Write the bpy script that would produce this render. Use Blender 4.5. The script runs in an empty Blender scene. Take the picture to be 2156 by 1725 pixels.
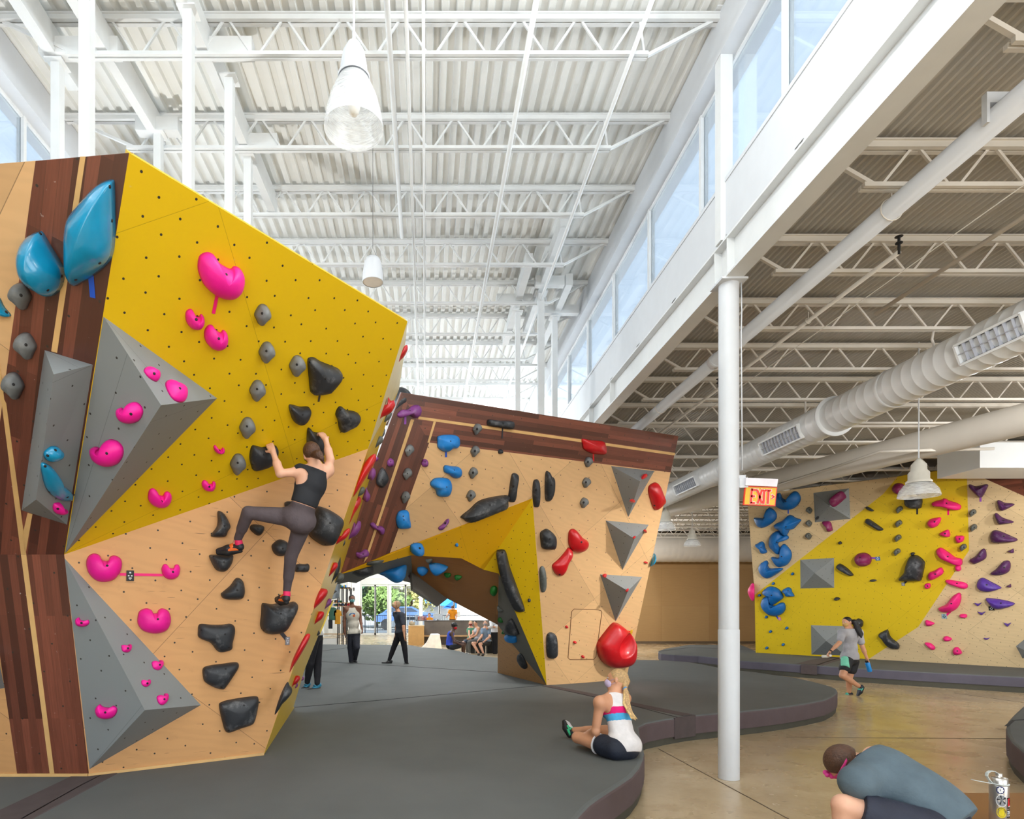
import bpy, math, random
import numpy as np
from mathutils import Vector, Matrix
random.seed(7)
PI = math.pi
SC = bpy.context.scene
COL = SC.collection
# ---------------------------------------------------------------- camera
F, CX, CY, CZ = 1285.0, 896.0, 1285.0, 1.7
cd = bpy.data.cameras.new('camera'); cam = bpy.data.objects.new('camera', cd); COL.objects.link(cam)
cam.location = (0, 0, CZ); cam.rotation_euler = (PI/2, 0, 0)
cd.sensor_fit = 'HORIZONTAL'; cd.sensor_width = 36; cd.lens = 36*F/2156
cd.shift_x = (1078-CX)/2156; cd.shift_y = (CY-862.5)/2156; cd.clip_start = .05; cd.clip_end = 300
SC.camera = cam
# ---------------------------------------------------------------- view, sky, sun, window and fill light
SC.view_settings.view_transform = 'Standard'; SC.view_settings.look = 'None'
SC.view_settings.gamma = 1; SC.view_settings.use_curve_mapping = False
SC.view_settings.exposure = 0.14
SC.cycles.max_bounces = 7; SC.cycles.diffuse_bounces = 5; SC.cycles.glossy_bounces = 3
SC.cycles.transmission_bounces = 6; SC.cycles.transparent_max_bounces = 12
SC.cycles.caustics_reflective = False; SC.cycles.caustics_refractive = False
SC.cycles.sample_clamp_indirect = 6; SC.cycles.use_denoising = True
wd = bpy.data.worlds.new('sky'); SC.world = wd; wd.use_nodes = True
def lin(c):
    return tuple(((v/255)/12.92 if v/255 <= .04045 else ((v/255+.055)/1.055)**2.4) for v in c)
_n = wd.node_tree.nodes; _l = wd.node_tree.links; _n.clear()
_o = _n.new('ShaderNodeOutputWorld'); _b = _n.new('ShaderNodeBackground'); _b.inputs[1].default_value = 1.9
_t = _n.new('ShaderNodeTexCoord'); _s = _n.new('ShaderNodeSeparateXYZ'); _r = _n.new('ShaderNodeValToRGB')
_m = _n.new('ShaderNodeMapRange'); _m.inputs[1].default_value = -1; _m.inputs[2].default_value = 1
_l.new(_t.outputs['Generated'], _s.inputs[0]); _l.new(_s.outputs[2], _m.inputs[0]); _l.new(_m.outputs[0], _r.inputs[0])
_l.new(_r.outputs[0], _b.inputs[0]); _l.new(_b.outputs[0], _o.inputs[0])
_e = _r.color_ramp.elements
_e[0].position = 0; _e[0].color = (.55, .53, .5, 1); _e[1].position = 1; _e[1].color = (.78, .95, 1.15, 1)
for p_, c_ in ((.49, (.62, .6, .57, 1)), (.51, (.98, 1.0, 1.03, 1)), (.7, (.82, .97, 1.15, 1))):
    k_ = _r.color_ramp.elements.new(p_); k_.color = c_
def lamp(name, kind, loc, rot, power, color=(1, 1, 1), size=1, sy=None, angle=None, portal=False):
    d = bpy.data.lights.new(name, kind); o = bpy.data.objects.new(name, d); COL.objects.link(o)
    o.location = loc; o.rotation_euler = rot; d.energy = power; d.color = color
    if kind == 'AREA':
        d.shape = 'RECTANGLE'; d.size = size; d.size_y = sy or size
    if kind == 'SUN': d.angle = angle or .01
    if kind in ('POINT', 'SPOT'): d.shadow_soft_size = size
    return o
DAY = (.88, .95, 1.0)
# daylight through the clerestory bays beside and behind the camera, and area fill added behind it
T_ = math.radians(22)
lamp('daylight_clerestory_right', 'AREA', (3.04, 0, 6.65), (0, PI/2+T_, 0), 300, DAY, 1.2, 8)
lamp('daylight_clerestory_left', 'AREA', (-4.42, -.5, 6.65), (0, -PI/2-1.8*T_, 0), 340, DAY, 1.2, 8)
lamp('fill_behind_camera', 'AREA', (-.5, -4.9, 2.6), (PI/2, 0, 0), 210, DAY, 7, 4.4)
lamp('fill_behind_right', 'AREA', (12, -4.9, 2.6), (PI/2, 0, 0), 560, DAY, 12, 4)
lamp('daylight_clerestory_far_right', 'AREA', (3.04, 22, 6.65), (0, PI/2+T_, 0), 600, DAY, 1.2, 12)
lamp('daylight_clerestory_far_left', 'AREA', (-4.42, 20, 6.65), (0, -PI/2-T_, 0), 700, DAY, 1.2, 18)
lamp('high_bay_and_fill_light', 'POINT', (3.6, 1.2, 4.7), (0, 0, 0), 52, (1, .97, .93), .16)
lamp('sun', 'SUN', (0, 0, 20), (math.radians(42), 0, 0), 11, (1, .985, .97), angle=.01)
WARM = (1, .985, .96)
for x_, y_, z_, w_ in ((6.95, 8.6, 3.42, 70), (13.2, 9.0, 3.8, 330), (6.45, 16.4, 3.95, 90), (8.3, 19, 3.8, 120), (7.6, 26, 4.0, 550), (1.3, 3.6, 6.3, 110), (.4, 14, 4.2, 210), (-1.2, 24, 4.0, 220), (-3.0, 7.0, 4.5, 170), (-.2, 36, 4.7, 900)):
    lamp('high_bay_and_fill_light', 'POINT', (x_, y_, z_), (0, 0, 0), w_, WARM, .05 if z_ < 5 else .15)  # points in the hanging domes, plus unseen ones added as fill
for a_, b_, w_, sz in (((6.6, 6.3, 4.6), (2.4, 10.9, 2.6), 2100, 54), ((4.2, 1.5, 3.2), (6.4, 9.5, 4.7), 420, 28), ((7.5, 1.5, 4.7), (12, 16.5, 2.6), 3000, 34)):
    o_ = lamp('fill_spot', 'SPOT', a_, (0, 0, 0), w_, (1, .99, .97), .2)  # unseen spots added to brighten the arched wall, duct and far wall
    o_.rotation_euler = (Vector(b_)-Vector(a_)).to_track_quat('-Z', 'Y').to_euler(); o_.data.spot_size = math.radians(sz); o_.data.spot_blend = .7
_sp = lamp('sun_patch_spot', 'SPOT', (3.6, 29.5, 4.9), (0, 0, 0), 9000, (1, .96, .9), .02)  # spot added indoors to stand in for the sun patch on the ramp
_sp.rotation_euler = (Vector((.25, 25.2, .2))-Vector((3.6, 29.5, 4.9))).to_track_quat('-Z', 'Y').to_euler(); _sp.data.spot_size = math.radians(14); _sp.data.spot_blend = .02
# ---------------------------------------------------------------- helpers
ROOTS = []
def P(x, y, d): return Vector(((x-CX)/F*d, d, CZ+(CY-y)/F*d))
def M(x, y, z=.33):                               # where a line of sight meets a level surface
    d = (CZ-z)*F/(y-CY); return Vector(((x-CX)/F*d, d, z))
FR = dict(a=(0, 300, .3477), b=(350, 480, .3014), c=(0, 850, .2899), d=(0, 1250, .2753), e=(400, 880, .2435), f=(380, 1150, .2608),
          g=(680, 700, .348), h=(720, 820, .2551), i=(1020, 860, .3595), j=(1380, 940, .3131), k=(1780, 940, .3131),
          m=(1540, 980, .1577), n=(1540, 1200, .18553), o=(700, 1150, .21336), p=(680, 1180, .08696), q=(640, 1240, .1392), r=(0, 0, 1))
def Z(f, *pts):
    x0, y0, s = FR[f]; return [(x0+x*s, y0+y*s) for x, y in pts]
def ZS(f, text):                                  # "x,y x,y ..." in a frame
    return Z(f, *[tuple(float(v) for v in t.split(',')) for t in text.split()])
class Plane:
    def __init__(s, a, b, c):
        s.p = Vector(a); n = (Vector(b)-s.p).cross(Vector(c)-s.p).normalized()
        if n.dot(Vector((0, 0, CZ))-s.p) < 0: n = -n
        s.n = n; up = Vector((0, 0, 1)); s.u = up.cross(n).normalized() if abs(n.z) < .98 else Vector((1, 0, 0)); s.v = n.cross(s.u).normalized()
    def hit(s, x, y, lift=0):
        o = Vector((0, 0, CZ)); r = Vector(((x-CX)/F, 1, (CY-y)/F)); return o+r*((s.p+s.n*lift-o).dot(s.n)/r.dot(s.n))
    def uv(s, q): q = q-s.p; return (q.dot(s.u), q.dot(s.v))
    def at(s, u, v, h=0): return s.p+s.u*u+s.v*v+s.n*h
    def px(s, x, y): return s.uv(s.hit(x, y))
def wl(o):
    v = Vector((0, 0, 0))
    while o: v = v+o.location; o = o.parent
    return v
def tag(o, label=None, cat=None, group=None, kind=None):
    if label: o['label'] = label
    if cat: o['category'] = cat
    if group: o['group'] = group
    if kind: o['kind'] = kind
    return o
def thing(name, label, cat, loc=(0, 0, 0), group=None, kind=None):
    o = bpy.data.objects.new(name, None); COL.objects.link(o); o.location = loc; o.empty_display_size = .1
    return tag(o, label, cat, group, kind)
def copy_tree(o, parent=None):
    c = o.copy(); COL.objects.link(c); c.parent = parent
    for ch in list(o.children): copy_tree(ch, c)
    return c
def make(name, verts, faces, m, parent=None, smooth=False, uvs=None, origin=None, mats=None, fm=None, label=None):
    """one mesh object from world coordinates"""
    if parent is not None: org = wl(parent); loc = Vector((0, 0, 0))
    else:
        if origin is None:
            xs = [v[0] for v in verts]; ys = [v[1] for v in verts]; zs = [v[2] for v in verts]
            origin = ((min(xs)+max(xs))/2, (min(ys)+max(ys))/2, min(zs))
        org = Vector(origin); loc = org
    me = bpy.data.meshes.new(name)
    me.from_pydata([(v[0]-org[0], v[1]-org[1], v[2]-org[2]) for v in verts], [], [tuple(f) for f in faces])
    for q in (mats or [m]): me.materials.append(q)
    if fm: me.polygons.foreach_set('material_index', fm)
    if smooth: me.polygons.foreach_set('use_smooth', [True]*len(me.polygons))
    if uvs is not None:
        ul = me.uv_layers.new(name='UVMap')
        li = np.zeros(len(me.loops), dtype=np.int32); me.loops.foreach_get('vertex_index', li)
        ul.data.foreach_set('uv', np.array(uvs, dtype=np.float32)[li].ravel())
    me.update(); o = bpy.data.objects.new(name, me); COL.objects.link(o); o.location = loc
    if parent is not None: o.parent = parent
    if label: o['label'] = label
    return o
def frame_from(d):
    d = Vector(d).normalized(); a = Vector((0, 0, 1)) if abs(d.z) < .9 else Vector((1, 0, 0))
    x = a.cross(d).normalized(); return x, d.cross(x).normalized(), d
class MB:
    def __init__(s): s.v = []; s.f = []
    def box(s, x0, x1, y0, y1, z0, z1):
        b = len(s.v); s.v += [(x, y, z) for z in (z0, z1) for y in (y0, y1) for x in (x0, x1)]
        s.f += [tuple(b+i for i in q) for q in ((0, 2, 3, 1), (4, 5, 7, 6), (0, 1, 5, 4), (2, 6, 7, 3), (0, 4, 6, 2), (1, 3, 7, 5))]; return s
    def obox(s, c, ax, ay, az, hx, hy, hz):
        b = len(s.v); c = Vector(c)
        s.v += [tuple(c+ax*(x*hx)+ay*(y*hy)+az*(z*hz)) for z in (-1, 1) for y in (-1, 1) for x in (-1, 1)]
        s.f += [tuple(b+i for i in q) for q in ((0, 2, 3, 1), (4, 5, 7, 6), (0, 1, 5, 4), (2, 6, 7, 3), (0, 4, 6, 2), (1, 3, 7, 5))]; return s
    def bar(s, a, b, w, h=None, up=(0, 0, 1)):
        a = Vector(a); b = Vector(b); d = (b-a); L = d.length; d.normalize(); up = Vector(up)
        if abs(d.dot(up)) > .99: up = Vector((1, 0, 0))
        x = d.cross(up).normalized(); y = x.cross(d).normalized()
        return s.obox((a+b)/2, x, d, y, w/2, L/2, (h or w)/2)
    def tube(s, pts, r, n=10, cap=True):
        pts = [Vector(p) for p in pts]; rs = r if isinstance(r, (list, tuple)) else [r]*len(pts); b = len(s.v); px = None
        for i, p in enumerate(pts):
            d = (pts[min(i+1, len(pts)-1)]-pts[max(i-1, 0)]).normalized()
            if px is None: px, py, _ = frame_from(d)
            else:
                px = (px-d*px.dot(d)).normalized(); py = d.cross(px).normalized()
            for k in range(n):
                t = 2*PI*k/n; s.v.append(tuple(p+(px*math.cos(t)+py*math.sin(t))*rs[i]))
        for i in range(len(pts)-1):
            for k in range(n):
                k2 = (k+1) % n; s.f.append((b+i*n+k, b+i*n+k2, b+(i+1)*n+k2, b+(i+1)*n+k))
        if cap:
            s.f.append(tuple(b+k for k in range(n))[::-1]); s.f.append(tuple(b+(len(pts)-1)*n+k for k in range(n)))
        return s
    def lathe(s, c, prof, n=32, axis=(0, 0, 1)):
        x, y, d = frame_from(axis); c = Vector(c); b = len(s.v)
        for r, z in prof:
            for k in range(n):
                t = 2*PI*k/n; s.v.append(tuple(c+d*z+(x*math.cos(t)+y*math.sin(t))*r))
        for i in range(len(prof)-1):
            for k in range(n):
                k2 = (k+1) % n; s.f.append((b+i*n+k, b+i*n+k2, b+(i+1)*n+k2, b+(i+1)*n+k))
        return s
    def ell(s, c, rx, ry, rz, n=16, m=10, ax=None):
        c = Vector(c); X, Y, Zz = ax or (Vector((1, 0, 0)), Vector((0, 1, 0)), Vector((0, 0, 1))); b = len(s.v)
        for i in range(m+1):
            a = PI*i/m
            for k in range(n):
                t = 2*PI*k/n; s.v.append(tuple(c+X*(rx*math.sin(a)*math.cos(t))+Y*(ry*math.sin(a)*math.sin(t))+Zz*(rz*math.cos(a))))
        for i in range(m):
            for k in range(n):
                k2 = (k+1) % n; s.f.append((b+i*n+k, b+(i+1)*n+k, b+(i+1)*n+k2, b+i*n+k2))
        return s
    def prism(s, poly, off):                       # polygon of 3D points pushed along off
        b = len(s.v); n = len(poly); off = Vector(off)
        s.v += [tuple(p) for p in poly]+[tuple(Vector(p)+off) for p in poly]
        s.f.append(tuple(b+i for i in range(n))); s.f.append(tuple(b+n+i for i in range(n))[::-1])
        for i in range(n): s.f.append((b+i, b+n+i, b+n+(i+1) % n, b+(i+1) % n))
        return s
    def build(s, name, m, parent=None, smooth=False, label=None, origin=None, uvs=None):
        return make(name, s.v, s.f, m, parent, smooth, origin=origin, label=label, uvs=uvs)
def struct(name, mb, m, smooth=False, uvs=None, origin=(0, 0, 0)):
    o = mb.build(name, m, None, smooth, origin=origin, uvs=uvs); o['kind'] = 'structure'; return o
# ---------------------------------------------------------------- materials
MATS = {}
def nodes_of(name):
    m = bpy.data.materials.new(name); m.use_nodes = True; nt = m.node_tree
    return m, nt, nt.nodes, nt.links, nt.nodes['Principled BSDF']
def N(nt, t, **kw):
    n = nt.nodes.new('ShaderNode'+t)
    for k, v in kw.items(): setattr(n, k, v)
    return n
def noise(nt, vec, scale, detail=4, rough=.55):
    n = N(nt, 'TexNoise'); n.inputs['Scale'].default_value = scale; n.inputs['Detail'].default_value = detail; n.inputs['Roughness'].default_value = rough
    nt.links.new(vec, n.inputs['Vector']); return n.outputs['Fac']
def mapping(nt, vec, rot=0, sc=(1, 1, 1)):
    m = N(nt, 'Mapping'); m.inputs['Rotation'].default_value = (0, 0, rot); m.inputs['Scale'].default_value = sc; nt.links.new(vec, m.inputs[0]); return m.outputs[0]
def mix(nt, fac, a, b):
    m = N(nt, 'Mix', data_type='RGBA'); s = m.inputs
    for sock, v in ((s[0], fac), (s[6], a), (s[7], b)):
        if isinstance(v, (int, float)): sock.default_value = v
        elif isinstance(v, tuple): sock.default_value = (*v[:3], 1)
        else: nt.links.new(v, sock)
    return m.outputs[2]
def math_(nt, op, a, b=0.0, clamp=False):
    m = N(nt, 'Math', operation=op, use_clamp=clamp)
    for sock, v in ((m.inputs[0], a), (m.inputs[1], b)):
        if isinstance(v, (int, float)): sock.default_value = v
        else: nt.links.new(v, sock)
    return m.outputs[0]
def ramp(nt, fac, a, b, lo=0.0, hi=1.0):
    m = N(nt, 'MapRange'); m.clamp = True; nt.links.new(fac, m.inputs[0])
    for i, v in enumerate((a, b, lo, hi)): m.inputs[i+1].default_value = v
    return m.outputs[0]
def mul(c, k): return tuple(v*k for v in c)
def pm(name, rgb, rough=.5, var=.08, scale=6, bump=0, bscale=60, metal=0, spec=.5, coat=0):
    if name in MATS: return MATS[name]
    m, nt, ns, ls, b = nodes_of(name); c = lin(rgb)
    g = N(nt, 'NewGeometry'); f = noise(nt, g.outputs['Position'], scale)
    ls.new(mix(nt, ramp(nt, f, .3, .7), mul(c, 1-var), mul(c, 1+var)), b.inputs['Base Color'])
    b.inputs['Roughness'].default_value = rough; b.inputs['Metallic'].default_value = metal
    b.inputs['Specular IOR Level'].default_value = spec; b.inputs['Coat Weight'].default_value = coat
    if bump:
        bp = N(nt, 'Bump'); bp.inputs['Strength'].default_value = bump; bp.inputs['Distance'].default_value = .01
        ls.new(noise(nt, g.outputs['Position'], bscale), bp.inputs['Height']); ls.new(bp.outputs[0], b.inputs['Normal'])
    MATS[name] = m; return m
def tnuts(nt, uv, col, pitch=.155, r=.0075, rnd=.12, dark=(.03, .025, .02), rot=.5):
    v = N(nt, 'TexVoronoi'); v.voronoi_dimensions = '2D'; v.inputs['Scale'].default_value = 1/pitch; v.inputs['Randomness'].default_value = rnd
    nt.links.new(mapping(nt, uv, rot), v.inputs['Vector'])
    d = math_(nt, 'LESS_THAN', v.outputs['Distance'], r/pitch)
    return mix(nt, d, col, dark)
def panel_mat(name, rgb, kind='ply', rough=.55, pitch=.155, nut=True, rot=.5, width=1.22, height=1.22, seam=PI/4, rgb2=None, coat=0):
    m, nt, ns, ls, b = nodes_of(name); c = lin(rgb); c2 = lin(rgb2) if rgb2 else mul(c, .8)
    t = N(nt, 'TexCoord'); uv = t.outputs['UV']
    if kind == 'ply':
        br = N(nt, 'TexBrick'); br.offset = 0; br.squash = 1
        for k, v in (('Color1', (*c, 1)), ('Color2', (*c2, 1)), ('Mortar', (*mul(c, .38), 1)), ('Scale', 1.0), ('Mortar Size', .0022), ('Bias', 0.0), ('Brick Width', width), ('Row Height', height)): br.inputs[k].default_value = v
        ls.new(mapping(nt, uv, seam), br.inputs['Vector'])
        w = N(nt, 'TexWave'); w.wave_type = 'BANDS'; w.bands_direction = 'Y'
        for k, v in (('Scale', 2.2), ('Distortion', 14.0), ('Detail', 3.0), ('Detail Scale', .8)): w.inputs[k].default_value = v
        ls.new(mapping(nt, uv, seam, (.6, 2.2, 1)), w.inputs['Vector'])
        f1 = ramp(nt, w.outputs['Fac'], .2, .9, 0, .10); col = mix(nt, f1, br.outputs['Color'], mul(c, .55))
        f2 = ramp(nt, noise(nt, uv, 7, 5, .7), .6, .78, 0, .22); col = mix(nt, f2, col, (.30, .14, .06))
        if name.endswith('low'):
            sc = math_(nt, 'MAXIMUM', ramp(nt, noise(nt, mapping(nt, uv, .6, (1.5, 30, 1)), 2.0, 2, .5), .72, .74), ramp(nt, noise(nt, mapping(nt, uv, 1.3, (1.5, 30, 1)), 2.2, 2, .5), .73, .75))
            col = mix(nt, math_(nt, 'MULTIPLY', sc, .6), col, (.12, .06, .03))
        f3 = ramp(nt, noise(nt, uv, .9, 2), .35, .7, 0, .12); col = mix(nt, f3, col, mul(c, 1.25))
    elif kind == 'paint':
        br = N(nt, 'TexBrick'); br.offset = 0
        for k, v in (('Color1', (*c, 1)), ('Color2', (*c, 1)), ('Mortar', (*mul(c, .6), 1)), ('Scale', 1.0), ('Mortar Size', .0015), ('Bias', 0.0), ('Brick Width', width*1.6), ('Row Height', height*1.6)): br.inputs[k].default_value = v
        ls.new(mapping(nt, uv, seam), br.inputs['Vector']); col = br.outputs['Color']
        f2 = ramp(nt, noise(nt, uv, 5, 5, .7), .6, .8, 0, .10); col = mix(nt, f2, col, mul(c, .6))
    elif kind == 'plank':
        br = N(nt, 'TexBrick'); br.offset = .37; br.offset_frequency = 2
        for k, v in (('Color1', (0, 0, 0, 1)), ('Color2', (1, 1, 1, 1)), ('Mortar', (.0, .0, .0, 1)), ('Scale', 1.0), ('Mortar Size', .0006), ('Bias', 0.0), ('Brick Width', 1.35), ('Row Height', .062)): br.inputs[k].default_value = v
        ls.new(uv, br.inputs['Vector'])
        rc = N(nt, 'ValToRGB'); e = rc.color_ramp.elements
        e[0].position = 0; e[0].color = (*mul(c, .5), 1); e[1].position = 1; e[1].color = (*mul(c, 2.1), 1); ls.new(br.outputs['Color'], rc.inputs[0])
        col = mix(nt, ramp(nt, noise(nt, mapping(nt, uv, 0, (1.2, 30, 1)), 3, 5, .6), .3, .7, 0, .45), rc.outputs[0], mul(c, .5))
    if nut: col = tnuts(nt, uv, col, pitch, .0075, .3, (.03, .025, .02), rot)
    sp = ramp(nt, noise(nt, uv, 26, 3, .6), .70, .76, 0, .5 if kind == 'plank' else .15); col = mix(nt, sp, col, (.6, .55, .5))
    ls.new(col, b.inputs['Base Color']); b.inputs['Roughness'].default_value = rough; b.inputs['Coat Weight'].default_value = coat; b.inputs['Coat Roughness'].default_value = .25
    if kind == 'paint':
        bp = N(nt, 'Bump'); bp.inputs['Strength'].default_value = .15; bp.inputs['Distance'].default_value = .002
        ls.new(noise(nt, uv, 400, 2), bp.inputs['Height']); ls.new(bp.outputs[0], b.inputs['Normal'])
    MATS[name] = m; return m
white = pm('white_paint', (206, 209, 213), .5, .02)
white2 = pm('white_steel', (218, 220, 220), .45, .03)
deckm = pm('painted_deck', (234, 235, 232), .6, .03, 3)
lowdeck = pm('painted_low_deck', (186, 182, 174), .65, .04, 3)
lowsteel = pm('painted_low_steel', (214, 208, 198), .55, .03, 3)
ply = panel_mat('birch_plywood', (222, 178, 126), pitch=.24)
ply2 = panel_mat('birch_plywood_low', (214, 160, 104), width=1.8, height=1.5, seam=.7, pitch=.19)
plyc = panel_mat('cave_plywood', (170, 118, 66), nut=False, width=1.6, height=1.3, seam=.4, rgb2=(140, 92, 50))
plypale = panel_mat('pale_plywood', (226, 198, 152), pitch=.17, width=1.6, height=1.4)
yel = panel_mat('yellow_panel_paint', (222, 182, 8), 'paint', .42, rot=.37)
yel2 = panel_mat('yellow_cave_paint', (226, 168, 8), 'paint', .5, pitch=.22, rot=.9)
yel3 = panel_mat('yellow_far_paint', (226, 192, 30), 'paint', .5, pitch=.2, rot=.2)
yels = panel_mat('yellow_edge_paint', (228, 190, 34), 'paint', .32, pitch=.3, nut=False)
gry = panel_mat('grey_volume_paint', (134, 138, 138), 'paint', .6, pitch=.2, width=9, height=9)
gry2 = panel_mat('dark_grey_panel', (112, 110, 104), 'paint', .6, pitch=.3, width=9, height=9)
wood = panel_mat('dark_hardwood_planks', (100, 55, 40), 'plank', .35, pitch=.24, coat=.25)
stripe = pm('maple_stripe', (214, 172, 112), .4, .1, 5)
def glass_mat(name, tint, refl=.12):
    m = bpy.data.materials.new(name); m.use_nodes = True; nt = m.node_tree; nt.nodes.clear()
    o = N(nt, 'OutputMaterial'); tr = N(nt, 'BsdfTransparent'); gl = N(nt, 'BsdfGlossy'); mx = N(nt, 'MixShader'); fr = N(nt, 'Fresnel')
    tr.inputs[0].default_value = (*tint, 1); gl.inputs['Roughness'].default_value = .03; fr.inputs[0].default_value = 1.45
    nt.links.new(math_(nt, 'MULTIPLY', fr.outputs[0], refl*6, True), mx.inputs[0]); nt.links.new(tr.outputs[0], mx.inputs[1]); nt.links.new(gl.outputs[0], mx.inputs[2]); nt.links.new(mx.outputs[0], o.inputs[0]); return m
glass = glass_mat('window_glass', (.93, .97, 1.0))
dome_glass, _nt, _ns, _ls, _b2 = nodes_of('prismatic_glass')
_b2.inputs['Base Color'].default_value = (.9, .92, .93, 1); _b2.inputs['Roughness'].default_value = .15; _b2.inputs['Alpha'].default_value = .5
_g = N(_nt, 'NewGeometry'); _ls.new(ramp(_nt, noise(_nt, mapping(_nt, _g.outputs['Position'], 0, (1, 1, 12)), 12, 2), .35, .65, .25, .5), _b2.inputs['Alpha'])
# ---------------------------------------------------------------- setting: floor, decks, walls, clerestory
XL, XR, Y0, Y1 = -4.45, 3.02, -5.0, 44.0
def floor_mat():
    m, nt, ns, ls, b = nodes_of('polished_concrete')
    g = N(nt, 'NewGeometry'); p = g.outputs['Position']
    c = mix(nt, ramp(nt, noise(nt, p, .5, 5, .6), .3, .7), lin((176, 154, 120)), lin((206, 186, 154)))
    c = mix(nt, ramp(nt, noise(nt, p, 3, 6, .7), .45, .75, 0, .5), c, lin((150, 124, 88)))
    s1 = noise(nt, mapping(nt, p, .5, (2, 26, 1)), 2.2, 2, .5); s2 = noise(nt, mapping(nt, p, -.7, (2, 24, 1)), 2.0, 2, .5)
    sc = math_(nt, 'MAXIMUM', ramp(nt, s1, .70, .73), ramp(nt, s2, .71, .74)); c = mix(nt, math_(nt, 'MULTIPLY', sc, .75), c, (.05, .04, .035))
    ls.new(c, b.inputs['Base Color']); b.inputs['Roughness'].default_value = .28; b.inputs['Specular IOR Level'].default_value = .5
    ls.new(ramp(nt, noise(nt, p, 1.5, 4), .3, .7, .16, .34), b.inputs['Roughness']); MATS['floor'] = m; return m
flo = floor_mat()
struct('floor', MB().box(-13, 24, Y0, Y1+.1, -.1, 0), flo)
jm = pm('concrete_joint', (96, 82, 64), .7)
for a_, b_ in ((M(1386, 1577, 0), M(1660, 1725, 0)), (M(1656, 1553, 0), M(2120, 1556, 0)), (M(2010, 1460, 0), M(2156, 1480, 0))):
    a_ = Vector(a_); b_ = Vector(b_); a_.z = b_.z = .0015
    struct('trim_1', MB().bar(a_, b_, .012, .003), jm)
def deck(name, x0, x1, y0, y1, z, pitch, dep, flat, m):
    v = []; f = []; x = x0; n = 0
    while x < x1:
        s = (pitch-2*flat)/2
        for dx, dz in ((0, 0), (flat, 0), (flat+s, dep), (2*flat+s, dep), ): v += [(x+dx, y0, z+dz), (x+dx, y1, z+dz)]
        x += pitch
    v += [(x, y0, z), (x, y1, z)]; k = len(v)//2
    for i in range(k-1): f.append((2*i, 2*i+2, 2*i+3, 2*i+1))
    b = len(v); v += [(x0, y0, z+dep+.02), (x, y0, z+dep+.02), (x, y1, z+dep+.02), (x0, y1, z+dep+.02)]; f.append((b, b+1, b+2, b+3))
    o = make(name, v, f, m, origin=(0, 0, 0)); o['kind'] = 'structure'; return o
deck('ceiling', XL-.4, XR+.35, Y0, Y1, 7.7, .152, .045, .062, deckm)
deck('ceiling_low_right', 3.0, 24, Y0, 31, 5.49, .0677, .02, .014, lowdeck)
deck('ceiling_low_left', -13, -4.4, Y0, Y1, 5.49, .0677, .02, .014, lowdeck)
struct('ceiling_roof', MB().box(XL-.5, XR+.5, Y0-.1, Y1+.1, 7.78, 7.9).box(3.2, 24, Y0-.1, 31.1, 5.53, 5.6).box(-13, -4.6, Y0-.1, Y1+.1, 5.53, 5.6), pm('white_roof_membrane', (240, 240, 238), .8, .02))
# clerestory upstands, right and left: low beam, panel, sill, head, mullions, glass
def upstand(name, s, xb):
    X = lambda a: s*a if s > 0 else s*a-1.42          # mirror onto the left line
    def bx(a, b, z0, z1, y0=Y0, y1=Y1):
        q = sorted((X(a), X(b))); return (q[0], q[1], y0, y1, z0, z1)
    mb = MB().box(*bx(3.0, 3.3, 5.40, 5.98)).box(*bx(2.99, 3.34, 5.98, 6.02)).box(*bx(2.94, 3.3, 7.26, 7.68))
    struct('wall_'+name+'_upper', mb, white)
    b = MB().box(*bx(2.97, 3.145, 5.0, 5.02)).box(*bx(3.05, 3.065, 5.02, 5.375)).box(*bx(2.97, 3.145, 5.375, 5.395))
    y = 6.16-4*1.24
    for y in (1.2, 6.02, 6.28, 9.84, 11.1, 18, 25): b.box(*bx(2.975, 3.05, 5.02, 5.375, y, y+.012))
    o = b.build('steel_beam', white2, None, origin=(X(3.06), 0, 5.0)); tag(o, 'white steel beam running under the %s clerestory windows' % name, 'beam')
    k = 0
    y = 5.25-1.6*7
    while y < Y1-1.6:
        k += 1; w = MB().box(*bx(3.09, 3.17, 6.02, 7.26, y, y+.05))
        w.box(*bx(3.10, 3.16, 6.02, 6.05, y+.05, y+1.6)).box(*bx(3.10, 3.16, 7.23, 7.26, y+.05, y+1.6))
        o = struct('window_%d' % (k if s > 0 else k+40), w, white2, origin=(X(3.12), y, 6.02))
        q = sorted((X(3.125), X(3.131))); g = MB().box(q[0], q[1], y+.075, y+1.6, 6.05, 7.23).build('window_pane', glass, o)
        MB().box(*bx(3.11, 3.15, 6.05, 7.23, y+.05, y+.075)).build('window_gasket', pm('dark_gasket', (58, 70, 96), .5), o)
        y += 1.6
upstand('right', 1, 3.0); upstand('left', -1, -4.4)
# outer walls
struct('wall_back', MB().box(-13, -4.2, Y0-.2, Y0, 0, 5.5).box(3.2, 5.9, Y0-.2, Y0, 0, 5.5).box(18.2, 24, Y0-.2, Y0, 0, 5.5).box(-4.6, 3.4, Y0-.2, Y0, 4.9, 7.9).box(5.9, 18.2, Y0-.2, Y0, 4.7, 5.5), white)
struct('wall_left', MB().box(-13.2, -13, Y0, Y1, 0, 5.6), white)
struct('wall_right', MB().box(24, 24.2, Y0, 31, 0, 5.6), white)
back_ply = panel_mat('back_wall_plywood', (188, 152, 102), nut=False, width=2.4, height=1.9, seam=0, rgb2=(176, 138, 88))
def uvbox(mb, ux, uz): return [(v[ux], v[uz]) for v in mb.v]
_b = MB().box(4.3, 24, 31, 31.15, 0, 5.6); struct('wall_far_right', _b, back_ply, uvs=uvbox(_b, 0, 2))
struct('baseboard_far_right', MB().box(4.3, 24, 30.98, 31, 0, .12), pm('dark_base', (110, 92, 70), .6))
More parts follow.
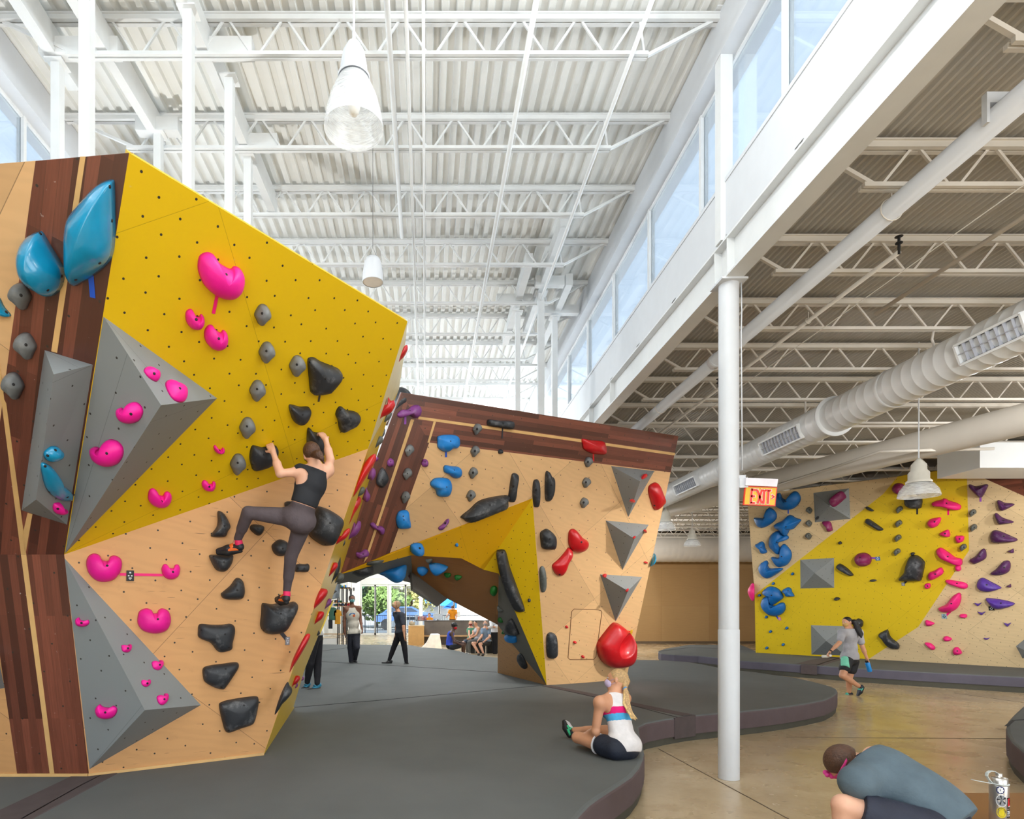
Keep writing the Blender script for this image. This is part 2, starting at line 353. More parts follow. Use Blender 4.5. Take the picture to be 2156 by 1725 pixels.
# ---------------------------------------------------------------- joists
def joist(x0, x1, ztop, zbot, cut0, cut1, pitch, label, group, m, seats=True):
    t = thing('roof_joist', label, 'joist', (x0, 0, 0), group)
    MB().box(x0, x1, -.045, -.008, ztop-.06, ztop).box(x0, x1, .008, .045, ztop-.06, ztop).box(x0, x1, -.06, .06, ztop-.012, ztop).build('top_chord', m, t)
    MB().box(x0+cut0, x1-cut1, -.04, -.01, zbot, zbot+.035).box(x0+cut0, x1-cut1, .01, .04, zbot, zbot+.035).build('bottom_chord', m, t)
    w = MB(); x = x0+cut0+.12; zb, zt = zbot+.02, ztop-.04
    w.bar((x0+.1, 0, ztop-.05), (x, 0, zb), .03)
    while x < x1-cut1-.1:
        xm = min(x+pitch/2, x1-.1); w.bar((x+.03, 0, zb), (xm-.03, 0, zt), .02); xe = min(x+pitch, x1-cut1); w.bar((xm+.03, 0, zt), (xe-.03, 0, zb), .02); x += pitch
    w.bar((x1-cut1, 0, zb), (x1-.1, 0, ztop-.05), .03); w.build('web', m, t); return t
pj = joist(-4.35, 2.98, 7.67, 7.26, .75, .75, .59, 'white open-web steel joist spanning the high main ceiling', 'joists under the high ceiling', white2)
for k in range(-1, 21):
    o = pj if k == -1 else copy_tree(pj); o.location.y = 6.14+1.24*k
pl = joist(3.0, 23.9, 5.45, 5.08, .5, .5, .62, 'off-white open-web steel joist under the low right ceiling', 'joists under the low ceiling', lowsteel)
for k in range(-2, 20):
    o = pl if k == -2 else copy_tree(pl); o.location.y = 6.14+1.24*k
# ---------------------------------------------------------------- landing mats
mat_top = pm('mat_vinyl_top', (100, 103, 102), .8, .07, 1.3, .25, 180, spec=.2)
mat_side = pm('mat_carpet_side', (92, 78, 80), .9, .08, 4, .3, 300)
mat_side2 = pm('mat_carpet_side_far', (88, 84, 96), .9, .08, 4, .3, 300)
mat_base = pm('mat_base', (74, 72, 62), .9, .1, 5)
strip_m = pm('mat_seam_cover', (82, 72, 72), .95, .08, 9, .3, 300)
seam_m = pm('mat_seam', (30, 30, 32), .8)
def mat_(name, label, poly, zt, side, base_h=.09, group=None):
    t = thing(name, label, 'mat', (sum(p[0] for p in poly)/len(poly), sum(p[1] for p in poly)/len(poly), 0), group)
    n = len(poly); r = .035; c = Vector((sum(p[0] for p in poly)/n, sum(p[1] for p in poly)/n, 0))
    q = [Vector((p[0], p[1], 0)) for p in poly]; nr = []
    A = sum(q[i].x*q[(i+1) % n].y-q[(i+1) % n].x*q[i].y for i in range(n)); sg = 1 if A > 0 else -1
    for i in range(n):
        d = (q[(i+1) % n]-q[i-1]).normalized(); nr.append(Vector((d.y, -d.x, 0))*sg)
    rings = []
    for z, k in ((base_h, 0), (zt-r, 0), (zt-r*.5, -r*.15), (zt-r*.15, -r*.45), (zt, -r)): rings.append([tuple(q[i]+nr[i]*k+Vector((0, 0, z))) for i in range(n)])
    v = [p for rg in rings for p in rg]; f = []; fm = []
    for k in range(4):
        for i in range(n): f.append((k*n+i, k*n+(i+1) % n, (k+1)*n+(i+1) % n, (k+1)*n+i)); fm.append(1 if k < 2 else 0)
    f.append(tuple(4*n+i for i in range(n))); fm.append(0)
    make('cover', v, f, None, t, mats=[mat_top, side], fm=fm)
    v = [tuple(q[i]-nr[i]*.02+Vector((0, 0, z))) for z in (0, base_h+.005) for i in range(n)]
    make('foam_base', v, [(i, (i+1) % n, n+(i+1) % n, n+i) for i in range(n)], mat_base, t); return t
def flatstrip(t, pts, w, m, z=.33, name='seam', h=.004):
    """strip of width w laid along points on a mat top"""
    P3 = [M(*p, z) if len(p) == 2 else Vector(p) for p in pts]; v = []; f = []
    for i, p in enumerate(P3):
        d = (P3[min(i+1, len(P3)-1)]-P3[max(i-1, 0)]); d.z = 0; d.normalize(); s = Vector((d.y, -d.x, 0))*w/2
        v += [tuple(p-s), tuple(p-s*.96+Vector((0, 0, h))), tuple(p+s*.96+Vector((0, 0, h))), tuple(p+s)]
    for i in range(len(P3)-1):
        for k in range(3): f.append((4*i+k, 4*i+k+1, 4*i+k+5, 4*i+k+4))
    return make(name, v, f, m, t)
edge = [M(*p) for p in [(1213, 1725), (1228, 1708), (1243, 1693), (1262, 1679), (1284, 1665), (1306, 1651), (1331, 1634), (1347, 1615), (1355, 1597), (1357, 1583)]]
edge = [Vector((.55, 2.2, 0)), Vector((.6, 2.9, 0)), Vector((.72, 3.4, 0)), Vector((.85, 3.75, 0))]+edge+[M(*p) for p in [(1352, 1562), (1347, 1545), (1345, 1530), (1362, 1522), (1400, 1515), (1445, 1508), (1512, 1502), (1560, 1498), (1610, 1493), (1656, 1487.6), (1702, 1480.6), (1737, 1473.7), (1755, 1465.5), (1762, 1459.5), (1763.5, 1454), (1760, 1449.5), (1744, 1443.5), (1707, 1434), (1670, 1426.5), (1633, 1421.7), (1594, 1416), (1555, 1412), (1514, 1406), (1480, 1399), (1447, 1394), (1400, 1391), (1326, 1389), (1200, 1387), (1048, 1385), (1023, 1383), (989, 1377.5), (975, 1373), (957, 1369), (930, 1366), (890, 1363.5), (860, 1358), (640, 1357)]]+[Vector((-12.5, 24.4, 0)), Vector((-12.5, 2.2, 0))]
m1 = mat_('landing_mat', 'huge grey padded landing mat under both front climbing walls with curved purple-brown edge', edge, .33, mat_side)
flatstrip(m1, [(1150, 1444.4), (1230, 1460), (1335, 1483.5), (1400, 1497), (1450, 1507)], .2, strip_m, name='seam_cover')
_e = [M(1418, 1511.5), M(1462, 1506)]
_d = (_e[1]-_e[0]).normalized(); _nn = Vector((_d.y, -_d.x, 0))
MB().prism([_e[0]+_nn*.0, _e[1]+_nn*.0, Vector((_e[1].x, _e[1].y, .06)), Vector((_e[0].x, _e[0].y, .06))], _nn*.02).build('seam_cover', strip_m, m1)
flatstrip(m1, [(205, 1629), (140, 1662), (40, 1712), (-40, 1752)], .34, strip_m, name='seam_cover')
flatstrip(m1, [(219, 1630), (170, 1655), (46, 1725)], .012, seam_m)
flatstrip(m1, [(620, 1490), (800, 1475), (1150, 1443)], .02, seam_m)
flatstrip(m1, [(640, 1391.5), (830, 1402), (1047, 1416)], .05, seam_m)
flatstrip(m1, [(640, 1376), (735, 1364)], .05, seam_m)
flatstrip(m1, [(1151, 1446), (1335, 1487), (1426, 1511)], .012, seam_m)
m2e = [M(*p) for p in [(1386, 1374.5), (1392, 1376.5), (1420, 1379), (1470, 1381), (1511, 1385), (1555, 1391), (1620, 1395), (1685, 1399.4), (1720, 1401.5), (1800, 1407), (1940, 1415), (2040, 1420), (2156, 1426), (2400, 1440)]]+[Vector((17.5, 15, 0)), M(2156, 1404), M(2037, 1396), M(1800, 1384), M(1592, 1372), M(1580, 1366), M(1560, 1358), M(1450, 1358), M(1400, 1366), M(1386, 1371)]
m2 = mat_('landing_mat', 'long far landing mat with purple-grey side below the yellow wall on the right', m2e, .33, mat_side2, .12)
flatstrip(m2, [(1770, 1384), (1730, 1392), (1703, 1400)], .6, strip_m, name='seam_cover')
flatstrip(m2, [(1772, 1385), (1740, 1394), (1721, 1401)], .03, seam_m)
flatstrip(m2, [(1386, 1372), (1450, 1364), (1590, 1368)], .05, seam_m)
_e = [M(1686, 1399.6), M(1720, 1401.6)]
MB().prism([_e[0], _e[1], Vector((_e[1].x, _e[1].y, .1)), Vector((_e[0].x, _e[0].y, .1))], Vector((-.01, -.02, 0))).build('seam_cover', strip_m, m2)
m3 = mat_('landing_mat', 'near end of a purple-edged mat cut off by the right picture edge', [M(*p) for p in [(2119, 1545), (2118, 1530), (2122, 1517), (2135, 1503), (2156, 1484), (2300, 1470), (2500, 1500), (2400, 1640), (2156, 1584), (2130, 1562)]], .33, mat_side)
flatstrip(m3, [(2118, 1530), (2134, 1517), (2200, 1514)], .03, seam_m)
tag(MB().box(15.9, 17.6, 24.6, 25.8, 0, .62).build('bench', pm('black_vinyl', (28, 28, 30), .5)), 'low black padded box beside the left edge of the far yellow wall', 'bench')
# ---------------------------------------------------------------- climbing walls
def panel(name, pl, pts, m, parent, thick=.05, uvrot=0, label=None, off=(0, 0)):
    """sheet of board cut to the outline, with thickness behind its face"""
    q = [pl.hit(x, y) if len(p) == 2 else Vector(p) for p in pts for (x, y) in ([p] if len(p) == 2 else [(0, 0)])]
    n = len(q); uv = [pl.uv(p) for p in q]; ar = sum(uv[i][0]*uv[(i+1) % n][1]-uv[(i+1) % n][0]*uv[i][1] for i in range(n))
    if ar < 0: q = q[::-1]; uv = uv[::-1]
    c, s = math.cos(uvrot), math.sin(uvrot)
    v = [tuple(p) for p in q]+[tuple(p-pl.n*thick) for p in q]
    U = [(u*c-w*s+off[0], u*s+w*c+off[1]) for u, w in uv]*2
    f = [tuple(range(n)), tuple(range(2*n-1, n-1, -1))]+[((i+1) % n, i, n+i, n+(i+1) % n) for i in range(n)]
    return make(name, v, f, m, parent, uvs=U, label=label)
def inlay(pl, pts, parent, m=None, name='stripe', h=.003):
    return panel(name, Plane(pl.p+pl.n*h, pl.p+pl.n*h+pl.u, pl.p+pl.n*h+pl.v), pts, m or stripe, parent, h)
def V_(x, y, h): return Vector((x, y, CZ+h))
# wall one: the big left overhang
B0 = V_(-2.78, 5.03, -1.37); B1 = V_(-1.53, 5.77, -1.37); B2 = V_(-1.845, 8.59, -1.37); K = V_(-2.78, 4.69, .43)
F1L = Plane(B0, B0+Vector((-1, 0, 0)), K); F2L = Plane(B0, B1, K); Cc = F2L.hit(775, 945)
T1 = P(272, 322, 3.13); F2U = Plane(K, Cc, T1); F1U = Plane(K, K+Vector((-1, 0, 0)), T1)
F3 = Plane(B1, B2, Cc); T2 = F2U.hit(858, 677); F3T = Plane(Cc, T2, F3.hit(840, 820))
w1 = thing('climbing_wall', 'tall overhanging yellow, plywood and dark wood climbing wall on the left', 'climbing wall', (-2.2, 5.6, .33))
kx = (135, 1168)
panel('plywood_panel', F1U, [(-40, 348), (74.8, 339), (17, 756), (-12, 980), (-40, 1168)], ply, w1)
panel('plywood_panel', F1U, [(74.8, 339), (74.8, 339), (40, 589), (12, 437)][:0] or [(-40, 1167), (-12, 980), (-13, 1168)], ply, w1)
ax = math.atan2(1, 0)
def ang(pl, a, b):
    u0, v0 = pl.px(*a); u1, v1 = pl.px(*b); return -math.atan2(v1-v0, u1-u0)
panel('hardwood_panel', F1U, [(74.8, 339), (272, 322), kx, (-13, 1168), (-12, 980), (17, 756)], wood, w1, uvrot=ang(F1U, kx, (272, 322)))
panel('hardwood_panel', F1L, [(-13, 1168), kx, (187, 1633), (36, 1630), (0, 1382)], wood, w1, uvrot=PI/2)
panel('plywood_panel', F1L, [(-60, 1168), (-13, 1168), (0, 1382), (36, 1630), (-60, 1629)], ply2, w1)
inlay(F1U, ZS('a', '485,85 518,85 345,1275 310,1265'), w1)
inlay(F1U, ZS('c', '200,795 235,805 186,1090 163,1000 165,950'), w1)
inlay(F1U, [(-4, 740), (9, 842), (13, 850)]+ZS('c', '172,945 190,1096 152,1096 12,0')+[(-14, 790)], w1)
inlay(F1L, ZS('c', '152,1097 190,1097')+ZS('d', '416,1388 381,1388'), w1)
panel('yellow_panel', F2U, [(272, 322), (858, 677), (775, 945), kx], yel, w1)
panel('plywood_panel', F2L, [kx, (775, 945), (555, 1590), (187, 1633)], ply2, w1, off=(.55, .2))
redge = [(840, 820), (816, 881), (777, 1013), (718, 1205), (682, 1310), (641, 1411), (618, 1489)]
panel('edge_panel', F3, [(775, 945), (840, 820)]+redge[1:]+[tuple(B2), tuple(B1)], yels, w1)
panel('edge_panel', F3T, [(775, 945), (858, 677), (850, 755), (840, 820)], panel_mat('pale_edge_wood', (226, 210, 160), nut=False, pitch=.3), w1)
MB().prism([T1+Vector((-.1,.16,-.005)), T2+Vector((-.16,.02,-.005)), T2+Vector((-.6, 1.6, -.005)), T1+Vector((-2.4, 1.0, -.005)), F1U.hit(-40, 348)+Vector((0,.1,-.005))], Vector((0, 0, -.02))).build('top_deck', ply, w1)
MB().bar(B0+Vector((-1.6, .0, .012)), B0+Vector((0, .0, .012)), .03, .024).bar(B0+Vector((0, 0, .012)), B1+Vector((0, 0, .012)), .03, .024).build('base_trim', stripe, w1)
# wall two: the arch
W2p0 = V_(2.22, 11.14, -1.37); t2 = Vector((.909, .416, 0)); W2 = Plane(W2p0, W2p0+t2, V_(-.165, 8.19, 2.9))
w2 = thing('climbing_wall', 'arched plywood climbing wall with dark wood top band and yellow prow behind the seated woman', 'climbing wall', (2.2, 11.2, .33))
panel('hardwood_panel', W2, [(845, 826.5), (1428.5, 918.5), (1411.8, 994.8), (903.7, 932.2)], wood, w2, uvrot=ang(W2, (903.7, 932.2), (1411.8, 994.8)))
panel('hardwood_panel', W2, [(845, 826.5), (903.7, 932.2), (820.8, 1164.5), (708, 1212), (760, 1050)], wood, w2, uvrot=ang(W2, (820.8, 1164), (903.7, 932.2)))
panel('plywood_panel', W2, [(903.7, 932.2), (1411.8, 994.8), (1320, 1424), (1318, 1431), (1205, 1440), (1151, 1443.5), (1121, 1049.5), (820.8, 1164.5)], ply, w2, off=(.3, .9))
for s in ('630,224 1607,360 1607,384 630,246', '570,246 597,251 210,1395 180,1430', '757,265 776,268 723,441 706,440'): inlay(W2, ZS('h', s), w2)
inlay(W2, [(1129.9, 912), (1421.8, 954), (1420.4, 959.4), (1129.9, 918)], w2)
A1 = (708.5, 1212); A2 = (1121, 1049.5); Mm = P(1018.5, 1200, 10.35)
Y1p = Plane(W2.hit(*A1), W2.hit(*A2), Mm); Y2p = Plane(W2.hit(*A2), W2.hit(1151, 1443.5), Mm)
lo = [(865.4, 1169.5), (971.3, 1175.9), (1018.5, 1200)]
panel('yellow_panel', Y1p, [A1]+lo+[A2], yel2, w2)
panel('yellow_panel', Y2p, [A2, (1018.5, 1200), (1050, 1208), (1151, 1443.5)], yel, w2)
Lk = Plane(Y2p.hit(1151, 1443.5), Y2p.hit(1050, 1208), M(1048, 1417))
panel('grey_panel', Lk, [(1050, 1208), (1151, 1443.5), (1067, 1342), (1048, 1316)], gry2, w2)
panel('plywood_panel', Lk, [(1048, 1316), (1067, 1342), (1151, 1443.5), (1048, 1417)], ply2, w2)
Ce = Plane(Y2p.hit(1050, 1208), Mm, Lk.hit(1048, 1316))
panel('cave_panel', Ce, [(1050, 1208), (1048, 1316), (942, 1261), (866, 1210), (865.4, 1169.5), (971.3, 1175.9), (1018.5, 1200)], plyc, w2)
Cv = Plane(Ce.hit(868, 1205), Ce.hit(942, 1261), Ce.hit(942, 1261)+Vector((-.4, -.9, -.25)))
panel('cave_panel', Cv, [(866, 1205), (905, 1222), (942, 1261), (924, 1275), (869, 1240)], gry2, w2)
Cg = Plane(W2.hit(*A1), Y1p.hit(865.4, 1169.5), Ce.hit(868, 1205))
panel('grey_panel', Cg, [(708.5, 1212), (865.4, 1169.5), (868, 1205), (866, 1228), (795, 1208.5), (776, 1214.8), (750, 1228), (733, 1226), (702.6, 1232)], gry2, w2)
for nm, pl, q in (('Ce', Ce, (942, 1261)), ('Ce', Ce, (865, 1170)), ('Cg', Cg, (702, 1232)), ('Lk', Lk, (1048, 1316)), ('Cv', Cv, (924, 1275)), ('F2U', F2U, (858, 677)), ('F3', F3, (618, 1489)), ('W2', W2, (1318, 1431)), ('W2', W2, (1428, 918))): print('DEPTH', nm, q, [round(c, 2) for c in pl.hit(*q)])
tl, tr = W2.hit(845, 826.5), W2.hit(1428.5, 918.5)
MB().prism([q+Vector((0,.1,-.005)) for q in (tl, tr, tr+Vector((-.3, 1.2, 0)), tl+Vector((-.3, 1.2, 0)))], Vector((0, 0, -.04))).build('top_deck', ply, w2)
_r0, _r1 = W2.hit(1428.5, 918.5), W2.hit(1319, 1428)
MB().prism([_r0, _r1, _r1+Vector((-1.2, 1.6, 0)), _r0+Vector((-1.2, 1.4, 0))], Vector((-.04, 0, 0))).build('side_panel', ply2, w2)
h1 = W2.hit(1204, 1285); MB().tube([W2.hit(*q)+W2.n*.003 for q in ZS('i', '525,1175 670,1180 684,1186 686,1200 652,1455 640,1470 500,1471 489,1460 510,1190 525,1175')], .006, 5).build('access_hatch_edge', pm('hatch_line', (120, 80, 44), .7), w2)
# wall three: far right
W3a = Plane(M(1591, 1374.6), M(2036.7, 1400), P(1573, 1042, 18.2)); c3 = W3a.hit(2035.5, 984)
W3b = Plane(M(2036.7, 1400), M(2156, 1407), c3)
w3 = thing('climbing_wall', 'far yellow and pale plywood climbing wall with dark wood corner on the right', 'climbing wall', (13, 16.5, .33))
panel('plywood_panel', W3a, [(1573, 1042), (1634, 1036), (1890, 1004), (1860, 1040), (1589, 1253)], plypale, w3)
panel('yellow_panel', W3a, [(1589, 1253), (1860, 1040), (1890, 1004), (1904, 1001), (2035.5, 984), (2040.5, 1159), (1933.4, 1320.4), (1827, 1389.5), (1591, 1375)], yel3, w3)
panel('plywood_panel', W3a, [(2040.5, 1159), (2036.7, 1400), (1827, 1389.5), (1933.4, 1320.4)], plypale, w3, off=(.4, .7))
panel('plywood_panel', W3b, [(2035.5, 991), (2156, 1045), (2230, 1078), (2230, 1411), (2036.7, 1400), (2040.5, 1159)], plypale, w3, off=(.9, .1))
panel('hardwood_panel', W3b, [(2035.5, 982), (2081, 980), (2156, 985), (2230, 990), (2230, 1078), (2156, 1045), (2035.5, 991)], wood, w3)
_a, _c = W3a.hit(1573, 1042), c3
MB().prism([q+Vector((.1,.1,-.005)) for q in (_a, _c, _c+Vector((1.5, 1.2, 0)), _a+Vector((1.5, 1.2, 0)))], Vector((0, 0, -.04))).build('top_deck', ply, w3)
# ---------------------------------------------------------------- angular volumes
class Fac(Plane): pass
VOLS = {}
def volume(key, label, pl, base, apex, lift, m=gry, group=None, name='climbing_volume'):
    q = [pl.hit(*p) for p in base]; ap = []
    for p in apex: ap.append(pl.hit(*p, lift))
    allv = q+ap; n = len(q); v = []; f = []; U = []; fl = []
    if len(ap) == 1: fs = [(i, (i+1) % n, n) for i in range(n)]
    else: fs = [(0, 1, n), (1, 2, n+1, n), (2, 3, n+1), (3, 0, n, n+1)]
    for fa in fs:
        b = len(v); pts = [allv[i] for i in fa]; fp = Plane(pts[0], pts[1], pts[2]); fl.append(fp); v += [tuple(p) for p in pts]; U += [fp.uv(p) for p in pts]; f.append(tuple(range(b, b+len(pts))))
    b = len(v); v += [tuple(p) for p in q]; U += [(0, 0)]*n; f.append(tuple(range(b, b+n)))
    o = make(name, v, f, m, None, uvs=U, origin=sum((Vector(p) for p in q), Vector())/n); tag(o, label, 'climbing volume', group); VOLS[key] = fl; return o
volume('V0', 'long grey wedge volume with blue holds on the dark wood face at left', F1U, [(93.9, 737.4), (195.4, 768.4), (141.2, 1105), (45.5, 1074.7)], [(113, 788.5), (76, 1052)], .3)
volume('V1', 'largest grey three-sided volume across the yellow face at left', F2U, [(218, 667), (457.2, 838.9), (137, 1166)], [(339, 853.5)], .42)
volume('V2', 'grey three-sided volume on the plywood foot of the left wall', F2L, [(136, 1176), (423, 1485), (188.5, 1620)], [(304.8, 1495.8)], .38)
volume('V00', 'sliver of a blue-grey volume at the left picture edge', F1L, [(-50, 1330), (-6, 1375), (9.7, 1449), (-50, 1460)], [(-20, 1410)], .2)
for k, s, ap, lb in (('T1', '742,338 995,367 842,638', (912, 428), 'topmost grey triangle volume on the arched wall'), ('T2', '710,657 962,682 808,948', (878, 765), 'middle grey triangle volume on the arched wall'), ('T3', '677,972 923,988 768,1248', (840, 1070), 'lowest grey triangle volume, just above the big red hold')):
    volume(k, lb, W2, ZS('i', s), Z('i', ap), .42, group='triangle volumes down the right of the arched wall')
volume('P1', 'grey square pyramid volume carrying a purple hold near the EXIT sign', W3a, ZS('m', '1095,368 1570,308 1588,715 1115,762'), Z('m', (1310, 545)), .35)
volume('P2', 'grey square pyramid volume in the middle of the far yellow wall', W3a, ZS('m', '918,1262 1370,1237 1372,1637 922,1645'), Z('m', (1110, 1440)), .35)
volume('P3', 'pale grey pyramid volume low on the far yellow wall behind the walking woman', W3a, ZS('n', '903,630 1300,640 1302,975 908,963'), Z('n', (1075, 808)), .35)
volume('P4', 'blue-grey volume at the far right foot of the plywood wall', W3b, [(2139, 1361), (2165, 1340), (2180, 1395), (2152, 1385)], [(2158, 1370)], .2)

# slices of a further climbing wall seen past the narrow yellow edge
t = thing('climbing_wall', 'sliver of a grey and yellow climbing wall beyond the narrow yellow edge', 'climbing wall', tuple(P(700, 1300, 9.6)))
MB().prism([P(*q, 9.6) for q in ZS('p', '150,1100 245,600 330,560 430,545 415,700 395,900 210,935')], Vector((-.1, .6, 0))).build('grey_panel', pm('pale_volume', (150, 160, 168), .6), t)
MB().prism([P(*q, 9.5) for q in ZS('q', '455,165 440,205 300,560 240,700 190,640 330,330')], Vector((-.1, .5, 0))).build('yellow_panel', pm('pale_yellow', (226, 196, 70), .45), t)
MB().prism([P(*q, 9.45) for q in ZS('p', '205,835 245,705 320,745 250,800')], Vector((0, .1, 0))).build('dark_patch', gry2, t)
# ---------------------------------------------------------------- climbing holds
from mathutils.bvhtree import BVHTree
def hm(name, rgb, chalk=.35, rough=.5, coat=0):
    m, nt, ns, ls, b = nodes_of(name); c = lin(rgb); g = N(nt, 'NewGeometry'); p = g.outputs['Position']
    col = mix(nt, ramp(nt, noise(nt, p, 4, 3), .35, .7), mul(c, .88), mul(c, 1.1))
    if chalk: col = mix(nt, ramp(nt, noise(nt, p, 9, 6, .7), .52, .8, 0, chalk), col, (.5, .5, .5))
    ls.new(col, b.inputs['Base Color']); b.inputs['Roughness'].default_value = rough; b.inputs['Coat Weight'].default_value = coat; b.inputs['Coat Roughness'].default_value = .15
    bp = N(nt, 'Bump'); bp.inputs['Strength'].default_value = .25 if not coat else .03; bp.inputs['Distance'].default_value = .004; ls.new(noise(nt, p, 150, 3), bp.inputs['Height']); ls.new(bp.outputs[0], b.inputs['Normal'])
    return m
HM = dict(pink=hm('pink_hold', (240, 16, 150), .0), blk=hm('black_hold', (44, 46, 50), .32), gr=hm('grey_hold', (112, 114, 114), .2), gg=hm('grey_textured_hold', (92, 96, 92), .3),
          teal=hm('glossy_blue_hold', (12, 140, 184), .0, .25, .6), bl=hm('blue_hold', (24, 128, 206), .25), red=hm('red_hold', (196, 18, 26), .06, .38, .2), pur=hm('purple_hold', (126, 58, 128), .25),
          dp=hm('dark_purple_hold', (78, 28, 84), .3), vio=hm('violet_hold', (84, 48, 150), .15), mag=hm('magenta_hold', (132, 24, 84), .3), grn=hm('green_hold', (24, 110, 34), .1), p2=hm('far_pink_hold', (232, 24, 120), .05), b2=hm('far_blue_hold', (8, 104, 176), .15))
bolt_m = pm('bolt_recess', (22, 20, 20), .6)
def area_c(q):
    A = cx = cy = 0
    for i in range(len(q)):
        a, b = q[i-1], q[i]; k = a[0]*b[1]-b[0]*a[1]; A += k; cx += (a[0]+b[0])*k; cy += (a[1]+b[1])*k
    return (cx/(3*A), cy/(3*A)), A/2
def smooth_loop(q, per=4):
    n = len(q); out = []
    for i in range(n):
        p0, p1, p2, p3 = q[i-1], q[i], q[(i+1) % n], q[(i+2) % n]
        for k in range(per):
            t = k/per; out.append(tuple(.5*((2*p1[a])+(-p0[a]+p2[a])*t+(2*p0[a]-5*p1[a]+4*p2[a]-p3[a])*t*t+(-p0[a]+3*p1[a]-3*p2[a]+p3[a])*t**3) for a in (0, 1)))
    return out
def dome(name, pl, px, h, m, p=2.0, c=None, peak=None, both=False, parent=None, per=4, wob=0.0, ts=None):
    q = [pl.px(*a) for a in px]; (cx, cy), A = area_c(q)
    if A < 0: q = q[::-1]
    if c: cx, cy = pl.px(*c)
    pk = pl.px(*peak) if peak else (cx, cy)
    q = smooth_loop(q, per); n = len(q); ts = ts or [0, .04, .12, .24, .4, .58, .78]; v = []; f = []
    def shell(sg, flip):
        b = len(v)
        for t in ts:
            hh = h*(1-(1-t)**p)**(1/p)*sg; ox = cx+(pk[0]-cx)*t; oy = cy+(pk[1]-cy)*t
            for i, (x, y) in enumerate(q):
                w = 1+wob*math.sin(3.1*i/n*2*PI+cx*7)*t
                v.append(tuple(pl.at(ox+(x-cx)*(1-t), oy+(y-cy)*(1-t), hh*w)))
        v.append(tuple(pl.at(pk[0], pk[1], h*sg))); e = len(v)-1
        for k in range(len(ts)-1):
            for i in range(n):
                a = (b+k*n+i, b+k*n+(i+1) % n, b+(k+1)*n+(i+1) % n, b+(k+1)*n+i); f.append(a[::-1] if flip else a)
        for i in range(n):
            a = (b+(len(ts)-1)*n+i, b+(len(ts)-1)*n+(i+1) % n, e); f.append(a[::-1] if flip else a)
        return b
    b = shell(1, False)
    if both: shell(-1, True)
    else: f.append(tuple(range(n))[::-1])
    return make(name, v, f, m, parent, smooth=True, origin=tuple(pl.at(cx, cy, 0)) if parent is None else None), v, f
def bolt(o, v, f, px, r=.011):
    bv = BVHTree.FromPolygons([Vector(a) for a in v], f); og = Vector((0, 0, CZ)); d = Vector(((px[0]-CX)/F, 1, (CY-px[1])/F)).normalized()
    loc, nr, i, ds = bv.ray_cast(og, d)
    if loc is None: return
    if nr.dot(d) > 0: nr = -nr
    x, y, zz = frame_from(nr); mb = MB(); mb.lathe(loc+nr*-.004, [(0, .007), (r*.75, .007), (r, .0055), (r, 0)], 10, nr); mb.build('bolt_hole', bolt_m, o, True)
HOLDS = []
def hold(label, pl, px, h, m, bolts=None, group=None, p=2.0, peak=None, both=False, c=None, r=None, **kw):
    o, v, f = dome('climbing_hold', pl, px, h, HM[m] if isinstance(m, str) else m, p, c, peak, both, **kw)
    tag(o, label, 'climbing hold', group)
    if bolts is None:
        xs = [a[0] for a in px]; ys = [a[1] for a in px]; bolts = [((min(xs)+max(xs))/2+1.5, (min(ys)+max(ys))/2+1)]
    d = (pl.hit(*px[0])-Vector((0, 0, CZ))).length
    for b in bolts: bolt(o, v, f, b, r or (.009 if d < 9 else .018))
    HOLDS.append(o); return o
def lens(label, px, w, m, pl=None, at=None, group=None, face=None, p=2.0):
    """a hold seen side-on: its outline stands out from the panel, domed to both sides"""
    a = at or min(px); p0 = (pl or F3).hit(*a)
    Q = Plane(p0, p0+(pl or F3).v, p0+(pl or F3).n) if face is None else Plane(p0, p0+Vector((1, 0, 0)), p0+Vector((0, 0, 1)))
    o, v, f = dome('climbing_hold', Q, px, w, HM[m], p, both=True); tag(o, label, 'climbing hold', group); HOLDS.append(o); return o
EGG = [(-.9, -.35), (-.6, -.85), (-.1, -1), (.4, -.85), (.85, -.3), (1, .1), (.75, .55), (.45, 1), (.1, .75), (-.3, .45), (-.8, .1)]
def egg(label, pl, f, x, y, sx, sy, h, mx=1, group=None, m='gr'):
    x, y = Z(f, (x, y))[0]; px = [(x+mx*a*sx, y+b*sy) for a, b in EGG]
    return hold(label, pl, px, h, m, bolts=[(x+mx*-.05*sx, y-.05*sy)], group=group, p=2.4, peak=(x, y-sy*.3))
def tape(label, pl, a, b, w, m, tagc=None):
    """strip of tape between two places on a panel"""
    p, q = pl.hit(*a), pl.hit(*b); o = MB().bar(p+pl.n*.004, q+pl.n*.004, w, .002, pl.n).build('tape_strip', m); tag(o, label, 'tape'); return o
def rtag(label, pl, c, w, hh, m, face=None):
    p = pl.hit(*c)+pl.n*.006; t = thing('route_tag', label, 'tag', tuple(p))
    MB().obox(p, pl.u, pl.v, pl.n, w/2, hh/2, .003).build('plate', m, t)
    fm = pm('tag_print', (210, 212, 214), .5) if face is None else face; mb = MB()
    for dx in (-.2, .2): mb.obox(p+pl.u*(dx*w)+pl.v*(-.0*hh)+pl.n*.0035, pl.u, pl.v, pl.n, w*.1, w*.1, .0008)
    mb.obox(p+pl.v*(-.22*hh)+pl.n*.0035, pl.u, pl.v, pl.n, w*.2, hh*.05, .0008).obox(p+pl.v*(-.36*hh)+pl.n*.0035, pl.u, pl.v, pl.n, w*.1, hh*.03, .0008).obox(p+pl.v*(.3*hh)+pl.n*.0035, pl.u, pl.v, pl.n, w*.12, w*.12, .0008)
    mb.build('printed_face', fm, t); return t
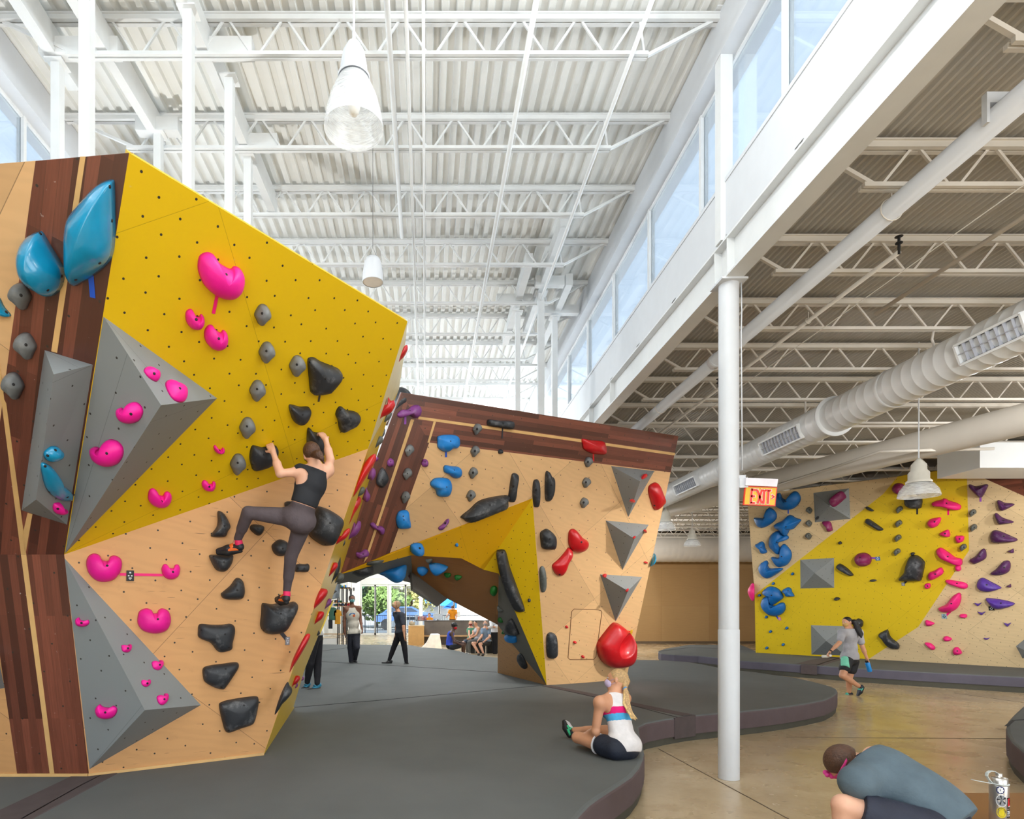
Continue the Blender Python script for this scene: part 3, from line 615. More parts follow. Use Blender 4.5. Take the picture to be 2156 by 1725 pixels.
PL = dict(U=F2U, L=F2L, FU=F1U, FL=F1L, W=W2, A=W3a, B=W3b, Y=Y1p, Z=Y2p, K=Lk, C=Ce, G=Cg, v1a=VOLS['V1'][0], v1c=VOLS['V1'][2], v2a=VOLS['V2'][0], v2c=VOLS['V2'][2],
          v0=Plane(F1U.hit(76, 1052, .3), F1U.hit(113, 788.5, .3), F1U.hit(168, 937)), p1=VOLS['P1'][1], p1l=VOLS['P1'][3], t1a=VOLS['T1'][0], t1b=VOLS['T1'][1], t2a=VOLS['T2'][0], t2b=VOLS['T2'][1], t3a=VOLS['T3'][0], t3b=VOLS['T3'][1])
TABLE = '''
largest glossy blue leaf-shaped hold near the top left corner|FU|teal|.2|a|685,225 697,270 700,400 700,560 685,680 640,750 560,815 500,850 460,870 435,845 415,790 410,640 412,560 430,450 480,380 560,290 620,240|665,268 678,474 604,731 459,832
glossy blue shield hold left of the largest blue leaf|FU|teal|.22|a|235,538 265,548 320,640 385,750 392,830 370,890 325,930 290,915 220,870 165,800 142,700 148,620 180,565|244,552 374,810 290,895
small blue hold cut by the left picture edge|FU|teal|.07|a|-30,930 0,940 20,980 40,1010 68,1045 55,1058 20,1050 -30,1030|38,1028
small blue hold on the long grey wedge volume|v0|teal|.06|c|320,350 345,325 370,310 408,308 432,325 450,348 430,385 370,412 335,410 316,380|403,338 346,378
long curved blue hold on the grey wedge volume|v0|teal|.07|c|300,430 350,440 390,480 415,520 425,565 480,610 515,650 518,690 500,705 440,700 380,670 330,610 300,500|328,456 358,641 492,680
little pink hold at the foot of the grey wedge volume|v0|pink|.06|c|385,725 410,715 430,716 432,745 455,762 478,765 470,785 430,798 395,790 378,760|420,764
big pink kidney hold high on the yellow face|U|pink|.12|b|235,190 285,168 330,185 350,222 380,250 445,285 470,268 505,275 535,315 540,380 520,440 480,480 430,493 370,480 310,445 255,385 222,300 220,240|421,325
upper left pink cup hold beneath the big kidney|U|pink|.08|b|135,590 160,565 180,570 185,600 225,620 240,600 258,615 260,650 240,685 205,702 165,690 138,650|210,640
lower right pink cup hold beneath the big kidney|U|pink|.09|b|265,720 290,680 320,678 335,700 375,730 395,712 420,730 425,780 405,825 350,848 300,825 268,775|368,773
small pink oval hold high on the large grey volume|v1a|pink|.05|a|870,1380 885,1362 915,1375 955,1400 962,1430 945,1450 905,1430 878,1400|934,1400
pink drop hold nearest the tip of the large grey volume|v1a|pink|.06|a|1000,1460 1020,1440 1050,1455 1080,1465 1115,1490 1128,1530 1115,1570 1080,1575 1040,1550 1010,1500|1090,1489
upper pink jug on the left facet of the large grey volume|v1c|pink|.08|c|860,40 885,28 905,45 940,30 950,10 945,-5 990,-12 1030,20 1040,70 1010,125 950,145 890,125 862,80|951,76
large pink jug on the left facet of the large grey volume|v1c|pink|.1|c|670,330 690,312 722,320 730,338 785,312 790,290 780,268 810,258 860,275 895,320 895,380 860,435 800,457 740,440 690,395|775,362
small pink smile hold left of the grey holds on yellow|U|pink|.05|c|1550,310 1565,302 1580,325 1605,332 1615,318 1630,330 1622,350 1595,356 1560,345|1594,340
pink horseshoe hold just above the plywood boundary|U|pink|.05|c|1463,580 1480,555 1505,565 1510,580 1535,583 1545,565 1562,570 1562,600 1545,625 1515,631 1480,620|1521,604
pink cup hold low on the yellow face|U|pink|.07|c|1073,670 1085,625 1115,615 1140,635 1150,660 1180,668 1195,645 1220,638 1243,660 1240,700 1210,738 1160,750 1110,735 1080,705|1175,710
big pink apple-shaped start hold at the left of its tape|L|pink|.11|c|625,1160 640,1110 680,1088 720,1100 742,1135 785,1142 800,1112 835,1103 875,1125 887,1170 870,1230 825,1280 755,1297 690,1280 640,1225|779,1178
pink jug at the right end of the pink tape|L|pink|.07|c|1172,1210 1185,1170 1210,1167 1225,1190 1260,1195 1270,1172 1295,1170 1308,1200 1300,1245 1270,1272 1235,1278 1195,1260|1257,1223
wide pink bowl hold in the middle of the plywood|L|pink|.1|c|997,1570 1010,1510 1060,1487 1100,1500 1110,1522 1140,1520 1150,1500 1180,1487 1225,1510 1242,1570 1225,1630 1180,1662 1110,1670 1040,1650 1005,1610|1147,1566
small pink smile hold near the top of the lower grey volume|v2c|pink|.05|c|557,1565 575,1553 585,1570 625,1580 640,1570 650,1590 635,1612 600,1621 565,1605|592,1594
pink bowl hold low on the left facet of the lower grey volume|v2c|pink|.07|d|740,870 765,847 790,865 845,872 870,857 897,880 890,920 860,950 815,957 765,940 742,905|805,910
topmost tiny pink hold on the lower grey volume's right facet|v2a|pink|.04|d|927,400 940,398 950,410 975,410 980,392 997,395 1000,425 985,448 960,451 935,440|979,419
second tiny pink hold down the lower grey volume's right facet|v2a|pink|.04|d|1160,530 1175,517 1190,530 1215,528 1220,512 1240,517 1245,550 1225,582 1200,587 1170,570|1223,545
tiniest pink hold on the lower grey volume's right facet|v2a|pink|.035|d|1080,680 1085,663 1100,672 1125,672 1135,660 1147,668 1145,695 1125,714 1105,713 1087,700|1128,687
lowest pink hold on the lower grey volume's right facet|v2a|pink|.045|d|1197,800 1210,780 1235,785 1252,790 1255,768 1275,768 1282,800 1270,835 1245,854 1215,845|1258,809
big black triangular hold with dark tape on the yellow face|U|blk|.13|b|1000,905 1035,905 1075,930 1150,960 1205,985 1218,1015 1200,1050 1140,1120 1110,1140 1030,1150 1005,1140 995,1050 985,930|1113,1053 1002,938 1019,1139
black D-shaped hold below the big black triangle|U|blk|.09|b|855,1240 885,1235 930,1248 985,1247 1003,1265 990,1310 960,1350 925,1366 890,1350 870,1310|953,1306 878,1275
black boot-shaped hold right of the black D-shaped one|U|blk|.09|b|1200,1252 1225,1248 1255,1270 1310,1280 1345,1300 1348,1330 1320,1370 1260,1400 1220,1420 1205,1395 1195,1340 1180,1300|1291,1330 1217,1268
black horned hold gripped by the climber's right hand|U|blk|.11|b|985,1405 1005,1400 1030,1425 1080,1432 1100,1450 1095,1500 1085,1570 1060,1600 990,1600 980,1500|1066,1478
black shovel-shaped hold gripped by the climber's left hand|U|blk|.1|b|595,1525 630,1522 670,1532 740,1520 770,1525 775,1560 750,1620 700,1655 610,1682 595,1670 580,1600|682,1585 605,1653
black crescent hold left of the climber's raised knee|L|blk|.1|c|1578,790 1595,780 1625,800 1655,850 1670,895 1650,930 1635,965 1600,972 1540,968 1533,950 1570,900 1580,850|1630,888
small black hold under the climber's raised thigh|L|blk|.08|e|525,930 560,920 630,935 635,970 610,1010 580,1017 535,985 515,955|588,960
round black hold between the climber's legs|L|blk|.1|e|715,1090 760,1055 800,1055 840,1080 850,1150 810,1190 765,1195 725,1170 705,1120|803,1131
small black hold hidden beside the climber's hip|L|blk|.07|e|820,730 880,722 900,740 880,800 840,810 822,780|
largest black boulder hold right of the climber's hips|L|blk|.2|e|1085,765 1150,775 1220,810 1290,860 1310,900 1295,960 1240,1080 1200,1105 1140,1100 1050,1040 1020,990 1030,900 1050,830|1213,910 1170,1095
black foothold under the climber's left shoe|L|blk|.12|e|165,1190 210,1183 280,1185 360,1180 368,1215 350,1270 310,1320 265,1330 220,1310 180,1240|294,1250 204,1200
small black peanut hold right of the climber's calf|L|blk|.06|e|910,1275 940,1262 990,1265 1020,1262 1030,1290 1020,1325 990,1335 940,1332 910,1330 905,1300|990,1302 933,1300
black fin-shaped hold below the climber's left shoe|L|blk|.1|f|325,390 340,370 400,320 440,265 470,258 500,280 515,340 512,390 490,425 430,432 350,425|459,356
large black start hold under the climber's right shoe|L|blk|.17|f|655,470 680,460 740,470 800,455 860,462 910,448 938,465 935,510 900,580 850,670 800,700 720,710 670,690 642,640 650,550|811,546 674,483 672,680
black anvil-shaped hold on the lower plywood|L|blk|.09|f|140,690 155,630 250,635 330,635 400,627 435,650 438,700 420,780 410,835 330,857 290,840 240,780 150,740|361,712 170,680 393,818
black wedge hold between the anvil and the lowest black hold|L|blk|.09|f|180,990 230,965 340,950 430,938 465,945 468,975 430,1040 360,1140 330,1155 270,1140 200,1100 182,1060|365,993 197,1000 331,1138
lowest and squarest black hold near the mat|L|blk|.1|f|310,1290 335,1258 400,1240 520,1220 610,1213 630,1235 625,1290 600,1400 570,1440 480,1470 390,1503 360,1490 340,1430|513,1288 329,1284 390,1490
blue hold with blue tape at the top of the arched wall|W|bl|.16|h|785,430 790,390 840,375 920,375 960,395 968,450 945,485 905,490 870,515 830,510 790,480|898,428
blue pear hold second from the top of the arched wall|W|bl|.13|h|835,650 850,627 900,632 960,640 985,670 980,715 945,735 910,725 880,700 845,685|928,667
blue kidney hold third from the top of the arched wall|W|bl|.15|h|727,770 760,735 820,728 880,740 903,790 895,850 865,885 790,880 770,830 735,800|865,807
blue square hold with two hollows on the dark wood band|W|bl|.13|h|445,1060 465,1010 510,995 545,1005 555,1060 565,1120 555,1145 490,1152 460,1140 447,1100|506,1048 512,1078
purple knob on the dark wood leftmost of the pair|W|pur|.1|h|372,600 385,575 402,568 420,580 425,605 418,630 395,640 377,628|402,598
purple knob on plywood right of the dark wood band|W|pur|.09|h|655,605 665,580 685,574 703,585 709,610 700,635 680,643 660,630|686,600
purple bone-shaped hold across the light stripe|W|pur|.09|h|230,1110 260,1098 285,1125 330,1130 352,1160 340,1195 315,1195 295,1165 250,1145|296,1138
purple bone-shaped hold at the left foot of the wood band|W|pur|.09|h|118,1345 150,1345 190,1320 218,1335 218,1370 180,1385 140,1395 118,1375|175,1360
purple bone hold with purple tape beside the top black hold|W|pur|.12|h|455,210 490,170 540,165 580,135 630,130 655,170 640,220 600,238 560,215 520,215 480,235|562,177
slanted purple pinch on the plywood above the yellow prow|W|pur|.07|h|860,1075 880,1068 882,1090 850,1130 825,1160 800,1160 795,1140 830,1110|853,1106
black almond hold on the dark wood band|W|blk|.14|h|330,645 355,670 378,725 365,770 330,810 290,790 283,740 300,690|332,747
black horizontal bar hold with tape on the top wood band|W|blk|.12|h|1197,260 1215,248 1300,258 1400,262 1418,290 1400,330 1300,318 1210,300 1195,280|1331,280 1220,275
tiny black square hold at the wood and plywood edge|W|blk|.05|h|1290,500 1320,497 1325,525 1292,532|
black upright pill hold left of the yellow apex|W|blk|.09|h|1395,720 1410,693 1440,695 1453,720 1440,800 1425,915 1400,932 1370,915 1378,830|1415,800
black upright pill hold touching the yellow apex|W|blk|.09|i|285,430 300,416 315,425 320,500 315,570 300,580 288,570 280,500|303,478
black jagged upright hold right of the apex pills|W|blk|.12|i|357,375 375,370 385,395 403,410 402,480 388,530 370,545 355,530 352,450|392,450
long black loaf hold lying above the yellow prow|W|blk|.2|h|978,1050 1050,990 1150,910 1360,873 1362,920 1358,970 1300,1000 1150,1060 1045,1097 1000,1070|1220,955 1347,880
black lumpy hold right of the yellow prow|W|blk|.15|i|325,730 345,712 370,707 405,740 413,780 405,820 370,825 335,815 327,770|384,765
thin grey-black oval hold beside the prow edge|W|gg|.08|i|322,940 340,923 355,950 360,1040 350,1075 330,1070 322,1000|
black oval hold near the foot of the prow edge|W|blk|.1|i|362,1340 375,1315 400,1315 420,1340 424,1440 405,1463 375,1462 362,1430|378,1330
long black curved baton hold down the yellow prow|Z|blk|.18|i|70,845 85,828 115,828 130,850 150,930 190,1040 235,1170 228,1190 195,1188 170,1165 130,1080 90,960|105,845 225,1180
small black disc hold on the yellow prow|Z|blk|.04|i|254,1118 262,1114 271,1120 271,1130 262,1134 254,1130|
red hold with red tape on the top wood band|W|red|.13|i|570,178 620,185 690,192 705,210 711,240 705,268 660,270 620,262 580,240 572,215|
red leaf hold at the upper right edge of the arched wall|W|red|.14|i|965,450 1000,433 1020,450 1040,500 1055,545 1040,570 1005,597 985,580 965,520 957,480|995,570
upper red bean of the crossed pair on plywood|W|red|.14|i|490,740 500,712 525,706 550,730 570,755 600,775 606,800 590,830 555,845 520,838 492,800|568,784
lower red flared hold of the crossed pair|W|red|.12|i|395,920 430,885 470,840 490,815 512,830 513,860 490,900 465,965 440,983 410,965|440,975
tiny red hold inside the hatch outline at its left|W|red|.04|i|473,1275 480,1271 488,1276 488,1284 481,1289 474,1285|
tiny red hold in the middle of the hatch outline|W|red|.05|i|519,1366 528,1362 537,1367 536,1374 526,1378 519,1374|
tiny red hold at the bottom line of the hatch|W|red|.05|i|566,1450 574,1446 583,1450 582,1456 575,1463 567,1458|
tiny red hold between the lower grey triangles at right|W|red|.05|i|933,900 942,896 952,900 951,906 942,909 934,906|
pair of tiny red pinches on the top grey triangle|t1a|red|.05|i|918,402 930,392 950,391 952,402 938,412 922,416|
tiny red hold low on the top grey triangle|t1b|red|.05|i|853,536 865,530 876,536 872,548 858,553 851,545|
tiny red hold at the right edge of the middle triangle|t2b|red|.05|i|930,716 936,708 942,712 938,728 931,727|
tiny red hold at the apex of the middle triangle|t2a|red|.04|i|867,758 876,753 884,758 880,763 870,764|
small red hold at the top left of the lowest triangle|t3a|red|.05|i|690,978 705,976 715,984 708,993 696,988|
tiny red hold at the apex of the lowest triangle|t3a|red|.05|i|825,1068 833,1062 842,1067 839,1075 829,1075|
pale blue egg hold on the yellow prow underside|Y|bl|.16|h|560,1310 572,1280 610,1267 650,1270 668,1292 665,1325 640,1348 600,1352 568,1340|642,1311
tiny blue chip on the yellow prow|Y|bl|.04|h|932,1290 940,1272 955,1270 957,1282 945,1295|
upper blue horseshoe hold beside the EXIT sign|A|b2|.25|m|590,400 640,365 665,390 680,430 725,460 780,455 810,400 815,360 850,345 895,365 925,420 920,480 880,540 810,585 720,595 640,570 590,520|725,485
blue boomerang hold left of the blue diamond|A|b2|.22|m|303,710 320,698 430,700 465,655 478,590 505,565 545,575 590,620 608,670 590,730 520,790 440,830 380,828 340,800 315,750|434,702
blue diamond hold under the upper horseshoe|A|b2|.3|m|575,800 610,770 680,740 760,668 810,668 860,700 925,720 928,745 880,800 830,850 790,850 740,935 700,925 650,865 590,835|727,822
blue C-shaped hold below the blue diamond|A|b2|.22|m|505,1030 515,960 560,900 620,875 660,880 700,930 750,935 768,970 740,992 680,985 640,1020 625,1060 660,1110 665,1150 640,1188 600,1180 550,1130 515,1090|606,1027
blue comma hold interlocking under the C-shaped one|A|b2|.22|m|535,1235 560,1222 620,1235 665,1205 690,1160 665,1100 680,1060 710,1050 750,1080 795,1140 808,1200 790,1270 740,1330 660,1358 610,1345 570,1300|670,1218
blue hook hold on the plywood and yellow boundary|A|b2|.22|m|365,1380 385,1320 430,1285 470,1270 495,1300 490,1340 520,1375 600,1370 680,1370 688,1388 640,1430 560,1480 500,1508 450,1500 395,1450|487,1383
small blue chip hold at the plywood's left edge|A|b2|.16|m|320,1065 345,1045 400,1015 440,1040 455,1100 478,1160 415,1180 390,1130 350,1095|395,1095
upper blue comma of the interlocked pair low on yellow|A|b2|.22|n|352,255 380,220 420,192 480,190 540,220 580,270 590,315 560,345 470,400 440,370 430,300 380,280|453,291
lower blue horseshoe of the interlocked pair low on yellow|A|b2|.22|n|338,370 360,320 410,295 440,310 425,350 450,390 500,405 540,385 560,372 600,375 617,420 605,470 560,510 500,525 430,510 370,460 340,410|450,427
small blue star hold right of the interlocked pair|A|b2|.16|n|578,235 640,198 680,215 690,250 717,295 690,302 630,302 610,265|642,240
purple coffin-shaped hold on the upper grey pyramid|p1|mag|.1|m|1303,470 1330,430 1440,350 1500,360 1530,410 1520,440 1385,552 1330,540 1305,495|
tiny black oval hold on the upper grey pyramid|p1l|blk|.05|m|1132,710 1145,685 1165,680 1170,700 1155,722 1138,726|
purple wedge hold right below the upper grey pyramid|A|mag|.14|m|1213,755 1318,750 1352,850 1345,875 1295,885 1270,820|
short black sliver hold high on the far yellow|A|blk|.08|m|1795,560 1810,550 1850,565 1895,595 1900,608 1885,613 1840,598 1800,575|
long black pill hold below the black sliver|A|blk|.12|m|1790,745 1800,718 1835,715 1900,755 2020,840 2025,860 2005,873 1960,860 1800,765|1888,797
tiny black knob left of centre on the far yellow|A|blk|.08|m|1432,1035 1440,1018 1460,1013 1477,1030 1475,1048 1450,1054|
purple ball hold with purple tape on the far yellow|A|mag|.25|m|1648,1240 1670,1195 1730,1168 1800,1170 1860,1210 1872,1270 1850,1320 1790,1345 1720,1340 1670,1300|1715,1233
black teardrop hold slanting below the purple ball|A|blk|.14|m|1405,1350 1430,1318 1470,1318 1560,1380 1628,1455 1620,1475 1590,1472 1500,1425 1420,1375|1523,1397
flat black oval hold under the purple ball's right|A|blk|.08|m|1850,1535 1870,1524 1900,1521 1930,1526 1940,1537 1920,1548 1880,1550 1858,1545|
black oval hold right of the middle pyramid's foot|A|blk|.1|n|1168,330 1178,314 1205,310 1232,320 1230,336 1205,345 1178,342|
black slanting block hold near the yellow corner|A|blk|.16|n|1672,730 1760,680 1780,685 1810,760 1900,840 1905,890 1885,898 1820,890 1760,850 1700,770|
black hold partly behind the walking woman's ponytail|A|blk|.16|n|1410,590 1430,553 1470,560 1498,590 1490,640 1465,655 1430,640|
purple ball hold with tape left of the hanging lamp|A|mag|.2|k|318,275 340,250 380,250 400,270 395,300 375,320 345,318 322,300|
black block hold just under the hanging lamp|A|blk|.2|k|400,360 405,345 510,345 513,405 495,417 440,415 403,390|
big black bell-shaped hold with tape on the far yellow|A|blk|.3|k|410,800 430,750 450,732 490,735 530,770 535,800 515,890 500,900 410,903 370,900 365,885 400,845|471,788
tiny black bead on top of the bell-shaped hold|A|blk|.07|k|440,720 448,713 465,714 467,722 458,732 445,731|
long pink topmost hold with pink tape right of the lamp|A|p2|.2|k|580,385 600,370 640,360 670,350 700,365 745,378 775,395 778,415 760,428 700,420 640,402 590,398|680,383
second pink hold under the long topmost pink one|A|p2|.18|k|552,515 570,490 610,480 640,478 642,500 620,535 585,548 560,535|600,508
small pink wedge hold third down on yellow|A|p2|.12|k|632,590 670,565 695,562 705,590 700,608 670,607|670,588
squarish pink hold near the yellow corner line|A|p2|.12|k|740,605 760,600 795,602 800,620 790,640 760,650 743,635|768,623
long slanting pink hold in the middle of the yellow|A|p2|.2|k|612,700 625,685 650,683 700,715 740,745 780,755 788,780 780,800 750,800 690,775 640,750 618,725|688,742
pink stub directly under the long slanting pink hold|A|p2|.1|k|740,805 770,800 780,825 765,840 742,830|
pink thumb-shaped hold near the pale boundary|A|p2|.16|k|556,880 565,850 600,835 635,815 655,822 660,850 640,870 600,893 570,900|604,860
small round pink hold left of the pale boundary|A|p2|.1|k|532,935 545,922 570,922 573,945 560,957 540,955|552,940
flat pink fish hold on pale plywood by the corner|A|p2|.13|k|672,905 690,897 740,903 800,915 822,930 822,950 800,957 740,940 690,922|750,922
large pink leaf start hold with tape on pale plywood|A|p2|.2|k|625,1090 640,1080 680,1060 720,1010 755,987 775,990 780,1030 760,1080 720,1110 660,1115 635,1105|712,1058
small pink block right of the pink leaf start hold|A|p2|.1|k|768,1135 780,1128 815,1130 817,1150 790,1153 772,1148|
small pink heart hold at the yellow panel's lower tip|A|p2|.1|k|537,1180 545,1168 570,1175 600,1190 575,1207 545,1205|
pink hold lowest but two on pale plywood|A|p2|.1|k|657,1290 670,1278 690,1278 715,1292 710,1305 680,1310 662,1302|
pink tail-shaped hold lowest at the left on pale plywood|A|p2|.1|k|533,1322 570,1322 600,1345 605,1360 590,1370 565,1355|
lowest pink hold on the far wall near the mat|A|p2|.12|k|724,1370 735,1353 760,1353 785,1385 775,1398 740,1402 725,1390|752,1377
dark purple ram's-head hold with tape at the top right|B|dp|.2|k|830,258 850,258 880,270 940,255 960,260 955,280 925,335 905,342 880,320 845,285|905,282
dark purple hold second from the top at far right|B|dp|.16|k|1022,370 1035,362 1075,380 1120,383 1137,392 1100,415 1060,432 1035,420|1072,393
dark purple hold third from the top at far right|B|dp|.16|k|1005,455 1020,450 1060,480 1120,500 1130,512 1080,520 1035,522 1015,490|1062,500
largest dark purple drop hold at far right|B|dp|.2|k|975,610 985,575 1010,563 1060,578 1120,605 1155,622 1150,637 1090,645 1010,648 985,638|1065,605
upper small dark purple triangle at far right|B|dp|.08|k|1090,705 1112,697 1130,688 1133,715 1110,712|
dark purple bean hold next to the wall's corner line|B|dp|.16|k|835,765 880,735 910,700 930,687 945,700 950,740 930,765 880,788 860,788|902,740
dark purple wedge hold between bean and violet holds|B|dp|.16|k|975,855 1020,820 1060,775 1095,768 1112,790 1105,835 1070,860 1010,866|1068,815
upper violet hold of the two long ones|B|vio|.18|k|885,930 900,893 930,885 980,910 1045,945 1040,958 970,977 920,972 893,955|950,932
lower small dark purple triangle at far right|B|dp|.08|k|1083,940 1100,934 1112,925 1115,947 1098,945|
lower violet hold of the two long ones|B|vio|.18|k|945,1025 965,1020 1050,1030 1130,1050 1135,1065 1100,1080 1030,1095 990,1080 960,1050|1045,1055
uppermost of four tiny violet triangles|B|vio|.06|k|868,1053 892,1058 915,1051 905,1065 892,1075 880,1066|
second of four tiny violet triangles|B|vio|.06|k|892,1113 917,1118 942,1111 930,1125 917,1135 904,1126|
third of four tiny violet triangles|B|vio|.06|k|1067,1188 1092,1193 1115,1186 1104,1200 1092,1213 1079,1202|
lowest of four tiny violet triangles|B|vio|.05|k|930,1288 952,1291 972,1286 962,1296 952,1301 940,1297|
blue wing hold of the two on the cave ceiling, left|C|bl|.12|o|840,210 900,205 945,230 940,255 905,272 870,255 850,235|
larger blue wing hold on the cave ceiling|C|bl|.16|o|958,180 965,165 1050,170 1130,195 1140,210 1100,240 1050,262 1010,250 975,215|
small grey hold on the cave ceiling lip|C|gg|.06|o|920,130 950,126 985,125 985,150 960,162 935,148|
left green chip hold on the cave ceiling|C|grn|.07|o|1105,265 1160,268 1170,290 1145,300 1115,285|
right green chip hold on the cave ceiling|C|grn|.07|o|1207,290 1240,285 1278,300 1260,320 1225,325 1208,310|
dark green chip hold beside the big hanging blue hold|C|grn|.06|o|725,182 785,180 770,200 735,205|
round green hold at the right of the cave ceiling|C|grn|.12|o|1555,430 1570,400 1600,392 1625,410 1628,450 1610,472 1575,455|
upper green chip on the grey inner leg|K|grn|.06|o|1640,710 1660,705 1682,745 1675,755 1645,735|
small grey chip on the grey inner leg|K|gg|.06|o|1635,585 1655,610 1685,635 1665,650 1650,635|
black tooth hold on the grey inner leg|K|blk|.14|o|1715,830 1730,760 1760,715 1790,740 1840,850 1840,872 1780,865 1720,845|
lower green chip on the grey inner leg|K|grn|.06|o|1675,850 1695,825 1715,850 1712,868 1690,862|
blue hold under the black tooth on the inner leg|K|bl|.12|o|1715,870 1760,860 1810,890 1818,925 1815,950 1760,940 1718,905|
black oval foothold low on the inner leg|K|blk|.08|o|1830,1085 1850,1058 1880,1080 1915,1150 1925,1190 1912,1210 1885,1195 1845,1140|
'''
GRP = dict(pink='pink holds of the left wall', blk='black holds', teal='glossy blue holds', bl='blue holds of the arched wall', b2='blue holds of the far wall', red='red holds of the arched wall', pur='purple holds of the arched wall', p2='pink holds of the far wall', dp='dark purple holds of the far wall', vio='violet holds of the far wall', mag='magenta-purple holds of the far wall', grn='green holds of the cave', gg='weathered grey holds', gr='grey face-like holds')
for ln in TABLE.strip().split('\n'):
    lb, pk, mk, h, fr, pts, bo = ln.split('|')
    hold(lb, PL[pk], ZS(fr, pts), float(h), mk, bolts=ZS(fr, bo) if bo else [], group=GRP[mk], p=2.3 if mk in ('blk',) else 1.9)
for i, (x, y) in enumerate(((130, 930), (160, 1230), (85, 1470))):
    egg('%s of three grey face-like holds at the left on dark wood' % ('topmost', 'middle', 'lowest')[i], F1U, 'a', x, y, 22.5, 28, .1, group=GRP['gr'])
for i, (x, y) in enumerate(((667, 600), (697, 863), (910, 958), (632, 1130), (562, 1390), (497, 1645))):
    egg('%s of the six grey face-like holds on the yellow face' % ('topmost', 'second', 'third, rightmost', 'fourth', 'fifth', 'lowest')[i], F2U, 'b', x, y, 16, 21, .09, -1, group=GRP['gr'])
for i, (x, y) in enumerate(((555, 505), (538, 698), (522, 890))):
    egg('%s of three grey face-like holds on the slanting wood band' % ('topmost', 'middle', 'lowest')[i], W2, 'h', x, y, 9.6, 12.8, .1, -1, group=GRP['gr'])
for i, (x, y) in enumerate(((1113, 330), (1095, 512), (1080, 690), (1062, 878))):
    egg('%s of four grey face-like holds left of the long bar' % ('topmost', 'second', 'third', 'lowest')[i], W2, 'h', x, y, 9.2, 12.2, .1, -1, group=GRP['gr'])
for i, (x, y) in enumerate(((605, 315), (593, 435), (580, 553))):
    egg('%s of three grey face-like holds under the taped red hold' % ('topmost', 'middle', 'lowest')[i], W2, 'i', x, y, 8, 11, .1, -1, group=GRP['gr'])
for i, (x, y) in enumerate(((1042, 600), (1038, 775), (1033, 945))):
    egg('%s of three grey stubs left of the upper pyramid' % ('topmost', 'middle', 'lowest')[i], W3a, 'm', x, y, 6.4, 6.8, .14, 1, group='grey stubs of the far wall', m='gg')
for i, (x, y) in enumerate(((367, 425), (362, 520), (357, 617), (351, 710))):
    egg('%s of four grey stubs in a column on the far yellow' % ('topmost', 'second', 'third', 'lowest')[i], W3a, 'k', x, y, 7.4, 7.6, .14, -1, group='grey stubs of the far wall', m='gg')
for i, (x, y, lb) in enumerate(((795, 680, 'grey stub left of the far corner line'), (860, 447, 'upper grey stub right of the far corner line'), (865, 547, 'lower grey stub right of the far corner line'))):
    egg(lb, W3a if i == 0 else W3b, 'k', x, y, 7.6, 7.8, .14, -1, group='grey stubs of the far wall', m='gg')
for i, (x, y) in enumerate(((698, 45), (478, 155), (322, 288), (399, 535), (632, 660), (447, 700), (591, 848), (405, 886))):
    x, y = Z('n', (x, y))[0]; lb = ('topmost', 'second highest', 'third highest, leftmost', 'fourth highest', 'fifth highest, by the lower pyramid', 'sixth highest', 'second lowest', 'lowest')[i]
    hold('%s of eight tiny blue knobs on the far yellow' % lb, W3a, [(x+3.2*math.cos(t), y+2.9*math.sin(t)) for t in (0, .9, 1.8, 2.7, 3.6, 4.5, 5.4)], .08, 'b2', group='tiny blue knobs of the far wall', r=.02)
# the big red hold with its dish
bo = hold('biggest red hold, a dished teardrop just behind the seated woman', W2, ZS('i', '768,1255 800,1270 840,1310 866,1360 868,1420 855,1470 820,1500 750,1510 700,1495 665,1450 655,1400 665,1360 710,1300 745,1260'), .3, 'red', bolts=[], group=GRP['red'], p=2.6, per=8, ts=[0, .03, .07]+[.07+.93*k/26 for k in range(1, 26)])
_me = bo.data; _w = bo.location; _cc = W2.px(*Z('i', (788, 1362))[0]); _ax = abs(W2.px(*Z('i', (838, 1362))[0])[0]-_cc[0]); _ay = abs(W2.px(*Z('i', (788, 1425))[0])[1]-_cc[1])
for _v in _me.vertices:                            # the scooped dish in its face
    _q = _v.co+_w; _u = W2.uv(_q); _hh = (_q-W2.p).dot(W2.n); _k = ((_u[0]-_cc[0])/_ax)**2+((_u[1]-_cc[1])/_ay)**2
    if _k < 1 and _hh > .02: _v.co -= W2.n*min(.16*(1-_k)**.6, _hh-.02)
_me.update()
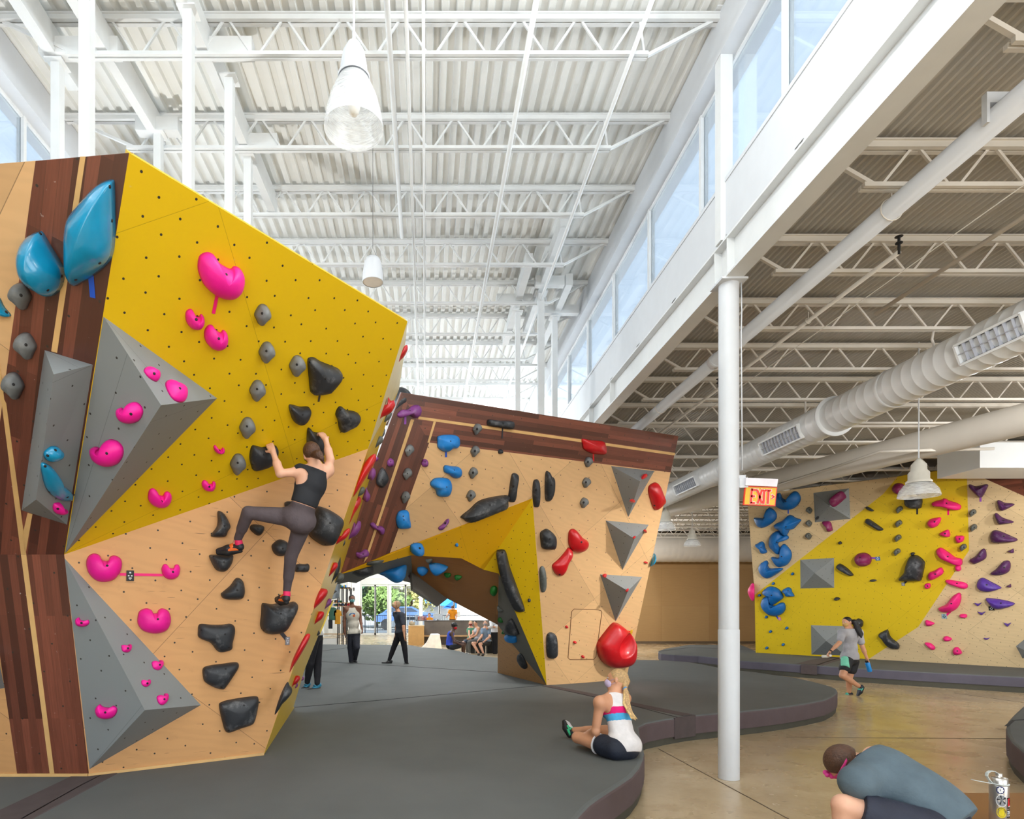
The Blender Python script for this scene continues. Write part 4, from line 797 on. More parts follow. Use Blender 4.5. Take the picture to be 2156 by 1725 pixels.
# side-on holds along the narrow yellow edge
LT = '''
small red fin hold at the top of the narrow edge|red|.07|g|452,180 460,140 475,110 500,82 512,85 512,110 495,140 470,165
cluster of pointed red holds below the top fin|red|.08|g|335,525 345,480 360,445 385,440 395,395 410,415 430,415 437,440 420,475 395,495 360,510
large black bulging hold at the top of the narrow edge|blk|.16|g|405,535 430,480 428,400 445,350 470,335 510,350 535,380 540,410 520,450 480,480 440,510
small grey hold under the red cluster|gg|.05|g|363,545 375,515 400,480 415,485 415,505 395,530
thin dark sliver hold on the narrow edge|blk|.03|g|358,635 364,605 370,580 377,590 372,620
grey stub between dark sliver and long red hold|gg|.06|g|310,700 320,655 345,628 363,640 360,665 335,685
longest red drop hold on the upper narrow edge|red|.09|g|175,998 195,920 235,820 275,760 310,735 322,750 318,780 290,830 240,910 200,975
tiny purple hold beside the long red drop's head|pur|.04|g|313,782 319,762 330,755 337,765 328,778
purple double hold right of the long red drop|pur|.08|g|265,880 275,840 300,820 318,835 318,865 300,895 285,890
grey stub left of the purple spindle hold|gg|.06|g|207,990 225,945 245,935 255,950 245,975 220,990
purple spindle hold in the middle of the edge|pur|.08|g|235,1000 250,960 262,937 270,960 285,985 283,1010 265,1027 245,1015
red hammer-headed hold in the middle of the edge|red|.08|g|147,1175 155,1110 163,1060 160,1040 175,1010 200,990 225,997 232,1020 215,1060 190,1100 165,1150
purple twin-lobed hold below the red hammer hold|pur|.09|g|148,1255 160,1200 185,1150 200,1160 215,1140 230,1150 228,1185 205,1225 170,1245
small knobbly red hold left of the purple twin lobes|red|.06|g|73,1285 85,1240 105,1240 130,1200 160,1185 163,1210 140,1245 110,1265
little dark wedge under the purple twin lobes|blk|.04|g|113,1298 122,1275 133,1255 135,1275 127,1290
bright red hold at the height of the cave lip|red|.07|g|28,1485 45,1430 65,1395 85,1395 90,1415 70,1445 45,1470
long dark grey horn hold at the cave lip|blk|.08|g|40,1535 55,1480 80,1420 97,1345 107,1370 105,1420 90,1470 65,1500
grey round knob hold at the cave lip|gg|.08|g|65,1525 80,1480 100,1455 125,1465 125,1490 105,1510 80,1515
chalky red leaf hold on the lower narrow edge|red|.09|f|1067,515 1080,450 1110,370 1130,343 1180,350 1187,385 1150,440 1100,490
purple lobed hold right of the chalky red leaf|pur|.07|f|1155,515 1170,455 1200,425 1220,440 1215,470 1190,490
chalky small red hold under the red leaf|red|.07|f|1073,635 1090,570 1115,530 1150,530 1160,550 1140,590 1110,612
longest red drop hold on the lower narrow edge|red|.08|f|880,1020 900,930 950,820 1000,730 1025,707 1047,715 1040,750 1000,830 940,930 900,990
lowest red hold on the narrow edge|red|.06|f|890,1145 905,1080 930,1048 960,1050 965,1075 940,1110 915,1125
tiny purple hold right of the lowest red hold|pur|.04|f|970,1090 977,1068 988,1052 1000,1060 992,1082
tiny purple hold under the lowest red hold|pur|.04|f|918,1145 930,1115 948,1110 945,1135 930,1148
dark grey fin hold at the bottom of the narrow edge|blk|.09|f|760,1360 790,1250 830,1150 865,1097 880,1125 900,1150 897,1190 860,1240 820,1280 790,1330
small dark pyramid on the lower narrow edge|blk|.05|f|1092,727 1100,700 1110,675 1122,690 1128,703 1118,718
'''
for ln in LT.strip().split('\n'):
    lb, mk, w, fr, pts = ln.split('|'); pts = ZS(fr, pts); q = min(pts)
    pl_ = F3T if q[1] < 790 else F3
    lens(lb, pts, float(w), mk, pl=pl_, at=(q[0]+2, q[1]), group='holds along the narrow yellow edge')
lens('black overhanging drop hold under the grey cave lip', ZS('p', '640,270 800,215 1000,160 1180,130 1225,200 1220,290 1170,360 1000,400 860,400 760,350'), .2, 'blk', pl=Cg, at=Z('p', (1000, 230))[0], face=1)
lens('huge blue drop hold hanging from the cave lip', ZS('p', '1380,290 1500,220 1750,150 2010,100 2012,300 1980,430 1900,520 1790,550 1680,520 1500,400 1350,330'), .25, 'bl', pl=Cg, at=Z('p', (1950, 150))[0], face=1)
lens('chalky grey banana hold on the cave lip', ZS('p', '1030,100 1080,50 1250,10 1400,0 1480,5 1400,90 1250,130 1100,130 1040,125'), .12, 'gg', pl=Y1p, at=Z('p', (1250, 60))[0], face=1)
lens('dark red hold hanging at the cave mouth', ZS('o', '750,295 775,283 790,280 793,340 790,390 768,345'), .1, 'mag', pl=Cg, at=(863, 1212), face=1)
lens('teal hold sticking out past the arched wall\'s right edge', ZS('i', '975,925 982,880 992,850 1000,880 995,910'), .12, 'teal', pl=W2, at=(1372, 1180), face=1)
lens('pink hold sticking out past the far wall\'s left edge', ZS('n', '245,350 215,310 198,260 200,220 220,180 245,160'), .15, 'p2', pl=W3a, at=(1590, 1240), face=1)
# tapes and tags
tm = {k: pm(k+'_tape', c, .5) for k, c in dict(pink=(236, 20, 116), blue=(24, 84, 200), dark=(70, 66, 58), black=(40, 38, 44), red=(210, 20, 24), purple=(150, 80, 180)).items()}
def ZZ(f, x, y): return Z(f, (x, y))[0]
for lb, pl, a, b, w, m in (('blue tape under the largest blue leaf hold', F1U, ZZ('a', 552, 805), ZZ('a', 563, 940), .03, 'blue'), ('pink tape under the big pink kidney hold', F2U, ZZ('b', 355, 465), ZZ('b', 328, 597), .022, 'pink'),
    ('pink tape joining two pink start holds', F2L, ZZ('c', 870, 1240), ZZ('c', 1185, 1246), .022, 'pink'), ('dark tape under the big black triangle hold', F2U, ZZ('b', 1076, 1135), ZZ('b', 1063, 1213), .018, 'dark'),
    ('dark tape under the large black start hold', F2L, ZZ('f', 800, 685), ZZ('f', 858, 755), .035, 'black'), ('blue tape under the top blue hold of the arched wall', W2, ZZ('h', 858, 510), ZZ('h', 858, 560), .03, 'blue'),
    ('black tape under the long bar hold', W2, ZZ('h', 1325, 318), ZZ('h', 1320, 406), .024, 'black'), ('red tape under the top red hold', W2, ZZ('i', 637, 265), ZZ('i', 638, 310), .026, 'red'), ('purple tape under the purple bone hold', W2, ZZ('h', 523, 220), ZZ('h', 521, 288), .03, 'purple'),
    ('red tape beside the biggest red hold', W2, ZZ('i', 828, 1306), ZZ('i', 866, 1314), .04, 'red'), ('blue tape under the upper blue horseshoe', W3a, ZZ('m', 759, 585), ZZ('m', 759, 646), .03, 'blue'),
    ('blue tape under the lower blue horseshoe', W3a, ZZ('n', 508, 520), ZZ('n', 540, 565), .05, 'blue'), ('purple tape right of the purple ball hold', W3a, ZZ('m', 1868, 1237), ZZ('m', 1950, 1245), .05, 'purple'),
    ('purple tape under the ball hold by the lamp', W3a, ZZ('k', 356, 318), ZZ('k', 356, 352), .035, 'purple'), ('black tape under the block hold by the lamp', W3a, ZZ('k', 483, 415), ZZ('k', 483, 458), .035, 'black'),
    ('pink tape under the long topmost pink hold', W3a, ZZ('k', 692, 418), ZZ('k', 692, 462), .035, 'pink'), ('pink tape under the pink leaf start hold', W3a, ZZ('k', 708, 1108), ZZ('k', 675, 1140), .05, 'pink'),
    ('black tape under the bell-shaped hold', W3a, ZZ('k', 415, 900), ZZ('k', 392, 925), .05, 'black'), ('purple tape under the ram\'s-head hold', W3b, ZZ('k', 909, 338), ZZ('k', 909, 372), .035, 'purple')): tape(lb, pl, a, b, w, tm[m])
blkp = pm('tag_black', (20, 20, 22), .4); gryp = pm('tag_grey', (130, 130, 134), .4)
rtag('black route tag on the pink tape', F2L, ZZ('c', 945, 1250), .055, .085, blkp)
rtag('grey route tag hanging from tape under the start hold', F2L, ZZ('f', 863, 765), .04, .075, gryp)
rtag('yellow route tag right of the biggest red hold', W2, ZZ('i', 858, 1312), .05, .1, pm('tag_yellow', (220, 180, 40), .5), blkp)
rtag('pink route tag under the lower blue horseshoe', W3a, ZZ('n', 547, 556), .08, .1, pm('tag_pink', (220, 110, 150), .5))
rtag('blue route tag right of the purple ball hold', W3a, ZZ('m', 1955, 1246), .1, .1, pm('tag_blue', (60, 120, 190), .5))
rtag('pale route tag under the pink leaf start hold', W3a, ZZ('k', 665, 1143), .1, .12, pm('tag_pale', (150, 176, 190), .5), blkp)
rtag('grey route tag under the bell-shaped hold', W3a, ZZ('k', 389, 927), .07, .09, gryp)
rtag('black square route tag under the violet holds', W3b, ZZ('k', 983, 1090), .1, .1, blkp)
# ---------------------------------------------------------------- steelwork, ducts, pipes, lamps
def cyl_post(name, label, x, y, r, z0, z1):
    t = thing(name, label, 'column', (x, y, z0)); MB().lathe((x, y, 0), [(r, z0), (r, z1)], 36).build('shaft', white, t, True); return t
pc = cyl_post('steel_column', 'round white steel column standing on the concrete floor by the mat', 3.06, 6.16, .095, 0, 4.98)
MB().box(2.93, 3.19, 6.03, 6.29, 4.98, 5.0).build('cap_plate', white, pc)
MB().lathe((3.06, 6.16, 0), [(.1, .002), (.1, .004), (.1, 1.5), (.097, 1.505)], 36).build('lower_sleeve', white, pc, True)
MB().tube([(3.165, 6.12, 4.98), (3.17, 6.12, 4.7), (3.165, 6.12, 4.5), (3.165, 6.1, 3.1)], .007, 6).build('conduit', white, pc, True)
def sq_post(x, y, s, z0, z1, label, group):
    t = thing('steel_column', label, 'column', (x, y, z0), group); b = MB().box(x-s/2, x+s/2, y-s/2, y+s/2, z0, z1); b.build('shaft', white2, t)
    MB().box(x-s, x+s, y-s, y+s, z1, z1+.015).build('cap_plate', white2, t); return t
sq_post(3.01, 6.16, .12, 5.4, 7.68, 'square white column beside the clerestory, above the round column', 'square columns'); 
for x, y, s, z1, lb in ((-2.83, 5.1, .09, 7.68, 'square white column nearest behind the left wall, running out of the top'), (-2.22, 5.72, .085, 7.3, 'square white column second from left group, just right of the nearest one'), (-3.78, 6.27, .09, 7.3, 'leftmost square white column above the dark wood'),
        (-2.07, 6.45, .085, 7.3, 'square white column above the middle of the yellow edge'), (-2.2, 7.57, .09, 7.3, 'rightmost square white column of the left group'), (-3.15, 7.2, .085, 7.3, 'short-looking square white column behind the yellow corner'),
        (1.72, 11.4, .09, 7.25, 'left one of three far square columns behind the arched wall'), (2.06, 10.9, .11, 7.35, 'middle, tallest of three far square columns'), (2.45, 11.6, .1, 7.25, 'right one of three far square columns by the clerestory')):
    sq_post(x, y, s, 4.0 if x > 0 else 1.2 if y < 6 else .34, z1, lb, 'square columns')
def beam(label, a, b, w, h):
    tag(MB().bar(a, b, w, h).build('steel_beam', white2), label, 'beam', 'transfer beams under the high ceiling')
beam('long white transfer beam along the left of the high ceiling', (-2.38, 1, 7.45), (-2.16, 8.7, 7.45), .1, .28)
beam('white transfer beam nearer the left clerestory', (-3.4, 1, 7.45), (-3.2, 7.4, 7.45), .1, .28)
beam('white transfer beam closest to the left clerestory', (-3.75, 3, 7.45), (-3.8, 6.6, 7.45), .12, .26)
for x0, x1, y, lb in ((-3.9, -3.1, 6.2, 'short white cross beam near the left picture corner'), (-2.5, -1.75, 6.2, 'short white cross beam over the second column'), (-3.4, -2.9, 7.2, 'short white cross beam behind the nearest column'), (-2.4, -1.8, 7.45, 'short white cross beam at the end of the long beam'),
        (1.3, 1.95, 11.2, 'short white cross beam over the left far column'), (1.9, 2.4, 10.6, 'short white cross beam over the middle far column'), (2.2, 2.9, 11.6, 'short white cross beam over the right far column')): beam(lb, (x0, y, 7.4), (x1, y, 7.4), .12, .16)
beam('white transfer beam running back from the middle far column', (2.06, 9.0, 7.45), (2.06, 12.5, 7.45), .14, .22)
beam('white transfer beam running back from the left far column', (1.7, 10.0, 7.45), (1.7, 13, 7.45), .12, .2)
beam('white transfer beam running back from the right far column', (2.5, 10.6, 7.45), (2.5, 14, 7.45), .12, .2)
ductm = pm('painted_duct', (236, 240, 243), .38, .02, 2)
def duct(label, x, z, r, y0, y1, grilles=(), step=.16, m=None, seams=()):
    t = thing('air_duct', label, 'duct', (x, y0, z)); pr = []; y = 0
    while y < y1-y0: pr += [(r, y), (r, y+step*.9), (r*1.003, y+step*.92), (r*1.005, y+step*.96), (r*1.003, y+step*.99)]; y += step
    pr.append((r, y1-y0)); pr = [(.0, 0)]+pr+[(0, y1-y0)]
    MB().lathe((x, y0, z), pr, 40, (0, 1, 0)).build('spiral_tube', m or ductm, t, True)
    for y in seams: MB().lathe((x, y, z), [(r*1.012, 0), (r*1.03, .01), (r*1.03, .05), (r*1.012, .06)], 40, (0, 1, 0)).build('seam_band', ductm, t, True)
    for y, a, L in grilles:                         # boxed supply grille on the tube's side
        A = math.radians(a); n = Vector((math.cos(A), 0, math.sin(A))); u = Vector((0, 1, 0)); v = n.cross(u); c = Vector((x, y, z))+n*(r*1.0)
        g = MB(); hw = .11
        for s in (-1, 1): g.obox(c+v*(s*hw), u, v, n, L/2, .012, .035); g.obox(c+u*(s*L/2), u, v, n, .012, hw, .035)
        go = g.build('grille_frame', ductm, t); gm = MB(); k = int(L/.085)
        for i in range(k+1): gm.obox(c+u*(-L/2+L*i/k), u, v, n, .003, hw, .03)
        gm.obox(c, u, v, n, L/2, .004, .03); gm.build('grille_blades', pm('grille_metal', (186, 190, 200), .4), go)
        MB().obox(c-n*.02, u, v, n, L/2, hw, .003).build('grille_throat', pm('grille_dark', (96, 98, 108), .6), go)
    return t
duct('big white spiral air duct with grilles crossing the low ceiling', 6.16, 4.62, .25, 3.6, 30.5, [(6.4, 200, .75), (10.2, 200, 1.1), (13.9, 200, 1.1)], .16, None, (8.0, 12.4))
t = thing('air_duct', 'second, dimmer air duct slanting behind the big spiral one', 'duct', (9.4, 9.6, 4.7)); MB().tube([(10.4, 6.2, 4.72), (9.4, 9.6, 4.70), (8.1, 14, 4.68), (5.9, 21.5, 4.62)], .25, 32).build('spiral_tube', lowsteel, t, True)
t = thing('air_duct', 'wide horizontal spiral duct along the top of the back plywood wall', 'duct', (4.3, 29, 4.9))
MB().lathe((4.35, 29.4, 4.72), [(0, 0)]+[(.70+(.01 if i % 3 == 2 else 0), .1*i) for i in range(150)]+[(0, 15)], 36, (1, 0, 0)).build('spiral_tube', lowsteel, t, True)
tag(MB().lathe((6.16, 9.2, 4.62), [(.0, 0), (.3, .0), (.3, .03), (.0, .03)], 36, (0, -1, 0)).build('duct_collar', ductm, None, True), 'round flat collar around the big duct beyond its middle grille', 'collar')
tag(MB().box(10.9, 15.5, 12.0, 13.0, 4.5, 5.0).build('duct_box', ductm), 'rectangular white duct box at the right edge above the purple holds', 'duct')
def pipe(label, pts, r, m=white, hang=(), name='ceiling_pipe', cat='pipe'):
    t = thing(name, label, cat, pts[0]); MB().tube(pts, r, 14).build('pipe_run', m, t, True)
    for y in hang:
        a, b = Vector(pts[0]), Vector(pts[-1]); f_ = (y-a.y)/(b.y-a.y); c = a+(b-a)*f_; h = MB()
        h.tube([(c.x+(r+.008)*math.cos(k*PI/8), y, c.z+(r+.008)*math.sin(k*PI/8)) for k in range(17)], .005, 6); h.tube([(c.x, y, c.z+r), (c.x, y, 5.12 if c.x > 3 else 7.28)], .004, 5); h.build('hanger', lowsteel, t)
    return t
dr = pipe('thick white drain pipe parallel to the beam under the low ceiling', [(3.78, 2.5, 4.95), (3.78, 30, 4.95)], .081, white, (4.95, 7.35, 9.8, 12.2, 15))
MB().box(3.7, 3.86, 3.5, 3.52, 5.03, 5.1).build('strap_bracket', white, dr)
for y in (3.55, 7.9, 12.9): MB().lathe((3.78, y, 4.95), [(.0811, 0), (.09, .0), (.09, .11), (.0811, .11)], 28, (0, 1, 0)).build('coupling', white, dr, True)
MB().box(3.70, 3.86, 4.0, 4.04, 5.03, 5.1).box(3.68, 3.70, 4.0, 4.04, 4.9, 5.1).build('strap_bracket', white, dr)
sp = pipe('thin sprinkler pipe with small black heads under the low ceiling', [(4.39, 5.66, 5.02), (4.39, 30, 5.0)], .022, lowsteel, (7, 10, 13))
for y in (5.66, 9.15, 14.2): MB().tube([(4.39, y, 5.0), (4.39, y, 5.09)], .012, 8).lathe((4.39, y, 5.09), [(.01, 0), (.03, .01), (.03, .02), (.012, .03), (.012, .07), (.035, .075), (0, .08)], 12).build('sprinkler_head', pm('black_metal', (30, 30, 32), .5), sp)
pipe('straight white conduit ending in mid-air under the low ceiling', [(5.09, 3, 5.05), (5.09, 6.9, 5.05)], .022, lowsteel)
pipe('thin steel cable strung along the low ceiling', [(4.72, 3, 5.06), (4.72, 28, 5.0)], .005, lowsteel, (), 'ceiling_cable', 'cable')
pipe('long thin pipe sloping past the second duct', [P(1560, 1045, 15), P(1769, 980, 12), P(1853, 951, 11), P(2093, 945, 10.4)], .025, lowsteel)
pipe('vertical drop conduit from joists to the big duct, right one', [(6.16, 7.4, 5.1), (6.14, 7.4, 4.98), (6.18, 7.4, 4.87)], .014, lowsteel)
pipe('vertical drop conduit from joists to the big duct, middle one', [(6.16, 9.9, 5.1), (6.16, 9.9, 4.87)], .014, lowsteel)
pipe('vertical drop conduit from joists to the big duct, left one', [(6.16, 12.6, 5.1), (6.16, 12.6, 4.87)], .014, lowsteel)
for lb, x, z, r, y0, y1 in (('thickest white conduit bundle crossing the high joists near the lamp', -.35, 7.2, .028, 3, 9), ('white conduit along the high ceiling just right of the lamp', -.18, 7.22, .02, 3, 26), ('white conduit rod left of the middle of the high ceiling', -.02, 7.15, .016, 3, 26), ('white conduit right of the middle of the high ceiling', 1.0, 7.2, .028, 3, 24), ('white conduit nearest the right clerestory', 2.05, 7.22, .022, 3, 20)):
    pipe(lb, [(x, y0, z), (x, y1, z)], r, white2)
# pendant lamps
def high_bay(label, x, y, zc, r, h, group='hanging dome lamps', big=False):
    t = thing('pendant_lamp', label, 'lamp', (x, y, zc), group)
    top = zc+h
    if big:
        MB().lathe((x, y, zc), [(r, 0), (r*.99, .02), (r*.93, h*.3), (r*.8, h*.6), (r*.62, h*.85), (r*.5, h), (r*.485, h), (r*.6, h*.85), (r*.78, h*.6), (r*.91, h*.3), (r*.97, .02), (r, 0)], 48).build('glass_shade', dome_glass, t, True)
        MB().lathe((x, y, top), [(r*.5, -.005), (r*.54, 0), (r*.54, .015), (r*.47, .02), (r*.44, .1), (r*.36, .19), (r*.22, .25), (r*.08, .28), (.012, .3), (.012, .34), (0, .34)], 40).build('housing', white, t, True)
        MB().lathe((x, y, top-.012), [(r*.515, 0), (r*.525, 0), (r*.525, .014), (r*.515, .014)], 40).build('dark_ring', pm('lamp_ring', (60, 64, 70), .4), t, True)
    else:
        MB().lathe((x, y, zc), [(r, 0), (r*.98, .03), (r*.9, h*.45), (r*.7, h*.8), (r*.45, h), (r*.44, h-.01), (r*.68, h*.78), (r*.88, h*.43), (r*.96, .03), (r, 0)], 40).build('glass_shade', dome_glass, t, True)
        MB().lathe((x, y, top), [(r*.6, -.02), (r*.62, .0), (r*.5, .03), (r*.5, .12), (r*.38, .16), (r*.36, .24), (r*.16, .3), (.02, .33), (0, .33)], 32).build('housing', pm('lamp_housing', (214, 210, 198), .4), t, True)
    ceil = 7.69 if x < 3 else 5.48
    MB().tube([(x, y, top+.28), (x, y, ceil)], .009, 6).build('cord', white, t)
    MB().ell((x, y, zc+h*.5), .05, .05, .09, 12, 8).build('bulb', pm('frosted_bulb', (240, 240, 236), .3), t, True)
    return t
D = 4.45; high_bay('large ribbed glass bell lamp hanging high in the main hall', (745-CX)/F*D, D, CZ+(1285-273)/F*D, .5*125/F*D, .37, big=True)
high_bay('glass dome lamp hanging in front of the far yellow wall', 6.95, 8.6, 3.3, .25, .21)
high_bay('glass dome lamp half hidden by the arched wall\'s right edge', 6.45, 16.4, 3.85, .26, .24)
high_bay('small far glass dome lamp below the horizontal duct', 8.3, 19, 3.7, .25, .22)
t = thing('ceiling_speaker', 'white tapered loudspeaker hanging from a thin wire', 'speaker', (-.63, 7.3, 5.6))
sx, sy, sz = (785-CX)/F*7.3, 7.3, CZ+690/F*7.3
MB().lathe((sx, sy, sz), [(.118, .0), (.126, .0), (.126, .01), (.12, .12), (.1, .24), (.08, .285), (.03, .3), (0, .3)], 36).build('cabinet', white, t, True)
MB().lathe((sx, sy, sz+.004), [(0, 0), (.118, 0)], 36).build('grille_cloth', pm('speaker_cloth', (214, 206, 196), .8), t)
MB().tube([(sx, sy, sz+.42), (sx, sy, 7.3)], .003, 5).tube([(sx-.05, sy, sz+.3), (sx, sy, sz+.42), (sx+.05, sy, sz+.3)], .003, 5).build('wire', pm('wire', (90, 90, 90), .4), t)
# EXIT sign bracketed to the round column
sg = thing('exit_sign', 'hanging yellow EXIT sign with red letters bracketed to the round column', 'sign', (3.35, 6.1, 2.8))
D = 6.1; q = lambda x, y, d=D: P(x, y, d)
def plate(mb, pts, d, th): mb.prism([P(x, y, d) for x, y in pts], Vector((0, th, 0)))
b = MB(); plate(b, [(1571, 1006), (1638.5, 1009), (1636, 1025), (1570, 1022)], D-.03, .09); b.build('housing', pm('sign_housing', (226, 220, 226), .4), sg)
b = MB(); plate(b, [(1569, 1023.5), (1636.5, 1026.5), (1632.5, 1066), (1565.5, 1063.5)], D, .02); b.build('frame', pm('sign_red', (232, 60, 30), .4), sg)
b = MB(); plate(b, [(1571, 1025.5), (1634.5, 1028), (1630.8, 1064), (1567.5, 1061.8)], D-.004, .006); b.build('face', pm('sign_yellow', (222, 176, 14), .35), sg)
b = MB(); w_ = MB()
def seg(x0, y0, x1, y1, th):
    for mb, k, dd in ((w_, 1.6, D-.007), (b, 0, D-.011)):
        a, c = P(x0, y0, dd), P(x1, y1, dd); ex = Vector((c-a)).normalized()*(k*.0035); mb.bar(a-ex, c+ex, (th+k)*D/F, .003, (0, -1, 0))
for s_ in ((1583, 1030, 1581, 1060, 4.2), (1582, 1031.5, 1592, 1032, 4), (1581, 1045, 1589.5, 1045.2, 4), (1580, 1059, 1589.5, 1059.3, 4), (1594.5, 1031, 1604, 1060.5, 4.2), (1604.8, 1031, 1595, 1060.5, 4.2), (1609.5, 1031.5, 1607.5, 1061, 4.4), (1612.5, 1032.8, 1624, 1033.2, 4), (1618.5, 1033, 1616.5, 1061, 4.4), (1625, 1042, 1630, 1046.3, 2.4), (1630, 1046.3, 1624.6, 1050, 2.4)): seg(*s_)
w_.build('letter_outline', pm('sign_outline', (240, 226, 226), .4), sg); b.build('lettering', pm('sign_letters', (236, 44, 16), .4), sg)
MB().bar(P(1555, 1018, 6.12), P(1572, 1017, 6.12), .05, .1).box(3.10, 3.2, 6.1, 6.14, 2.93, 3.05).build('bracket', white, sg)
# ---------------------------------------------------------------- entry end: storefront, outside, desk, shelf, ramp
wh = pm('lobby_white', (226, 228, 226), .6, .02)
DZ = 42.0
def wx(px, d=DZ): return (px-CX)/F*d
def wz(py, d=DZ): return CZ+(CY-py)/F*d
o = MB().box(-13, wx(761), DZ, DZ+.3, 0, 5.6).box(wx(761), 5.6, DZ, DZ+.3, wz(1231), 5.6).box(wx(1010), 5.8, DZ, DZ+.3, 0, 5.6)
struct('wall_entry', o, wh)
struct('wall_lobby_right', MB().box(4.2, 4.3, 31, DZ, 0, 5.6), wh)
struct('ceiling_lobby', MB().box(4.2, 5.9, 31, DZ, 5.5, 5.6), wh)
struct('wall_lobby_left', MB().box(-6.6, -6.4, 29, DZ, 0, 5.5), wh)
k = 0
for x0, x1, nm in ((762, 789, 'window'), (791, 815, 'window'), (824, 853, 'door'), (855, 882, 'door'), (890, 924, 'window'), (926, 955, 'window'), (957, 1008, 'window')):
    k += 1; X0, X1 = wx(x0), wx(x1); z1 = wz(1232); f_ = MB().box(X0-.09, X0, DZ-.04, DZ+.1, 0, z1).box(X1, X1+.09, DZ-.04, DZ+.1, 0, z1).box(X0, X1, DZ-.04, DZ+.1, z1-.09, z1).box(X0, X1, DZ-.04, DZ+.1, 0, .12)
    o = struct('%s_%d' % (nm, k+80), f_, wh, origin=(X0, DZ, 0)); MB().box(X0, X1, DZ+.02, DZ+.03, .12, z1-.09).build('pane', glass, o)
    if nm == 'door': MB().bar((X1-.25 if k == 3 else X0+.25, DZ-.1, .9), (X1-.25 if k == 3 else X0+.25, DZ-.1, 1.5), .04).build('door_handle', pm('brushed_metal', (150, 152, 156), .3, metal=.8), o); MB().box(X0+.1, X0+.6, DZ-.12, DZ-.04, z1-.25, z1-.15).build('door_closer', pm('closer', (140, 142, 140), .5), o)
struct('trim_2', MB().box(wx(818), wx(822), DZ-.1, DZ+.1, 0, wz(1232)).box(wx(884.5), wx(889), DZ-.15, DZ+.1, 0, wz(1232)).box(wx(745), wx(1000), DZ-.06, DZ, wz(1219), wz(1217)), wh)
es = thing('exit_sign', 'small red exit sign above the glass doors', 'sign', (wx(853), DZ-.1, wz(1225)))
MB().box(wx(848), wx(858), DZ-.12, DZ-.05, wz(1225), wz(1217)).build('housing', wh, es)
MB().box(wx(849.5), wx(856.5), DZ-.13, DZ-.12, wz(1223.5), wz(1218.5)).build('lettering', pm('exit_red', (228, 60, 60), .5), es)
struct('ground', MB().box(-60, 60, 44.1, 140, -.12, -.02), pm('asphalt', (150, 148, 144), .9, .08, 1))
leaf = [pm('leaves_%d' % i, c, .7, .3, 1.5) for i, c in enumerate(((108, 130, 62), (140, 150, 84), (86, 118, 84), (168, 160, 90)))]
def tree(label, x, y, h, w, m):
    t = thing('leafy_tree', label, 'tree', (x, y, 0), 'trees outside the entrance'); rnd = random.Random(int(x*13+y)); MB().tube([(x, y, 0), (x+.1, y, h*.3), (x-.1, y, h*.6)], [.2, .15, .08], 8).build('trunk', pm('bark', (90, 74, 60), .9), t)
    v = []; f = []
    for i in range(1500):
        u = rnd.uniform(-1, 1); a = rnd.uniform(0, 2*PI); rr = rnd.random()**.4; s = math.sqrt(1-u*u)*rr; lump = 1+.25*math.sin(3*a)+.2*math.sin(5*u)
        c = Vector((x+w*s*math.cos(a)*lump, y+w*s*math.sin(a)*lump, h*.58+h*.45*u*rr)); d1 = Vector((rnd.uniform(-1, 1), rnd.uniform(-1, 1), rnd.uniform(-1, 1))).normalized(); d2 = d1.orthogonal().normalized(); L = .28
        b = len(v); v += [tuple(c-d1*L), tuple(c+d2*L*.6), tuple(c+d1*L), tuple(c-d2*L*.6)]; f.append((b, b+1, b+2, b+3))
    make('foliage', v, f, m, t)
for a in (('yellow-green tree seen through the left entrance window', -5.0, 62, 7.5, 3.0, leaf[1]), ('darker green tree at the left of the entrance windows', -7.6, 60, 6.0, 2.6, leaf[2]), ('low bluish-green shrub tree behind the parked vehicle', -4.0, 58, 3.9, 2.2, leaf[0]), ('tall pale tree behind the glass doors', -1.6, 66, 8, 3.2, leaf[3]), ('far pale green tree left of the white building', -3.6, 72, 9, 3.2, leaf[1])): tree(*a)
bd = thing('white_building', 'sunlit white building outside with a blue awning', 'building', (5, 70, 0))
MB().box(-.4, 26, 74, 84, 0, 5.6).build('walls', pm('stucco', (238, 232, 218), .8), bd); MB().prism([Vector((-.2, 72, 2.6)), Vector((3.6, 72, 1.9)), Vector((3.6, 74, 3.2)), Vector((-.2, 74, 3.4))], Vector((0, 0, .08))).build('awning', pm('awning_blue', (40, 130, 220), .7), bd)
MB().prism([Vector((2.0, 72, 1.9)), Vector((3.7, 72, 1.9)), Vector((3.7, 72, 3.2))], Vector((0, .1, 0))).build('awning_side', pm('awning_side', (20, 96, 200), .7), bd)
MB().box(-.4, 26, 73.9, 74, 4.1, 4.25).build('ledge', pm('ledge', (220, 200, 180), .8), bd)
def car(label, x0, x1, y, z, m, hgt):
    t = thing('parked_car', label, 'car', ((x0+x1)/2, y, 0)); L = x1-x0
    prof = [(0, .35), (.02, .6), (.14, .75), (.26, 1), (.62, 1), (.78, .78), (.98, .7), (1, .35)]
    pts = [Vector((x0+L*a, y, z+hgt*b)) for a, b in prof]; MB().prism(pts, Vector((0, 1.7, 0))).build('body', m, t)
    MB().prism([Vector((x0+L*a, y-.01, z+hgt*b)) for a, b in ((.18, .76), (.28, .95), (.6, .95), (.72, .77))], Vector((0, .02, 0))).build('side_window', pm('car_glass', (60, 70, 84), .2), t)
    for a in (.2, .8): MB().lathe((x0+L*a, y-.02, z+hgt*.24), [(0, 0), (hgt*.24, 0), (hgt*.24, .2), (0, .2)], 20, (0, 1, 0)).build('wheel', pm('tyre', (30, 30, 32), .7), t)
    return t
car('blue van parked outside behind the railing', -4.4, .9, 52, 0, pm('car_blue', (84, 112, 160), .3, coat=.5), 2.0)
